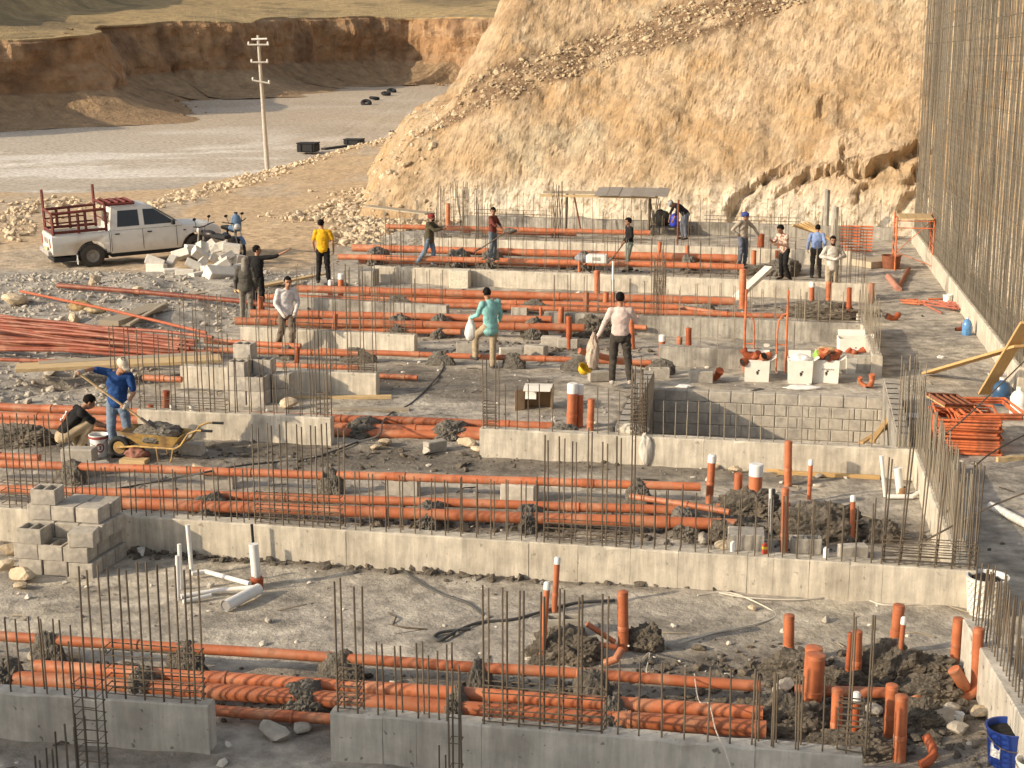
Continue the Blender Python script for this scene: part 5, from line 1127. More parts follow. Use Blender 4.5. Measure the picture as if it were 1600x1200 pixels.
o, W_, H_, D_ = cs[2]; sack(o.location + Z * (H_ + .06) - U * W_ * .35, 'bright green plastic wrapper on the right white carton', .09, .07, .09, M_green); sack(o.location + Z * (H_ + .14) + V * .12, 'brown crumpled cardboard on top of the right white carton', .2, .12, .08, M_card, 'crumpled_cardboard', 'cardboard')
fitting(P(1345, 604) + Z * .07, 'orange elbow fitting on the slab, left one of a pair by the tank corner', 2.6, .7); fitting(P(1361, 606) + Z * .09, 'orange elbow fitting lying on the slab, right one of a pair by the tank corner', 1.0, 1.0)
fitting(P(1115, 595) + Z * .06, 'brown fitting lying on the slab left of the cartons', .2, 1.3, M_pvc_br); fitting(P(1085, 590) + Z * .06, 'brown fitting near the blocks left of the cartons', 1.2, 1.0, M_pvc_br); fitting(P(1395, 502) + Z * .06, 'brown fitting lying on the far walkway right', .2, 1.2, M_pvc_br); fitting(P(1093, 520) + Z * .1, 'brown fitting on the grey beam behind the third riser', .2, 1.0, M_pvc_br); fitting(P(1502, 517) + Z * .05, 'small fitting beside the blue water bottle', .2, .9, M_pvc_br)
sack(P(1255, 608) + Z * .03, 'torn white plastic sheet on the slab in front of the cartons', .35, .12, .05, M_bag, 'plastic_sheet', 'sheet'); sack(P(1070, 606) + Z * .03, 'white paper scrap on the slab at the tank corner', .16, .1, .04, M_bag, 'paper_scrap', 'paper')
sack(B4.A + B4.d * B4.tpx(1010) - B4.n * .03 - Z * .20, 'white plastic sheet draped over the tank beam', .09, .04, .24, mk('dusty_film', (.55, .51, .44), bump=.3, bscale=14), 'plastic_sheet', 'sheet', rough=.7); sack(P(990, 676, .47) + Z * .05, 'crumpled cement bag on the tank beam corner', .22, .14, .1, mk('dusty_film2', (.50, .46, .38), bump=.3, bscale=14), 'cement_bag', 'bag')
o = MB().lathe([(0, .004), (.17, .004), (.175, 0)], 24).build('drain_cover', [flat('dark_iron', (.06, .055, .05))], None, P(1183, 609)); tag(o, 'dark round cover lying on the tank wall edge', 'cover')
# open cardboard box
cb = P(838, 642); o = thing('cardboard_box', cb + V * .2, 'open cardboard box with white outside lying on its side behind the tank beam', 'carton', rot=UANG + .1); m = MB(); w_, d_, h_ = .50, .42, .42; t = .012
m.box((0, d_ / 2, h_ / 2), (w_, t, h_)); m.box((0, 0, h_), (w_ + .01, d_, t), mi=1); m.box((-w_ / 2, 0, h_ / 2), (t, d_, h_ - .02)); m.box((w_ / 2, 0, h_ / 2), (t, d_, h_ - .02)); m.box((0, 0, .008), (w_, d_ - .02, t)); m.build('box_walls', [M_card, M_card_w], o)
MB().box((0, 0, 0), (.2, .006, .4), Matrix.Rotation(.6, 3, 'Z')).build('box_flap', [M_card], o, (-w_ / 2 - .07, -d_ / 2 - .05, .2)); MB().box((0, 0, 0), (w_ * .98, .22, .006), Matrix.Rotation(.25, 3, 'X')).build('box_flap', [M_card_w], o, (0, -d_ / 2 - .1, h_ + .02)); MB().box((0, 0, 0), (.2, .15, .004), Matrix.Rotation(.9, 3, 'X')).build('paper_flap', [M_white], o, (-.12, -d_ / 2 - .04, .3))
def bucket(loc, r, h, label, mat, bail=True, fill=None, emblem=None, band=None, name='bucket'):
    o = thing(name, loc, label, 'bucket'); m = MB(); m.lathe([(0, .0), (r * .82, 0), (r * .98, h * .97), (r * 1.05, h * .97), (r * 1.05, h), (r * .96, h), (r * .8, .02), (0, .02)], 24); m.build('bucket_body', [mat], o)
    if fill: MB().lathe([(0, h * .86), (r * .4, h * .88), (r * .94, h * .84)], 18).build('bucket_contents', [fill], o)
    if bail: MB().tube([(r * 1.06 * math.cos(a), .02 - abs(math.sin(a)) * .03, h * .9 - abs(math.sin(a)) * h * .42 * 0 + math.sin(a) * r * .5 * 0) for a in [0, .4]] and [(math.cos(k * math.pi / 10) * r * 1.07, -math.sin(k * math.pi / 10) * r * 1.0 - .01, h * .92 - math.sin(k * math.pi / 10) * h * .35) for k in range(11)], .005, 6).build('bail_handle', [M_rebar], o)
    if band: MB().lathe([(r * .99, h * .84), (r * 1.06, h * .85), (r * 1.06, h * .93), (r * .99, h * .94)], 24).build('bucket_rim', [band], o)
    if emblem:
        e = MB()
        for (rad, th, mi) in ((r * .5, .0, 0),):
            pts = [(math.cos(k * 2 * math.pi / 20) * rad, math.sin(k * 2 * math.pi / 20) * rad) for k in range(20)]
            def fn(x, y, hh): 
                a = -math.pi / 2 + .35 + x / r; rr_ = r * (.82 + .16 * (h * .45 + y) / h) + .004 + hh; return Vector((rr_ * math.cos(a), rr_ * math.sin(a), h * .45 + y))
            inn = [(x * .72, y * .72) for x, y in pts]
            n_ = len(pts); vs = [fn(x, y, 0) for x, y in pts] + [fn(x, y, .002) for x, y in inn]; e.add(vs, [(i, (i + 1) % n_, n_ + (i + 1) % n_, n_ + i) for i in range(n_)])
            sw = [(-.35, -.3), (-.1, -.45), (.3, -.2), (.1, 0), (.35, .3), (0, .45), (-.2, .2), (.0, .0)]
            e.prism([(x * rad, y * rad) for x, y in sw], 0, .002, lambda x, y, hh: fn(x, y, hh))
        e.build('printed_emblem', [emblem], o)
    return o
bucket(P(156, 712), .155, .36, 'white paint bucket with a round dark red emblem, beside the squatting man', M_white, fill=M_mort, emblem=flat('dark_red_ink', (.16, .03, .03)), band=flat('dark_red_band', (.30, .06, .05)))
bb = flat('blue_plastic', (.015, .045, .24), rough=.4, spec=.5)
bucket(P(1574, 1192), .21, .36, 'blue plastic bucket in the bottom right corner', bb, fill=M_dark)
bucket(P(1598, 1200) - V * .42, .13, .28, 'white bucket cut by the bottom right corner', M_white)
MB().box((0, 0, 0), (.10, .004, .13)).build('white_sticker', [M_white], bpy.data.objects['bucket.001'] if 'bucket.001' in bpy.data.objects else None, (-.155, -.105, .17), (0, 0, -.9))
bucket(P(1496, 1128), .06, .09, 'small whitish plastic tub among the rocks above the blue bucket', M_white, bail=False, name='plastic_tub')
bucket(P(221, 868), .05, .10, 'small white cup turned down at the foot of the long cream beam', M_white, bail=False, name='plastic_cup')
bucket(P(1392, 420), .30, .42, 'brown drum with bright rim on the far right walkway', M_rust, bail=False, name='metal_drum')
# patterned white bag-bucket at the end of the long beam
wb = P(1542, 968); o = thing('woven_basket', wb + V * .2, 'white woven tub with a dark bag inside, at the right end of the long beam', 'tub'); m = MB(); m.lathe([(0, 0), (.20, 0), (.235, .44), (.25, .46), (.22, .46), (.18, .02), (0, .02)], 22); m.build('tub_body', [M_white], o)
m = MB()
for k in range(11):
    for j in range(9):
        a = -math.pi + .1 + k * .29 + (.14 if j % 2 else 0); zz = .04 + j * .044; rr_ = .20 + .035 * zz / .44 + .004; a2 = a + .22
        m.tube([(rr_ * math.cos(a), rr_ * math.sin(a), zz), (rr_ * math.cos(a2), rr_ * math.sin(a2), zz + .035)], .006, 4, False)
m.build('woven_pattern', [flat('cream_print', (.52, .47, .36))], o); sack(Vector((0, 0, .37)), None, .19, .19, .09, M_dark, 'inner_bag', parent=o)
# small cans on the long cream beam
for px, lb, mt in [(1144, 'small white can on the long cream beam, left one', M_white), (1194, 'small red and yellow can on the long cream beam', flat('red_tin', (.42, .06, .03))), (1290, 'small white can on the long cream beam, right one', M_white)]:
    t = B3.tpx(px); p = B3.A + B3.d * t + B3.n * .16; o = MB().lathe([(0, 0), (.034, 0), (.036, .1), (.03, .115), (.018, .12), (.018, .13), (0, .13)], 14).build('tin_can', [mt], None, p); tag(o, lb, 'can')
    if 'yellow' in lb: MB().lathe([(.0365, .06), (.037, .062), (.037, .09), (.0365, .092)], 14).build('can_label', [flat('yellow_ink', (.6, .42, .05))], o)
for px, py, lb in [(266, 636, 'left white cup on the beam behind the wheelbarrow'), (296, 636, 'right white cup on the beam behind the wheelbarrow')]:
    p = B5.A + B5.d * B5.tpx(px) + B5.n * .1; o = MB().lathe([(0, 0), (.04, 0), (.05, .09), (.045, .09), (.036, .01), (0, .01)], 12).build('plastic_cup', [M_white], None, p); tag(o, lb, 'cup')
# blue water bottle and jugs at right
bl = flat('blue_clear_plastic', (.10, .25, .48), rough=.25, spec=.6)
def jug(loc, r, h, label, mat, cap=M_white): 
    o = MB().lathe([(0, 0), (r * .9, 0), (r, .03), (r, h * .3), (r * .95, h * .34), (r, h * .38), (r, h * .66), (r * .7, h * .82), (r * .3, h * .9), (r * .3, h)], 18).build('water_bottle', [mat], None, loc); MB().lathe([(0, h * 1.04), (r * .34, h * 1.03), (r * .34, h * .95)], 12).build('bottle_cap', [cap], o); tag(o, label, 'bottle'); return o
jug(P(1510, 524), .11, .42, 'blue water bottle by the plinth of the mesh wall', bl); jug(P(1564, 632), .17, .50, 'large dark blue water bottle under the white bucket at the right edge', flat('dark_blue_plastic', (.03, .08, .16), rough=.3, spec=.6))
bucket(P(1556, 612), .17, .36, 'white bucket behind the large water bottle at the right edge', M_white); jug(P(1590, 648), .15, .5, 'pale plastic canister cut by the right edge', M_white)
sack(P(1470, 560) + Z * .03, 'white scrap of paper on the walkway', .08, .06, .04, M_bag, 'paper_scrap', 'paper'); sack(P(1424, 652) + Z * .03, 'white bag strip lying behind the stack of orange frames', .3, .12, .04, M_bag, 'plastic_sheet', 'sheet'); rock(1554, 632, 22, 'pale flat stone behind the stack of orange frames', M_rock, 77); rock(1588, 1010 - 375, 20, 'pale stone at the right edge behind the frames', M_rock, 78)
plank((1558, 718), (1598, 716), .09, .08, 'pale timber end sticking out from under the orange frames', M_wood)

# =================================================================== SCAFFOLD FRAMES
def scaf_frame(name_loc, w, h, label, rot=0.0, tilt=0.0, group=None, mat=M_scaf, arch=True):
    o = thing('ladder_scaffold', name_loc, label, 'scaffold frame', group, rot=UANG + rot); o.rotation_euler.x = tilt; r = .024
    for s in (-1, 1): MB().tube([(s * w / 2, 0, 0), (s * w / 2, 0, h)], r, 8).build('post', [mat], o); 
    MB().tube([(-w / 2, 0, h * .93), (w / 2, 0, h * .93)], r * .8, 8).build('ledger', [mat], o) if not arch else None
    for s in (-1, 1):
        if arch:
            MB().tube([(s * w / 2, 0, h * .72), (s * (w / 2 - .10), 0, h * .70), (s * (w / 2 - .17), 0, h * .62), (s * (w / 2 - .19), 0, h * .5), (s * (w / 2 - .19), 0, 0.0)], r * .7, 8).build('inner_brace', [mat], o)
            MB().tube([(s * w / 2, 0, h * .34), (s * (w / 2 - .19), 0, h * .34)], r * .6, 6).build('rung', [mat], o)
    if not arch:
        for k in range(3): MB().tube([(-w / 2, 0, h * (.25 + .22 * k)), (w / 2, 0, h * (.25 + .22 * k))], r * .6, 6).build('rung', [mat], o)
    return o
fa, fb_ = P(1162, 580), P(1227, 582); top_h = atY(1162, 452, fa.y).z
scaf_frame((fa + fb_) / 2, (fb_ - fa).length, top_h, 'upright orange scaffold frame with two arched braces behind the white cartons', rot=math.atan2((fb_ - fa).y, (fb_ - fa).x) - UANG)
sA, sB = P(1397, 400), P(1404, 425)
ht = atY(1397, 322, sA.y).z
sc_ = thing('scaffold_tower', P(1425, 420), 'tall orange scaffold tower with a plank platform in front of the mesh wall', 'scaffold', rot=UANG)
for i, (dx, dy) in enumerate([(-.55, -.55), (.55, -.45), (-.55, .75), (.55, .75)]):
    MB().tube([(dx, dy, 0), (dx, dy, ht * (1.0 if i < 2 else 1.02))], .024, 8).build('post', [M_scaf], sc_)
for dx in (-.55, .55):
    for k in range(5): MB().tube([(dx, -.5, ht * (.3 + .15 * k)), (dx, .75, ht * (.3 + .15 * k))], .015, 6).build('rung', [M_scaf], sc_)
for dy, zz in ((-.5, .93), (.75, .93), (-.5, .80)): MB().tube([(-.55, dy, ht * zz), (.55, dy, ht * zz)], .017, 6).build('ledger', [M_scaf], sc_)
MB().tube([(-.55, .75, ht * .2), (.55, .75, ht * .85)], .013, 6).build('cross_brace', [M_scaf], sc_); MB().tube([(-.55, -.5, ht * .35), (.55, -.5, ht * .1)], .013, 6).build('cross_brace', [M_scaf], sc_)
mb = MB()
for k in range(4): mb.box((-.36 + .25 * k, .2, ht * .955 + .03), (.235, 1.5, .04))
mb.build('platform', [M_wood], sc_)
# stack of folded orange frames lying flat
fs_ = P(1462, 712)
for k in range(17):
    z_ = .03 + k * .040; sh = (random.uniform(-.05, .05), random.uniform(-.04, .04)); w_, l_ = .98, 1.2
    ang = UANG + random.uniform(-.05, .05) + (.12 if k > 13 else 0); loc = fs_ + U * (.52 + sh[0] + (.02 * k if k > 13 else 0)) + V * (.72 + sh[1] + (.1 if k > 12 else 0)); loc.z = z_
    o = thing('folded_frame', loc, f'orange steel frame lying flat in the stack at right, {"topmost" if k == 16 else (ORD[k] + " from the bottom")}', 'scaffold frame', 'orange frames stacked flat at right', rot=ang)
    mt = M_scaf
    for s in (-1, 1): MB().tube([(-w_ / 2, s * l_ / 2, 0), (w_ / 2, s * l_ / 2, 0)], .022, 8).build('post', [mt], o)
    for s in (-1, 1): MB().tube([(s * w_ / 2, -l_ / 2, 0), (s * w_ / 2, l_ / 2, 0)], .022, 8).build('ledger', [mt], o)
    MB().tube([(-w_ * .2, -l_ / 2, 0), (-w_ * .2, l_ / 2, 0)], .014, 6).build('rung', [mt], o)
# small formwork panel resting on the frames
o = thing('formwork_panel', fs_ + U * .25 + V * .75 + Z * .74, 'yellow-brown formwork panel with ribs lying tilted on the stack of orange frames', 'panel', rot=UANG + .75); o.rotation_euler.x = .25; o.rotation_euler.y = .15
m = MB(); m.box((0, 0, 0), (.75, .45, .02)); m.build('panel_face', [M_wood_y], o); m = MB()
for k in range(5): m.box((-.34 + .17 * k, 0, .035), (.03, .45, .05))
for s in (-1, 1): m.box((0, s * .21, .036), (.75, .03, .044))
m.build('panel_rib', [M_rust], o)
# reddish tube heap on the walkway
for i in range(22):
    p = P(1440 + i * 3.4, 478 + random.uniform(-3, 3), .0); a = UANG + math.radians(-62 + random.uniform(-12, 12)); L = random.uniform(.9, 1.3); d = Vector((math.cos(a), math.sin(a), 0))
    pipe([p + Z * (.05 + .07 * random.random()), p + d * L + Z * (.04 + .10 * random.random())], .045, f'rusty red tube in the loose heap by the mesh wall, {ORD[i] + " from the left" if i < 20 else "near its right end"}', mk('rusty_red_paint', (.40, .13, .085), var=.3, rough=.6, rnd=.2), name='steel_tube', group='rusty red tubes in a heap by the mesh wall', seg=7)
for i in range(8):
    p = P(1400 + random.uniform(0, 50), 462 + random.uniform(0, 14)); a = random.uniform(-.5, .5) + UANG; d = Vector((math.cos(a), math.sin(a), 0)); pipe([p + Z * .04, p + d * .5 + Z * .04], .05, f'short orange tube in the scatter behind the red tube heap, {ORD[i]}', M_scaf, name='steel_tube', group='short orange tubes behind the heap', seg=7)
pipe([P(1388, 432, .06), P(1404, 452, .06)], .18, 'dusty pink pipe lying on the far walkway, left arm of the V', mk('dusty_pink', (.42, .20, .14), var=.2)); pipe([P(1404, 450, .06), P(1420, 420, .06)], .12, 'dusty red pipe lying on the far walkway, right arm of the V', M_rust)
bucket(P(1480, 472), .12, .2, 'white grey paint can on its side by the plinth', M_white, bail=False, name='paint_can')
# orange frames piled at the far end
for k in range(9):
    p = P(1312, 393) + Z * (.05 + .1 * k); o = pipe([p, p + U * 1.05], .06, f'orange bar of the far frame pile behind the cream shirt man, {ORD[k]} from the ground', M_scaf, name='steel_tube', group='orange bars piled at the far end', seg=7)

# =================================================================== WHEELBARROW
wb_ = P(225, 716); o = thing('wheelbarrow', wb_, 'old yellow-brown wheelbarrow full of grey mortar with its handles to the right', 'wheelbarrow', rot=UANG + .05)
M_wbar = mk('worn_yellow_paint', (.42, .27, .09), var=.3, scale=9, rough=.6, col2=(.25, .16, .08), c2scale=4); k_ = pxm(wb_)
tray = MB(); tp_ = [(-.28, -.30, .50), (.72, -.30, .44), (.72, .30, .44), (-.28, .30, .50)]; bt = [(.02, -.20, .27), (.56, -.20, .25), (.56, .20, .25), (.02, .20, .27)]
ti = [(x * .97 + .006, y * .95, z) for x, y, z in tp_]; bi = [(x, y * .96, z + .015) for x, y, z in bt]
tray.add(tp_ + bt + ti + bi, [(0, 1, 5, 4), (1, 2, 6, 5), (2, 3, 7, 6), (3, 0, 4, 7), (4, 5, 6, 7), (8, 12, 13, 9), (9, 13, 14, 10), (10, 14, 15, 11), (11, 15, 12, 8), (12, 15, 14, 13), (0, 8, 9, 1), (1, 9, 10, 2), (2, 10, 11, 3), (3, 11, 8, 0)])
tray.build('tray', [M_wbar], o, fix=False)
for s in (-1, 1):
    MB().tube([(-.42, s * .06, .18), (-.05, s * .2, .25), (.6, s * .22, .23), (.72, s * .24, .30), (.86, s * .26, .50), (1.0, s * .27, .56), (1.12, s * .27, .56)], .017, 9).build('handle', [M_wbar], o)
    MB().tube([(1.08, s * .27, .56), (1.26, s * .27, .56)], .022, 9).build('grip', [M_black], o)
    MB().tube([(.30, s * .21, .24), (.32, s * .21, .03), (.37, s * .21, -.02), (.48, s * .21, -.02), (.54, s * .21, .04), (.58, s * .21, .24)], .015, 8).build('leg', [M_wbar], o)
wh = thing_w = MB(); tor = [(.145 + .045 * math.cos(a), .045 * math.sin(a)) for a in [k * 2 * math.pi / 10 for k in range(11)]]
wh.lathe(tor, 22, rot=Matrix.Rotation(R_(90), 3, 'X')); wh_o = wh.build('wheel', [M_black], o, (-.40, 0, .17)); MB().lathe([(.0, -.03), (.10, -.03), (.11, 0), (.10, .03), (0, .03)], 16, rot=Matrix.Rotation(R_(90), 3, 'X')).build('rim', [M_wbar], wh_o)
vs = []; ml = lump(225, 716, 10, 10, 'grey mortar heaped in the wheelbarrow', mat=M_mort, rough=.35); ml.location = o.matrix_basis @ Vector((.24, 0, .40)); ml.scale = (.42 / .05, .24 / .05 * .6, .16 / .055); 
sack(P(222, 716) - U * .02 - V * .12 + Z * .10, 'coil of reddish hose and rags under the wheelbarrow nose', .17, .14, .12, mk('reddish_rag', (.26, .12, .09), var=.4, scale=16, bump=.5), 'rag_heap', 'rags', rough=.8)

# =================================================================== UTILITY POLE AND FAR THINGS
pb = P(418, 263, -.3); pt = atY(403, 55, pb.y); d = pt - pb
pole = thing('utility_pole', pb, 'pale concrete power pole with three crossarms standing by the road edge', 'pole')
MB().tube([Vector((0, 0, -.3)), d * .5, d], [.16, .12, .085], 12).build('pole_shaft', [mk('pole_concrete', (.42, .38, .32), var=.15)], pole)
for f, w_, a, tl in [(.93, 1.3, -.05, 0), (.80, 1.05, .02, 0), (.655, 1.1, .0, -.18)]:
    c = d * f; dr = Vector((math.cos(a), math.sin(a), 0)); dr = Vector((dr.x, dr.y, tl)).normalized(); m = MB(); m.tube([c - dr * w_ / 2 - Vector((0, .14, 0)), c + dr * w_ / 2 - Vector((0, .14, 0))], .055, 6); ar = m.build('crossarm', [mk('pale_steel', (.48, .45, .40), rough=.6)], pole)
    for s in (-.45, .45): 
        q = c + dr * w_ * s - Vector((0, .14, 0)); MB().lathe([(0, .0), (.05, .02), (.07, .08), (.04, .12), (.06, .16), (0, .2)], 10, c=q).build('insulator', [M_white], ar)
MB().tube([d * .97 + Vector((-.4, -.1, 0)), d * .97 + Vector((.55, -.1, .03))], .06, 6).build('crossarm', [M_white], pole)
def fartank(px, py, w, h, dp, label, mat, name, cat, z=-1.2):
    p = P(px, py, z); s = pxm(p); W_, H_ = w / s, h / s; o = thing(name, p + Vector((0, dp / 2, 0)), label, cat, rot=-.15); m = MB(); m.box((0, 0, H_ / 2), (W_, dp, H_), bev=.08); m.build('body', [mat], o)
    m = MB(); m.box((0, 0, H_ + .04), (W_ * 1.03, dp * 1.03, .09), bev=.02); m.build('lid', [mat], o)
    for k in (-.3, .3):
        m = MB(); m.box((W_ * k, -dp / 2 - .03, H_ / 2), (.12, .06, H_ * .9)); m.build('rib', [mat], o)
    return o
fartank(480, 238, 30, 13, 1.4, 'dark metal container on the plain right of the power pole', M_black, 'metal_container', 'container', z=-.6); fartank(552, 226, 28, 7, 1.4, 'low black tank on the plain near the hill', M_black, 'metal_tank', 'tank', z=-.3)
fp = P(620, 222, .3); o = thing('pallet_fence', fp, 'small dark slatted barrier at the foot of the hill on the left', 'barrier', rot=-.1); s = pxm(fp)
for k in range(6): MB().box((-.45 + .18 * k, 0, .4), (.09, .05, .9)).build('slat', [M_black], o)
for zz in (.2, .75): MB().box((0, .05, zz), (1.1, .05, .08)).build('rail', [M_black], o)
o = plank((505, 233), (608, 219), .5, .15, 'dark beam lying along the road edge far left of the hill', M_black, -.3, .1)
for i, (px, py) in enumerate([(585, 149), (603, 146), (612, 144), (572, 152)]):
    p = P(px, py, 2.0); m = MB(); m.lathe([(.42 + .24 * math.cos(a), .24 * math.sin(a)) for a in [k * 2 * math.pi / 10 for k in range(11)]], 20); o = m.build('tyre', [M_black], None, Vector((p.x, p.y, gh(p.x, p.y) + .25)), (.2 * i, .1, 0)); o.scale = (1.0, 1.0, .8); tag(o, f'old black tyre lying on the far plain by the bank, {ORD[i]} of a row', 'tyre', 'old tyres on the far plain')
sack(P(128, 494) + Z * .25, 'mossy brown sack on the gravel bank', .28, .2, .15, mk('sackcloth', (.34, .24, .12), var=.3), 'sack', 'sack'); sack(P(150, 497) + Z * .22, 'pale rolled sack on the gravel bank', .25, .15, .1, mk('sackcloth2', (.50, .40, .24), var=.3), 'sack', 'sack')

# =================================================================== SHEET METAL CANOPY
cpn = thing('canopy', P(950, 366), 'flat canopy of grey metal sheets on posts over the bending worker', 'canopy', rot=UANG); c0 = P(950, 366)
ztop = atY(990, 300, c0.y).z; s = pxm(c0)
M_sheet = mk('grey_sheet_metal', (.34, .32, .29), var=.12, rough=.5, metal=.4, rnd=.1)
m = MB(); m.box((-.2, .2, ztop - .05), (4.5, .12, .10)); m.build('beam', [M_woodg], cpn); m = MB(); m.box((-.3, -.5, ztop - .12), (4.3, .10, .08)); m.build('beam', [M_wood], cpn)
for k in range(6):
    MB().box((-.2 + .44 * k, -.2, ztop + .03 + .012 * (k % 2)), (.44, 1.25, .02), Matrix.Rotation(.16, 3, 'X') @ Matrix.Rotation(.03 * (k - 2), 3, 'Y')).build('roof_sheet', [M_sheet], cpn)
for x_ in (-1.55, 1.5): MB().tube([(x_, -.1, 0), (x_ + .03, -.1, ztop - .08)], .05, 8).build('post', [M_rebar], cpn)
MB().tube([(-.95, -.2, 0), (-1.25, -.2, ztop * .95)], .03, 8).build('brace', [M_rust], cpn)
p = P(1058, 402); wpt = MB().tube([(0, 0, 0), (0, 0, atY(1058, 312, p.y).z)], .03, 8).build('steel_prop', [M_rust], None, p); tag(wpt, 'thin red prop standing in front of the bending worker', 'prop')
MB().box((0, 0, 0), (.14, .14, .012)).build('foot_plate', [M_rust], wpt, (0, 0, .006))
p = P(1049, 368); wb2 = thing('workbench', p, 'dark bench with bags and tools below the right end of the canopy', 'bench', rot=UANG); MB().box((0, 0, .32), (1.5, .6, .05)).build('bench_top', [M_black], wb2)
for sx in (-.65, .65):
    for sy in (-.25, .25): MB().box((sx, sy, .15), (.05, .05, .3)).build('leg', [M_black], wb2)
sack(p + Z * .62 - U * .35, 'black bag on the bench under the canopy', .3, .2, .3, M_dark, 'bag', 'bag'); jug(p + Z * .35 + U * .1, .16, .5, 'blue jerrycan on the bench under the canopy', flat('cobalt_plastic', (.03, .05, .42), rough=.4))
# white box saw stand
p = P(930, 430); st = thing('saw_stand', p, 'white power tool on crossed dark legs standing on the long grey beam line', 'power tool', rot=UANG); zt_ = atY(930, 405, p.y).z
for s in (-1, 1): MB().tube([(-.3 * s - .35, 0, 0), (.25 * s - .35, 0, zt_)], .02, 6).build('leg', [M_black], st)
MB().box((.05, 0, zt_ + .02), (.62, .35, .26), bev=.03).build('housing', [M_white], st); MB().box((.05, -.18, zt_ + .03), (.24, .01, .1)).build('name_plate', [M_inkg], st); sack(Vector((-.4, 0, zt_ + .02)), None, .2, .15, .14, M_grey_pl, 'motor', parent=st)
# helmet, bags held later; cement paddle
# =================================================================== TEXT
def text_mesh(s, size, ext, mat, name):
    c = bpy.data.curves.new(name, 'FONT'); c.body = s; c.size = size; c.extrude = ext; c.align_x = 'CENTER'; c.align_y = 'CENTER'
    o = bpy.data.objects.new(name, c); C.objects.link(o); dg = bpy.context.evaluated_depsgraph_get(); dg.update()
    me = bpy.data.meshes.new_from_object(o.evaluated_get(dg)); bpy.data.objects.remove(o); me.materials.clear(); me.materials.append(mat); return me
# =================================================================== PICKUP
M_car = mk('white_car_paint', (.66, .63, .57), var=.06, scale=3, rough=.35, bump=.0, spec=.5, col2=(.50, .44, .36), c2scale=2.2, c2lo=.55, c2hi=.75)
M_glass = flat('dark_glass', (.02, .022, .024), rough=.08, spec=.6, bump=0); M_red = mk('rust_red_paint', (.13, .028, .02), var=.3, rough=.6)
pr = P(147, 419); truck = thing('pickup_truck', pr, 'dusty white double cab pickup with a rust red rack over its bed', 'pickup truck', rot=R_(25)); truck.rotation_euler = (0, R_(-2.2), R_(25)); truck.scale = (1.1, 1.1, 1.1)
YC = .80
def sect(x, w, zb, zt, sh=.0): return [(x, YC - w + .06, zb), (x, YC - w - .0, zb + .10), (x, YC - w - .03, zb + .32), (x, YC - w + .01, zt - .06), (x, YC - w + .07, zt), (x, YC + w - .07, zt), (x, YC + w - .01, zt - .06), (x, YC + w + .03, zb + .32), (x, YC + w, zb + .10), (x, YC + w - .06, zb)]
def loft(secs, m, mi=0):
    n_ = len(secs[0]); vs = [v for s in secs for v in s]; fs = [tuple(range(n_))[::-1], tuple(range(len(vs) - n_, len(vs)))]
    for i in range(len(secs) - 1):
        for k in range(n_): fs.append((i * n_ + k, i * n_ + (k + 1) % n_, (i + 1) * n_ + (k + 1) % n_, (i + 1) * n_ + k))
    return m.add(vs, fs, mi, True)
body = MB(); loft([sect(-1.10, .76, .46, .98), sect(-1.06, .80, .42, 1.0), sect(.50, .81, .40, 1.0)], body); bedm = body.mesh('bed_body', [M_car], angle=25)
bo = ob('bed_body', bedm, truck)
cut = MB(); cut.box((-.28, YC, .95), (1.46, 1.40, .75)); co_ = ob('cut', cut.mesh('cut', []), truck)
cut2 = MB(); cut2.tube([(0, -.3, .34), (0, 2.0, .34)], .43, 28); c2 = ob('cut2', cut2.mesh('cut2', []), truck)
bo.data = bake(bo, [('BOOLEAN', dict(object=co_, operation='DIFFERENCE', solver='EXACT')), ('BOOLEAN', dict(object=c2, operation='DIFFERENCE', solver='EXACT'))])
cabm = MB(); loft([sect(.515, .79, .38, .99), sect(.54, .81, .36, 1.03), sect(2.50, .81, .36, 1.03), sect(2.62, .80, .36, 1.02), sect(3.20, .78, .36, .99), sect(3.52, .74, .38, .94), sect(3.66, .68, .42, .86), sect(3.70, .64, .46, .78)], cabm)
cb_ = ob('cab_body', cabm.mesh('cab_body', [M_car], angle=25), truck); cut3 = MB(); cut3.tube([(2.95, -.3, .34), (2.95, 2.0, .34)], .43, 28); c3 = ob('cut3', cut3.mesh('cut3', []), truck)
cb_.data = bake(cb_, [('BOOLEAN', dict(object=c3, operation='DIFFERENCE', solver='EXACT'))])
for q in (co_, c2, c3): bpy.data.objects.remove(q)
gsec = lambda z_, x0, x1, w: [(x0, YC - w, z_), (x0 - .02, YC - w * .6, z_), (x0 - .02, YC + w * .6, z_), (x0, YC + w, z_), (x1, YC + w, z_), (x1 + .08, YC + w * .6, z_), (x1 + .08, YC - w * .6, z_), (x1, YC - w, z_)]
gm = MB(); loft([gsec(1.0, .56, 2.58, .80), gsec(1.12, .565, 2.40, .785), gsec(1.56, .62, 1.74, .68), gsec(1.64, .66, 1.62, .64), gsec(1.675, .80, 1.50, .52)], gm); gm.build('cab_roof', [M_car], truck, angle=30)
def sidewin(pts, name='side_window'):
    m = MB()
    for s in (-1, 1):
        def fy(z_): return YC + s * (np.interp(z_, [1.0, 1.12, 1.56, 1.64], [.80, .785, .68, .64]) + .006)
        n_ = len(pts); m2 = MB(); m2.add([(x, fy(z_), z_) for x, z_ in pts] + [(x, fy(z_) - s * .03, z_) for x, z_ in pts], [tuple(range(n_)), tuple(range(n_, 2 * n_))[::-1]] + [(i, (i + 1) % n_, n_ + (i + 1) % n_, n_ + i) for i in range(n_)]); m2.build(name, [M_glass], truck)
sidewin([(.74, 1.09), (1.36, 1.09), (1.36, 1.53), (.80, 1.53)]); sidewin([(1.50, 1.09), (2.34, 1.09), (2.30, 1.16), (1.80, 1.52), (1.50, 1.53)])
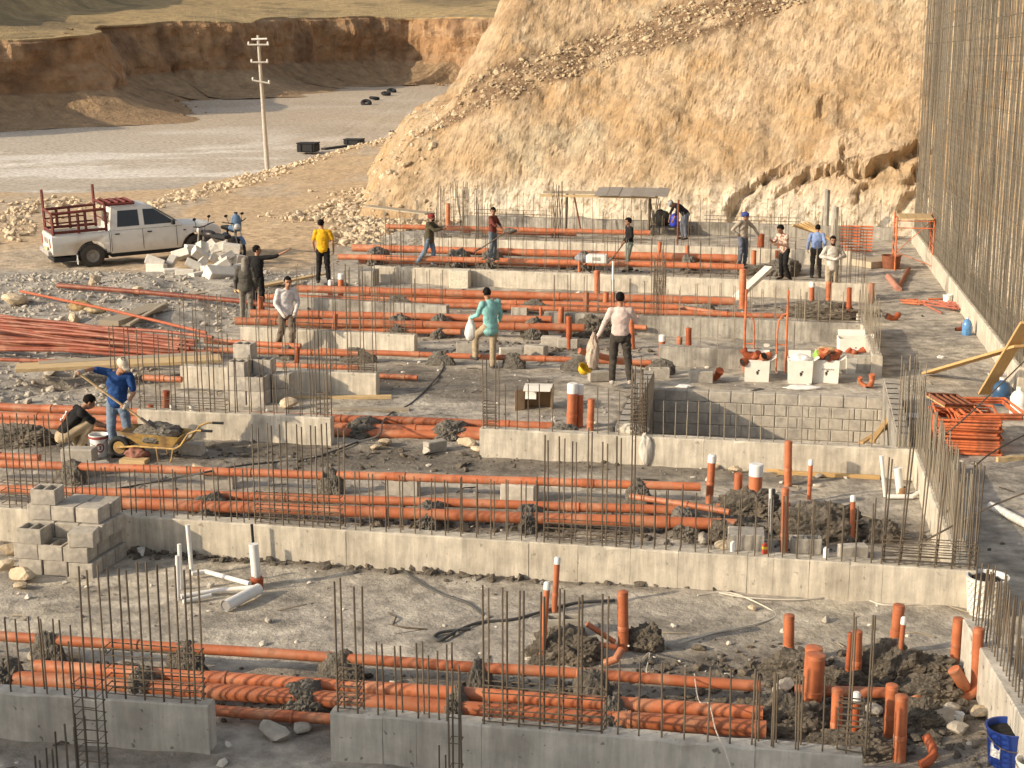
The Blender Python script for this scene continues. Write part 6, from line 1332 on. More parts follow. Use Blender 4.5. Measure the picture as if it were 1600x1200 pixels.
m = MB(); m.add([(2.42 + .07, YC - .68, 1.14), (2.42 + .07, YC + .68, 1.14), (1.78 + .07, YC + .58, 1.55), (1.78 + .07, YC - .58, 1.55)], [(0, 1, 2, 3)]); m.add([(2.46, YC - .66, 1.12), (2.46, YC + .66, 1.12), (1.82, YC + .56, 1.53), (1.82, YC - .56, 1.53)], [(3, 2, 1, 0)]); m.build('windscreen', [M_glass], truck)
m = MB(); m.box((.575, YC, 1.33), (.02, 1.05, .32), Matrix.Rotation(.10, 3, 'Y')); m.build('rear_window', [M_glass], truck)
for s, yy in ((-1, YC - .845), (1, YC + .845)):
    for x_ in (.545, 1.43, 2.38):
        MB().box((x_, yy, .72), (.010, .012, .58)).build('door_seam', [M_dark], truck)
    for x_ in (.72, 1.62): MB().box((x_, yy - .012 * -s, .90), (.13, .03, .035), bev=.008).build('door_handle', [M_black], truck)
    MB().box((2.28, yy + s * .10, 1.12), (.10, .16, .13), bev=.03).build('wing_mirror', [M_black], truck)
    MB().box((2.62, yy + s * .004 - s * .03, .86), (.07, .012, .03)).build('side_repeater', [M_black], truck)
    MB().box((3.58, YC + s * .56, .74), (.14, .26, .14), bev=.03).build('headlight', [mk('headlight_glass', (.55, .55, .55), rough=.15, bump=0)], truck)
    MB().box((-1.105, YC + s * .70, .78), (.02, .12, .26)).build('tail_light', [flat('red_lens', (.30, .03, .02), rough=.25)], truck)
    MB().box((.10 - .52, yy - s * .07, .28), (.015, .20, .26)).build('mud_flap', [M_white if s < 0 else M_black], truck)
    for x_ in (0, 2.95):
        w_ = MB(); w_.lathe([(.18, -.11), (.28, -.115), (.33, -.09), (.345, -.04), (.345, .04), (.33, .09), (.28, .115), (.18, .11)], 26, c=(x_, YC + s * .70, .345), rot=Matrix.Rotation(R_(90), 3, 'X')); tw = w_.build('wheel', [mk('dusty_tyre', (.06, .052, .043), var=.3, rough=.9)], truck)
        MB().lathe([(.0, s * -.05), (.07, s * -.05), (.08, s * -.02), (.16, s * -.03), (.195, s * -.10), (.20, s * -.105), (.20, s * .05), (0, s * .05)][::1], 20, c=(x_, YC + s * .70, .345), rot=Matrix.Rotation(R_(90), 3, 'X')).build('rim', [mk('dusty_rim', (.30, .27, .23), rough=.6)], tw)
MB().box((-1.14, YC, .50), (.14, 1.5, .14), bev=.03).build('rear_bumper', [mk('dull_chrome', (.45, .42, .38), rough=.4, metal=.3)], truck); MB().box((3.70, YC, .52), (.16, 1.5, .20), bev=.05).build('front_bumper', [M_car], truck)
MB().box((-1.165, YC - .35 + .1, .60), (.01, .42, .11)).build('number_plate', [mk('plate', (.60, .50, .22))], truck)
tm = text_mesh('NISSAN', .22, .004, M_inkg, 'tailgate_lettering'); tl = ob('tailgate_lettering', tm, truck, (-1.108, YC, .80), (R_(90), 0, R_(-90)))
MB().box((3.705, YC, .72), (.02, .85, .16)).build('grille', [M_black], truck); MB().box((-.28, YC, .28), (1.5, 1.2, .12)).build('chassis', [M_black], truck); MB().box((1.5, YC, .30), (1.9, 1.3, .12)).build('chassis', [M_black], truck)
# rack
def rb(a, b, r=.04): return MB().tube([a, b], r, 4, True, 0, False).build('rack_bar', [M_red], truck)
rr_, ly, ry = 1.66, YC + .74, YC - .74
rb((-1.0, ly, 1.0), (-1.0, ly, 2.15)); rb((.42, ly, 1.0), (.42, ly, 2.2)); rb((-1.0, ry, 1.0), (-1.0, ry, 1.62)); rb((.45, ry, 1.0), (.45, ry, 1.75)); rb((-.3, ry, 1.0), (-.3, ry, 1.55)); rb((-.3, ly, 1.0), (-.3, ly, 1.60))
for y_ in (ry, ly):
    rb((-1.0, y_, 1.06), (.45, y_, 1.06)); rb((-1.0, y_, 1.58), (.45, y_, 1.62)); rb((-1.0, y_, 1.32), (.1, y_, 1.33), .022)
rb((-1.0, ry, 1.58), (-1.0, ly, 1.60)); rb((-1.0, ry, 1.06), (-1.0, ly, 1.06)); rb((-1.0, ry, 1.30), (-1.0, ly, 1.30), .022); rb((.45, ry, 1.30), (.45, ly, 1.30), .022); rb((-.1, ry, 1.06), (-.1, ry, 1.6)); rb((-.65, ly, 1.06), (-.65, ly, 1.6))
rb((.45, ry, 1.74), (.45, ly, 1.74))
for k in range(5): rb((.45 + .2 * k, ry + .05, 1.75 - .0 * k), (.45 + .2 * k, ly - .05, 1.75))
for y_ in (ry + .05, YC, ly - .05): rb((.45, y_, 1.72), (1.30, y_, 1.72))
M_rack2 = None
# =================================================================== MOTORCYCLES
def moto(loc, rot, label, tankm, lean=.12, extra=None):
    o = thing('motorcycle', loc, label, 'motorcycle', rot=rot); o.rotation_euler.x = lean; RX = Matrix.Rotation(R_(90), 3, 'X')
    for x_ in (-.62, .62):
        w_ = MB(); w_.lathe([(.26 + .045 * math.cos(a), .045 * math.sin(a)) for a in [k * 2 * math.pi / 8 for k in range(9)]], 22, c=(x_, 0, .305), rot=RX); wo = w_.build('wheel', [M_black], o); m = MB(); m.tube([(x_, -.07, .305), (x_, .07, .305)], .05, 10)
        for k in range(10): a = k * math.pi / 5; m.tube([(x_, .0, .305), (x_ + .25 * math.cos(a), 0, .305 + .25 * math.sin(a))], .005, 4)
        m.build('spokes', [mk('dull_chrome', (.45, .42, .38), rough=.4)], wo)
    m = MB(); m.tube([(-.62, .08, .305), (-.3, .08, .40), (.05, .06, .35)], .022, 6); m.tube([(-.62, -.08, .305), (-.3, -.08, .40), (.05, -.06, .35)], .022, 6); m.tube([(.42, 0, .92), (.2, 0, .50), (-.1, 0, .32), (-.35, 0, .42), (-.45, 0, .72), (.35, 0, .80)], .025, 8); m.build('frame', [M_black], o)
    m = MB()
    for s in (-1, 1): m.tube([(.62, s * .09, .305), (.40, s * .09, 1.0)], .022, 8)
    m.build('fork', [mk('dull_chrome', (.45, .42, .38), rough=.4)], o)
    MB().sphere((.12, 0, .84), (.27, .13, .12), 14, 10).build('fuel_tank', [tankm], o); MB().box((-.36, 0, .82), (.62, .24, .10), bev=.04).build('seat', [M_black], o)
    m = MB(); m.box((.02, 0, .45), (.34, .26, .28), bev=.05); m.tube([(.2, .12, .4), (.0, .15, .25), (-.7, .16, .30)], .035, 8); m.build('engine', [mk('dull_engine', (.16, .15, .14), rough=.5)], o)
    MB().tube([(.28, .36, 1.10), (.36, .3, 1.08), (.40, .08, 1.02), (.40, -.08, 1.02), (.36, -.3, 1.08), (.28, -.36, 1.10)], .016, 7).build('handlebar', [M_black], o); MB().sphere((.50, 0, .92), (.08, .1, .1), 10, 8).build('headlamp', [mk('headlight_glass', (.55, .55, .55), rough=.15, bump=0)], o)
    for s in (-1, 1): MB().tube([(.38, s * .2, 1.06), (.36, s * .24, 1.24)], .008, 5).build('mirror_stalk', [M_black], o); MB().sphere((.36, s * .25, 1.27), (.02, .06, .04), 8, 6).build('mirror', [M_black], o)
    m = MB(); a_ = [(x, z) for x, z in [(math.cos(t) * .34, math.sin(t) * .34) for t in np.linspace(.5, 2.6, 9)]]
    for x_ in (-.62, .62):
        for (p, q), (p2, q2) in zip(a_, a_[1:]): m.box((x_ + (p + p2) / 2, 0, .305 + (q + q2) / 2), (.14, .12, .012), Matrix.Rotation(-math.atan2(q2 - q, p2 - p), 3, 'Y'))
    m.build('mudguard', [tankm], o); return o
moto(P(337, 414, 0), R_(140), 'dark motorcycle behind the heap of white blocks, nearer the pickup', flat('black_paint', (.03, .025, .025), rough=.35), -.1).scale = (1.15,) * 3
moto(P(368, 400, 0), R_(-60), 'motorcycle with a tall blue canister, right of the other motorcycle', flat('blue_paint', (.10, .17, .28), rough=.4), .1).scale = (1.1,) * 3
jug(P(371, 402) + Z * .85, .17, .6, 'blue canister strapped on the right motorcycle', flat('dusty_blue', (.11, .18, .28), rough=.5), M_black)

# =================================================================== PEOPLE
BASE = dict(pel=(0, .01, .93), che=(0, .0, 1.22), nek=(0, .005, 1.44), hd=(0, -.025, 1.595), sL=(.175, .0, 1.385), sR=(-.175, .0, 1.385), eL=(.25, .03, 1.12), eR=(-.25, .03, 1.12), wL=(.27, -.05, .88), wR=(-.27, -.05, .88),
            hL=(.09, .01, .90), hR=(-.09, .01, .90), kL=(.105, -.02, .49), kR=(-.105, -.02, .49), aL=(.115, .03, .085), aR=(-.115, .03, .085), tL=(.14, -.13, .035), tR=(-.14, -.13, .035))
def remesh(mb, voxel, name, mat, parent, wr=0.0, seed=0, smooth_it=3):
    o = ob(name, mb.mesh(name, [mat]), None); me = bake(o, [('REMESH', dict(mode='VOXEL', voxel_size=voxel)), ('SMOOTH', dict(factor=.5, iterations=smooth_it))])
    if wr:
        n_ = len(me.vertices); co = np.empty(n_ * 3, np.float32); no = np.empty(n_ * 3, np.float32); me.vertices.foreach_get('co', co); me.vertices.foreach_get('normal', no); co = co.reshape(-1, 3); no = no.reshape(-1, 3)
        w = np.abs(fbm(co[:, 0] * 7 + seed, co[:, 2] * 11 + co[:, 1] * 7, 3, 501)) * 1.3 - .35; co += no * (w * wr)[:, None]; me.vertices.foreach_set('co', co.ravel())
    me.polygons.foreach_set('use_smooth', np.ones(len(me.polygons), bool)); me.materials.clear(); me.materials.append(mat); old = o.data; o.data = me; o.parent = parent; me.name = name; return o
def fab(name, col, **k): return mk('fabric_' + name, col, var=.28, scale=6, rough=.9, bump=.25, bscale=60, spec=.15, **k)
def person(px, py, rot, label, shirt, trous, J=None, z=0.0, H=1.72, sleeves='long', hair='short', shoe=(.05, .045, .04), skin=None, glove=None, cap=None, hook=None, headdir=(0, -1, 0), grip=0.6, untuck=.06, beard=False, hatcol=None, jacket=False):
    b = P(px, py, z) if z is not None else Pg(px, py); k = H / 1.72
    o = thing('person', b, label, 'person', rot=R_(rot)); o.scale = (k, k, k)
    j = {a: Vector(v) for a, v in BASE.items()}
    for a, v in (J or {}).items(): j[a] = Vector(v)
    if J and 'che' not in J: j['che'] = j['pel'].lerp((j['sL'] + j['sR']) / 2, .62)
    sk = skin or M_skin; up_ = (j['nek'] - j['pel']).normalized(); rt = (j['sL'] - j['sR']).normalized(); fw = -(up_.cross(rt)).normalized()
    TR = Matrix((rt, rt.cross(up_) * -1, up_)).transposed()
    hdv = Vector(headdir).normalized(); hu = Vector((0, 0, 1)); 
    hx_ = hu.cross(hdv).normalized() if abs(hdv.z) < .95 else rt; hz_ = hdv.cross(hx_).normalized(); HR = Matrix((hx_, -hdv, hz_)).transposed()
    hd = j['hd']; hp = lambda x, y, z_: hd + HR @ Vector((x, y, z_))           # local head: -y forward
    m = MB()
    m.sphere(hp(0, .012, .025), (.076, .095, .09), 16, 12, HR); m.sphere(hp(0, -.022, -.035), (.058, .068, .085), 14, 10, HR); m.caps(hp(0, -.092, .005), hp(0, -.108, -.022), .011, .016); m.caps(hp(-.022, -.088, -.062), hp(.022, -.088, -.062), .010, .010)
    for s in (-1, 1): m.sphere(hp(s * .078, .01, -.005), (.012, .022, .032), 8, 6, HR); m.sphere(hp(s * .03, -.075, .028), (.024, .02, .012), 8, 6, HR)
    m.caps(j['nek'] - up_ * .05, hp(0, .01, -.05), .055, .050); m.caps(j['sL'] * .75 + j['nek'] * .25, j['sR'] * .75 + j['nek'] * .25, .05, .05)
    m.sphere(j['che'], (.15, .10, .2), 14, 10, TR); m.sphere(j['pel'], (.145, .10, .14), 14, 10, TR)
    for q in 'LR':
        m.caps(j['s' + q], j['e' + q], .046, .036); m.caps(j['e' + q], j['w' + q], .037, .026); m.caps(j['h' + q], j['k' + q], .078, .052); m.caps(j['k' + q], j['a' + q], .050, .034); m.caps(j['a' + q], j['t' + q], .035, .03)
        d = (j['w' + q] - j['e' + q]).normalized(); s = 1 if q == 'L' else -1; ax = rt * s; pn = (ax * -1 - d * (-ax).dot(d)); pn = pn.normalized() if pn.length > .15 else fw; sp_ = d.cross(pn).normalized(); wv = j['w' + q]
        pc = wv + d * .045; hm = m
        hr = Matrix((sp_, pn, d)).transposed(); m.sphere(pc, (.038, .017, .050), 10, 8, hr)
        for i in range(4):
            r0 = pc + sp_ * (.027 - .018 * i) + d * .035; L1 = (.040, .046, .044, .034)[i]; g = grip
            d1 = (d * math.cos(g) + pn * math.sin(g)); d2 = (d * math.cos(2.1 * g) + pn * math.sin(2.1 * g)); m.caps(r0, r0 + d1 * L1, .0098, .009, 7); m.caps(r0 + d1 * L1, r0 + d1 * L1 + d2 * L1 * .8, .009, .008, 7)
        fwd = sp_ if sp_.dot(fw) > 0 else -sp_; t0 = wv + d * .02 + fwd * .025; t1 = t0 + (fwd * .7 + d * .5 + pn * .5).normalized() * .042; m.caps(t0, t1, .012, .010, 7); m.caps(t1, t1 + (d * .8 + pn * .4).normalized() * .03, .010, .008, 7)
    remesh(m, .0105, 'body', sk, o)
    # garments
    c = MB(); ex = .02 if jacket else 0
    c.sphere(j['che'] + up_ * .02, (.180 + ex, .122 + ex, .235), 16, 12, TR); [c.caps(j['nek'] - up_ * .055, j['s' + q_], .075 + ex * .5, .064 + ex * .5, 12) for q_ in 'LR']; c.caps(j['nek'] - up_ * .07, j['nek'] - up_ * .025, .075, .062)
    bel = j['pel'].lerp(j['che'], .45); c.sphere(bel, (.165 + ex, .122 + ex, .20), 16, 12, TR); [c.sphere(bel.lerp(j['pel'] + up_ * (.09 - untuck), (q_ + 1) / 4), (.164 + ex + .003 * q_, .124 + ex + .003 * q_, .12), 16, 12, TR) for q_ in range(4)]
    for q in 'LR':
        if sleeves == 'long': c.caps(j['s' + q], j['e' + q], .068 + ex * .5, .054 + ex * .4, 12); c.caps(j['e' + q], j['e' + q].lerp(j['w' + q], .93), .053 + ex * .4, .042, 12)
        elif sleeves == 'rolled': c.caps(j['s' + q], j['e' + q], .066, .052, 12); c.caps(j['e' + q], j['e' + q].lerp(j['w' + q], .25), .052, .048, 12)
        else: c.caps(j['s' + q], j['s' + q].lerp(j['e' + q], .72), .066, .062, 12)
    so2_ = remesh(c, .014, 'jacket' if jacket else 'shirt', shirt, o, wr=.017, seed=px * .1)
    t = MB(); t.sphere(j['pel'] - up_ * .03, (.158, .118, .13), 16, 12, TR)
    for q in 'LR': t.caps(j['h' + q], j['k' + q], .100, .076, 12); t.caps(j['k' + q], j['a' + q] + (j['k' + q] - j['a' + q]).normalized() * .02, .074, .066, 12)
    t.caps(j['hL'], j['hR'], .1, .1); remesh(t, .014, 'trousers', trous, o, wr=.022, seed=px * .2 + 3)
    for q in 'LR':
        f = MB(); a_, t_ = j['a' + q].copy(), j['t' + q]; a_ = a_ - Vector((0, 0, .04)); bk_ = (a_ - t_); bk_ = bk_.normalized() * .05 if bk_.length > .01 else Vector((0, .05, 0)); f.caps(a_ + bk_, t_, .044, .042); f.caps(a_ + Vector((0, 0, .03)), a_, .048, .046); so_2 = remesh(f, .014, 'shoe', flat('shoe_%g' % shoe[0], shoe), o)
    if glove:
        for q in 'LR':
            g_ = MB(); d = (j['w' + q] - j['e' + q]).normalized(); g_.caps(j['w' + q] - d * .03, j['w' + q] + d * .07, .042, .042); g_.caps(j['w' + q] + d * .06, j['w' + q] + d * .10, .036, .030); remesh(g_, .014, 'glove', glove, o, wr=.006)
    # hair / cap
    if hair:
        bm = bmesh.new(); bmesh.ops.create_uvsphere(bm, u_segments=22, v_segments=16, radius=1); rr = random.Random(int(px)); big = 1.0 if hair == 'short' else 1.12
        for v in bm.verts: v.co = Vector((v.co.x * .084 * big, v.co.y * .106 * big + .016, v.co.z * .100 * big + .032)) * (1 + rr.uniform(-.03, .05) * (1 if hair == 'short' else 2))
        bmesh.ops.delete(bm, geom=[v for v in bm.verts if (v.co.y < -.045 and v.co.z < .062) or v.co.z < -.045 or (v.co.z < .005 and v.co.y < .015)], context='VERTS')
        bmesh.ops.solidify(bm, geom=bm.faces[:], thickness=.012)
        me = bpy.data.meshes.new('hair'); 
        for v in bm.verts: v.co = hd + HR @ v.co
        bm.to_mesh(me); bm.free(); me.materials.append(M_hair); ob('hair', me, o)
    if cap:
        mt, kind = cap; q = MB(); q.sphere(hp(0, .012, .045), (.092, .112, .088), 18, 12, HR)
        if kind == 'brim': q.sphere(hp(0, -.125, .045), (.070, .065, .010), 14, 8, HR)
        if kind == 'hood': q.sphere(hp(0, .03, -.03), (.098, .105, .13), 16, 12, HR); q.caps(hp(0, .05, -.08), j['nek'] + Vector((0, .04, -.06)), .09, .10)
        if kind == 'wrap': q.sphere(hp(0, .05, .03), (.10, .095, .085), 16, 12, HR)
        remesh(q, .011, 'hood' if kind == 'hood' else 'cap', mt, o, wr=.006)
    if not (cap and cap[1] == 'hood'):
        for s in (-1, 1): MB().sphere(hp(s * .03, -.090, .014), (.012, .007, .006), 8, 6, HR).build('eye', [M_hair], o)
        MB().caps(hp(-.02, -.098, -.052), hp(.02, -.098, -.052), .004, .004, 6).build('lips', [flat('lip', (.20, .08, .06))], o)
        for s in (-1, 1): MB().caps(hp(s * .018, -.093, .033), hp(s * .045, -.083, .034), .004, .004, 6).build('eyebrow', [M_hair], o)
    if beard: q = MB(); q.sphere(hp(0, -.035, -.075), (.058, .062, .055), 12, 8, HR); remesh(q, .011, 'beard', M_hair, o)
    return o, (lambda v: o.matrix_basis @ Vector(v)), j
def shovel(a, b, label, blade=True, shaftm=None, bl_len=.28):
    a, b = Vector(a), Vector(b); d = (b - a).normalized(); o = thing('shovel', a, label, 'shovel'); q = d.to_track_quat('Z', 'Y')
    MB().tube([Vector((0, 0, 0)), b - a], .019, 9).build('shaft', [shaftm or M_wood], o)
    m = MB(); w_, L = .11, bl_len; pr_ = [(-w_, 0), (-w_ * 1.05, L * .6), (-w_ * .5, L * .92), (0, L), (w_ * .5, L * .92), (w_ * 1.05, L * .6), (w_, 0)]
    m.add([(x, abs(x) * .35, z_) for x, z_ in pr_] + [(x, abs(x) * .35 + .006, z_) for x, z_ in pr_] + [(0, 0, 0), (0, 0, L * .55), (0, .006, 0), (0, .006, L * .55)], [(0, 1, 15), (1, 2, 15), (2, 3, 15), (3, 4, 15), (4, 5, 15), (5, 6, 15), (6, 14, 15), (14, 0, 15), (7, 17, 8), (8, 17, 9), (9, 17, 10), (10, 17, 11), (11, 17, 12), (12, 17, 13), (13, 17, 16), (16, 17, 7)] + [(i, i + 7, i + 8, i + 1) for i in range(6)])
    m.tube([(0, .01, -.12), (0, .01, .06)], .024, 8); m.build('blade', [mk('shovel_steel', (.16, .14, .12), rough=.5, metal=.4)], o, b - a, q); return o
gl = fab('glove', (.50, .46, .40)); jeans = fab('jeans', (.15, .20, .27)); dark_t = fab('dark_trousers', (.055, .048, .04)); khaki = fab('khaki', (.36, .28, .18)); black_s = fab('black', (.018, .017, .017))
skin2 = mk('skin_tan', (.30, .16, .10), var=.1, scale=14, rough=.6, bump=.05)
# 1 blue polo, shovelling
o, W1, J1 = person(189, 712, 0, 'man in a blue polo shirt, jeans and pale cap shovelling mortar into the wheelbarrow', fab('blue_polo', (.022, .062, .19)), jeans, dict(
    pel=(-.02, .02, .90), nek=(.06, -.10, 1.40), hd=(.16, -.20, 1.53), sR=(-.14, -.06, 1.40), sL=(.24, -.09, 1.34), eR=(-.33, -.16, 1.47), wR=(-.46, -.36, 1.47), eL=(.29, -.10, 1.06), wL=(.22, -.30, .93),
    hL=(.07, .02, .88), hR=(-.10, .02, .88), kL=(.13, -.02, .47), kR=(-.12, -.06, .47), aL=(.13, .10, .09), aR=(-.06, .02, .085), tL=(.20, -.04, .04), tR=(-.10, -.14, .035)), sleeves='short', cap=(fab('cream_cap', (.55, .47, .36)), 'brim'), glove=gl, headdir=(.5, -.62, -.45), untuck=.10, grip=1.0)
hR_ = Vector(J1['wR']) + (J1['wR'] - J1['eR']).normalized() * .07; hL_ = Vector(J1['wL']) + (J1['wL'] - J1['eL']).normalized() * .07; dd_ = (hL_ - hR_).normalized(); a_, b_ = W1(hR_ - dd_ * .06), W1(hL_ + dd_ * .42); shovel(a_, b_, 'long wooden shovel held by the man in the blue polo, blade in the wheelbarrow')
# 2 squatting
o, W2, J2 = person(112, 706, 118, 'man in a black T-shirt with a white number squatting beside the paint bucket', black_s, khaki, dict(
    pel=(0, .12, .30), nek=(0, -.20, .72), hd=(0, -.33, .80), sL=(.18, -.16, .68), sR=(-.18, -.16, .68), eL=(.22, -.38, .46), eR=(-.22, -.38, .46), wL=(.14, -.58, .36), wR=(-.12, -.58, .38), hL=(.10, .10, .28), hR=(-.10, .10, .28), kL=(.17, -.32, .52), kR=(-.17, -.32, .52), aL=(.15, -.10, .09), aR=(-.15, -.10, .09), tL=(.17, -.26, .035), tR=(-.17, -.26, .035)), sleeves='short', headdir=(0, -.8, -.6), untuck=.02)
tx = ob('shirt_number', text_mesh('3', .26, .003, M_white, 'shirt_number'), o, (.0, .085 - .02, .60), (R_(-52) + math.pi, R_(180), R_(90) * 0))
tx.location = (-.02, .045, .62); bq = Matrix((Vector((-1, 0, 0)), Vector((0, -.60, .80)), Vector((0, .80, .60)))).transposed(); tx.rotation_euler = bq.to_euler(); tx.location = Vector((0, -.02, .52)) + Vector((0, .80, .60)) * .150
# 3 white shirt walking
person(450, 553, 25, 'man in a white shirt and brown trousers walking over the pipes with gloved hands low', fab('white_shirt', (.60, .56, .54)), fab('brown_trousers', (.14, .11, .085)), dict(
    nek=(.02, -.02, 1.43), hd=(.03, -.06, 1.585), eL=(.25, -.06, 1.12), wL=(.12, -.22, .93), eR=(-.25, -.02, 1.12), wR=(-.16, -.22, .93), hL=(.09, 0, .90), kL=(.08, -.14, .52), aL=(.06, -.10, .10), tL=(.07, -.26, .05), kR=(-.10, .10, .50), aR=(-.11, .34, .16), tR=(-.12, .22, .06)), glove=gl, headdir=(-.1, -1, -.1), untuck=.12)
# 4 teal shirt
o, W4, J4 = person(766, 577, 205, 'man in a loose teal shirt seen from behind, one foot raised, holding a white bag', fab('teal_shirt', (.22, .44, .42)), fab('tan_trousers', (.34, .27, .18)), dict(
    nek=(.03, -.05, 1.42), hd=(.03, -.10, 1.57), eL=(.24, -.10, 1.14), wL=(.30, -.32, 1.06), eR=(.0, 0, 0), wR=(0, 0, 0), sR=(-.185, -.03, 1.40), kL=(.20, -.30, .66), aL=(.24, -.20, .26), tL=(.27, -.34, .22), kR=(-.06, .0, .48), aR=(-.05, .02, .085), tR=(-.07, -.13, .035)) | dict(eR=(-.25, -.02, 1.13), wR=(-.30, -.20, .98)) | dict(hR=(-.09, 0, .90)), headdir=(-.1, -1, -.35), untuck=.20, sleeves='long')
# mirror fix: his raised leg and held bag are on the picture's left
hb = W4(J4['wL']) - Z * .30; bagp = hb + Z * .07
sack(bagp, 'white plastic bag hanging from the hand of the teal shirt man', .15, .11, .25, M_bag, seed=5, taper=.75)
# 5 pink shirt
o, W5, J5 = person(968, 600, 178, 'man in a pale pink shirt and dark trousers seen from behind, holding a cloth bundle', fab('pink_shirt', (.58, .46, .41)), dark_t, dict(
    nek=(.0, -.02, 1.43), hd=(.01, -.05, 1.59), eL=(.30, .02, 1.14), wL=(.40, -.04, .90), eR=(-.30, -.10, 1.16), wR=(-.34, -.34, 1.18), hL=(.10, 0, .90), hR=(-.10, 0, .90), kL=(.13, -.02, .49), kR=(-.15, -.02, .49), aL=(.14, .05, .085), aR=(-.20, .03, .085), tL=(.15, -.10, .035), tR=(-.24, -.10, .035)), z=.12, H=1.80, headdir=(-.15, -1, -.15), untuck=.04, shoe=(.40, .36, .32))
wl_ = W5(J5['wL']); sack(wl_ - Z * .30 + Vector((-.10, 0, 0)), 'beige crumpled cloth bundle held by the pink shirt man', .16, .13, .30, fab('beige_cloth', (.47, .37, .29)), 'cloth_bundle', 'cloth', seed=9, rough=1.0, taper=.7)
hp_ = P(914, 585, .25); hq = MB(); hq.lathe([(.115, 0), (.112, .06), (.09, .11), (.05, .135), (0, .14)], 18); hq.lathe([(.115, 0), (.15, -.008), (.15, -.014), (.11, -.01)], 18); ho = hq.build('safety_helmet', [flat('yellow_plastic', (.62, .40, .02), rough=.4)], None, atY(914, 575, wl_.y), (R_(200), R_(35), 0)); tag(ho, 'yellow safety helmet hanging under the cloth bundle of the pink shirt man', 'helmet')
# 6 yellow shirt
person(506, 442, 185, 'man in a bright yellow T-shirt and black trousers standing with his back turned', fab('yellow_shirt', (.66, .36, .02)), black_s, dict(hd=(.03, -.05, 1.59), eL=(.26, -.03, 1.12), wL=(.24, -.16, .92), eR=(-.28, .02, 1.12), wR=(-.28, -.06, .87), kL=(.12, -.02, .49), aL=(.15, .05, .085), aR=(-.14, .03, .085)), z=.16, H=1.78, sleeves='short', headdir=(-.45, -.9, -.1), untuck=.10)
# 7, 8 the pair on the left
person(386, 503, 180, 'man in a dark grey hooded jacket seen from behind, standing by the pipe ends', fab('grey_jacket', (.085, .078, .065)), fab('greyish_trousers', (.20, .18, .15)), dict(hd=(0, -.04, 1.56)), z=.0, H=1.62, cap=(fab('grey_hood', (.20, .18, .15)), 'hood'), hair=None, jacket=True, untuck=.14)
person(404, 489, 165, 'man in a black shirt pointing with his right arm stretched out to the right', black_s, black_s, dict(nek=(0, -.02, 1.43), hd=(.0, -.05, 1.59), sR=(-.19, -.03, 1.41), eR=(-.46, -.10, 1.44), wR=(-.74, -.16, 1.58), eL=(.24, .02, 1.12), wL=(.25, -.08, .88)), sleeves='rolled', H=1.72, headdir=(-.9, -.5, .0), grip=.15)
# 9 red cap
person(672, 417, 75, 'man with a red cap and dark olive jacket stepping right with both arms held forward', fab('olive_jacket', (.085, .072, .045)), jeans, dict(nek=(0, -.04, 1.43), hd=(0, -.08, 1.585), eL=(.20, -.22, 1.22), wL=(.12, -.46, 1.26), eR=(-.20, -.22, 1.20), wR=(-.10, -.46, 1.24), kL=(.10, -.10, .50), aL=(.10, -.06, .085), tL=(.11, -.22, .04), kR=(-.10, .14, .50), aR=(-.11, .40, .14), tR=(-.12, .28, .04)), H=1.66, cap=(fab('red_cap', (.22, .04, .035)), 'wrap'), skin=skin2, beard=True, jacket=True, untuck=.16, z=.02)
# 10 dark red shirt
o, W10, J10 = person(770, 407, 62, 'slim boy in a dark red shirt holding a shovel, standing high on the far pipes', fab('maroon_shirt', (.15, .045, .035)), fab('slate_trousers', (.12, .14, .16)), dict(nek=(0, -.02, 1.42), hd=(-.06, -.05, 1.575), eL=(.22, -.12, 1.16), wL=(.14, -.30, 1.0), eR=(-.22, -.16, 1.18), wR=(-.08, -.42, 1.02)), z=.33, H=1.62, sleeves='rolled', hair='bushy', headdir=(-.9, -.5, -.05), skin=skin2)
shovel(W10((-.06, -.62, 1.02)), W10((-.42, .20, .42)), 'shovel of the boy in the dark red shirt, blade down at left', shaftm=M_rebar)
sack(W10((-.05, -.66, 1.0)), 'lump of dark mortar on the far end of the boy shovel handle', .18, .12, .08, M_mort, 'mortar_pile', 'mortar')
# 11 black shirt
o, W11, J11 = person(982, 424, -72, 'boy in a black shirt and grey-green trousers facing left with a tool in his hand', black_s, fab('sage_trousers', (.20, .24, .21)), dict(nek=(0, -.0, 1.42), hd=(0, -.05, 1.575), eL=(.21, .02, 1.14), wL=(.18, -.20, .98), eR=(-.21, .05, 1.14), wR=(-.20, -.12, .90), kL=(.10, -.08, .49), aL=(.10, -.10, .085), tL=(.1, -.24, .035), aR=(-.11, .12, .085), tR=(-.11, -.02, .035)), H=1.63, sleeves='long', hair='bushy', skin=skin2, z=.02)
shovel(W11((.16, -.18, 1.0)), W11((.14, -.62, .45)), 'short red-shafted tool held by the boy in the black shirt', shaftm=M_rust, bl_len=.2)
# 12 bending worker
person(1068, 374, -68, 'worker in a black shirt bending over the bench under the right end of the canopy', fab('navy_black', (.025, .022, .028)), fab('grey_blue_trousers', (.13, .14, .17)), dict(pel=(0, .06, .90), nek=(0, -.36, 1.24), hd=(0, -.52, 1.25), sL=(.18, -.30, 1.20), sR=(-.18, -.30, 1.20), eL=(.20, -.42, .94), wL=(.14, -.50, .70), eR=(-.20, -.42, .94), wR=(-.14, -.50, .70), hL=(.09, .06, .88), hR=(-.09, .06, .88)), H=1.75, sleeves='rolled', headdir=(0, -.6, -.8), cap=(fab('grey_cap', (.30, .31, .32)), 'brim'), skin=skin2, z=.02)
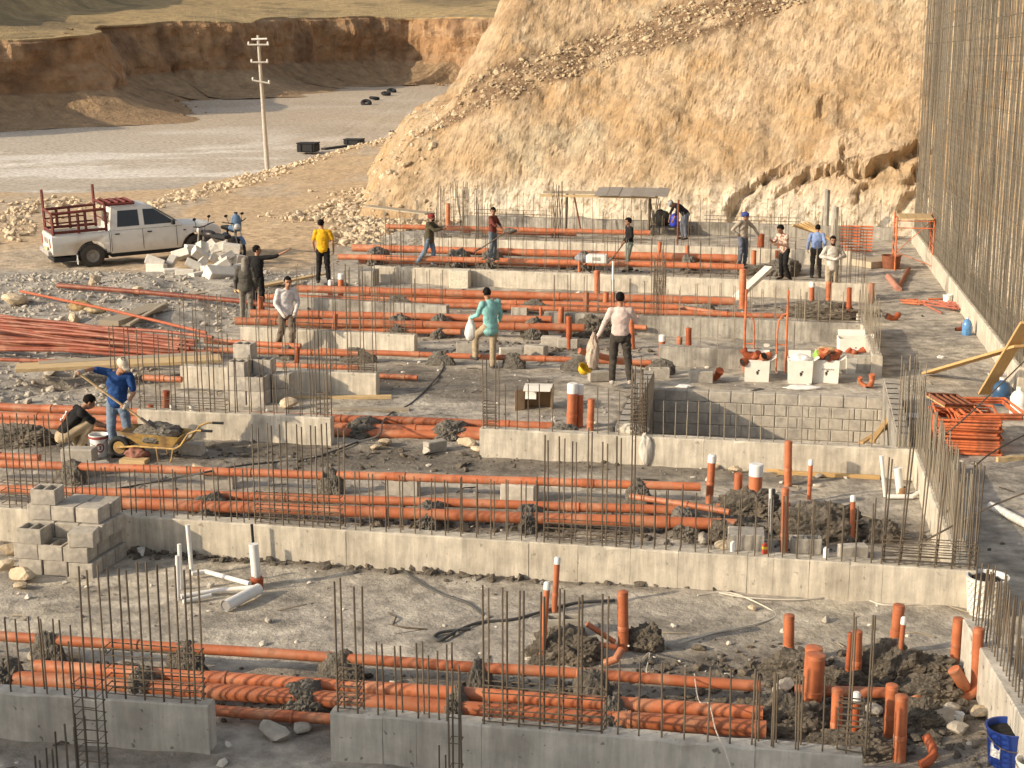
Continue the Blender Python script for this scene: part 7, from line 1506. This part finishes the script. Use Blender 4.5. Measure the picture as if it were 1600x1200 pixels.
# 13 blue cap
person(1160, 417, 40, 'man in a blue cap and grey shirt, hand on hip, by the wide brown riser', fab('grey_shirt', (.36, .31, .25)), fab('slate_blue_trousers', (.11, .125, .16)), dict(hd=(.03, -.04, 1.57), eR=(-.38, .12, 1.16), wR=(-.20, .02, .98), eL=(.34, -.12, 1.20), wL=(.44, -.22, .98)), H=1.72, sleeves='long', headdir=(.6, -.8, -.25), cap=(fab('blue_cap', (.05, .07, .25)), 'wrap'), skin=skin2, z=.02)
# 14 plaid
M_plaid = fab('plaid', (.26, .13, .10), col2=(.50, .42, .34), c2scale=14, c2lo=.45, c2hi=.52)
person(1224, 438, -55, 'man in a plaid shirt and black trousers leaning left with both hands raised in front', M_plaid, black_s, dict(nek=(0, -.12, 1.38), hd=(0, -.20, 1.53), sL=(.18, -.10, 1.34), sR=(-.18, -.10, 1.34), eL=(.24, -.20, 1.08), wL=(.14, -.44, 1.12), eR=(-.24, -.22, 1.10), wR=(-.12, -.46, 1.22), kL=(.16, -.12, .50), aL=(.20, .05, .085), kR=(-.14, .02, .49), aR=(-.24, .16, .085)), H=1.68, sleeves='rolled', hair='bushy', headdir=(0, -.9, -.4), skin=skin2, untuck=.12, grip=.2)
# 15 blue shirt
person(1274, 434, 165, 'man in a light blue shirt turned away, half hidden behind the cream shirt man', fab('sky_shirt', (.20, .27, .46)), dark_t, dict(nek=(0, -.1, 1.38), hd=(.0, -.18, 1.52), sL=(.18, -.08, 1.34), sR=(-.18, -.08, 1.34)), H=1.62, sleeves='long', headdir=(0, -1, -.3), z=.0)
# 16 cream shirt
person(1298, 468, 5, 'bearded man in a cream shirt and pale trousers facing the camera with joined hands', fab('cream_shirt', (.50, .46, .40)), fab('pale_trousers', (.36, .30, .22)), dict(hd=(-.02, -.04, 1.585), eL=(.32, -.02, 1.17), wL=(.07, -.24, 1.13), eR=(-.32, -.02, 1.17), wR=(-.07, -.24, 1.13)), H=1.72, sleeves='long', beard=True, skin=skin2, headdir=(-.2, -1, -.1), glove=fab('white_glove', (.62, .58, .52)), untuck=.16)
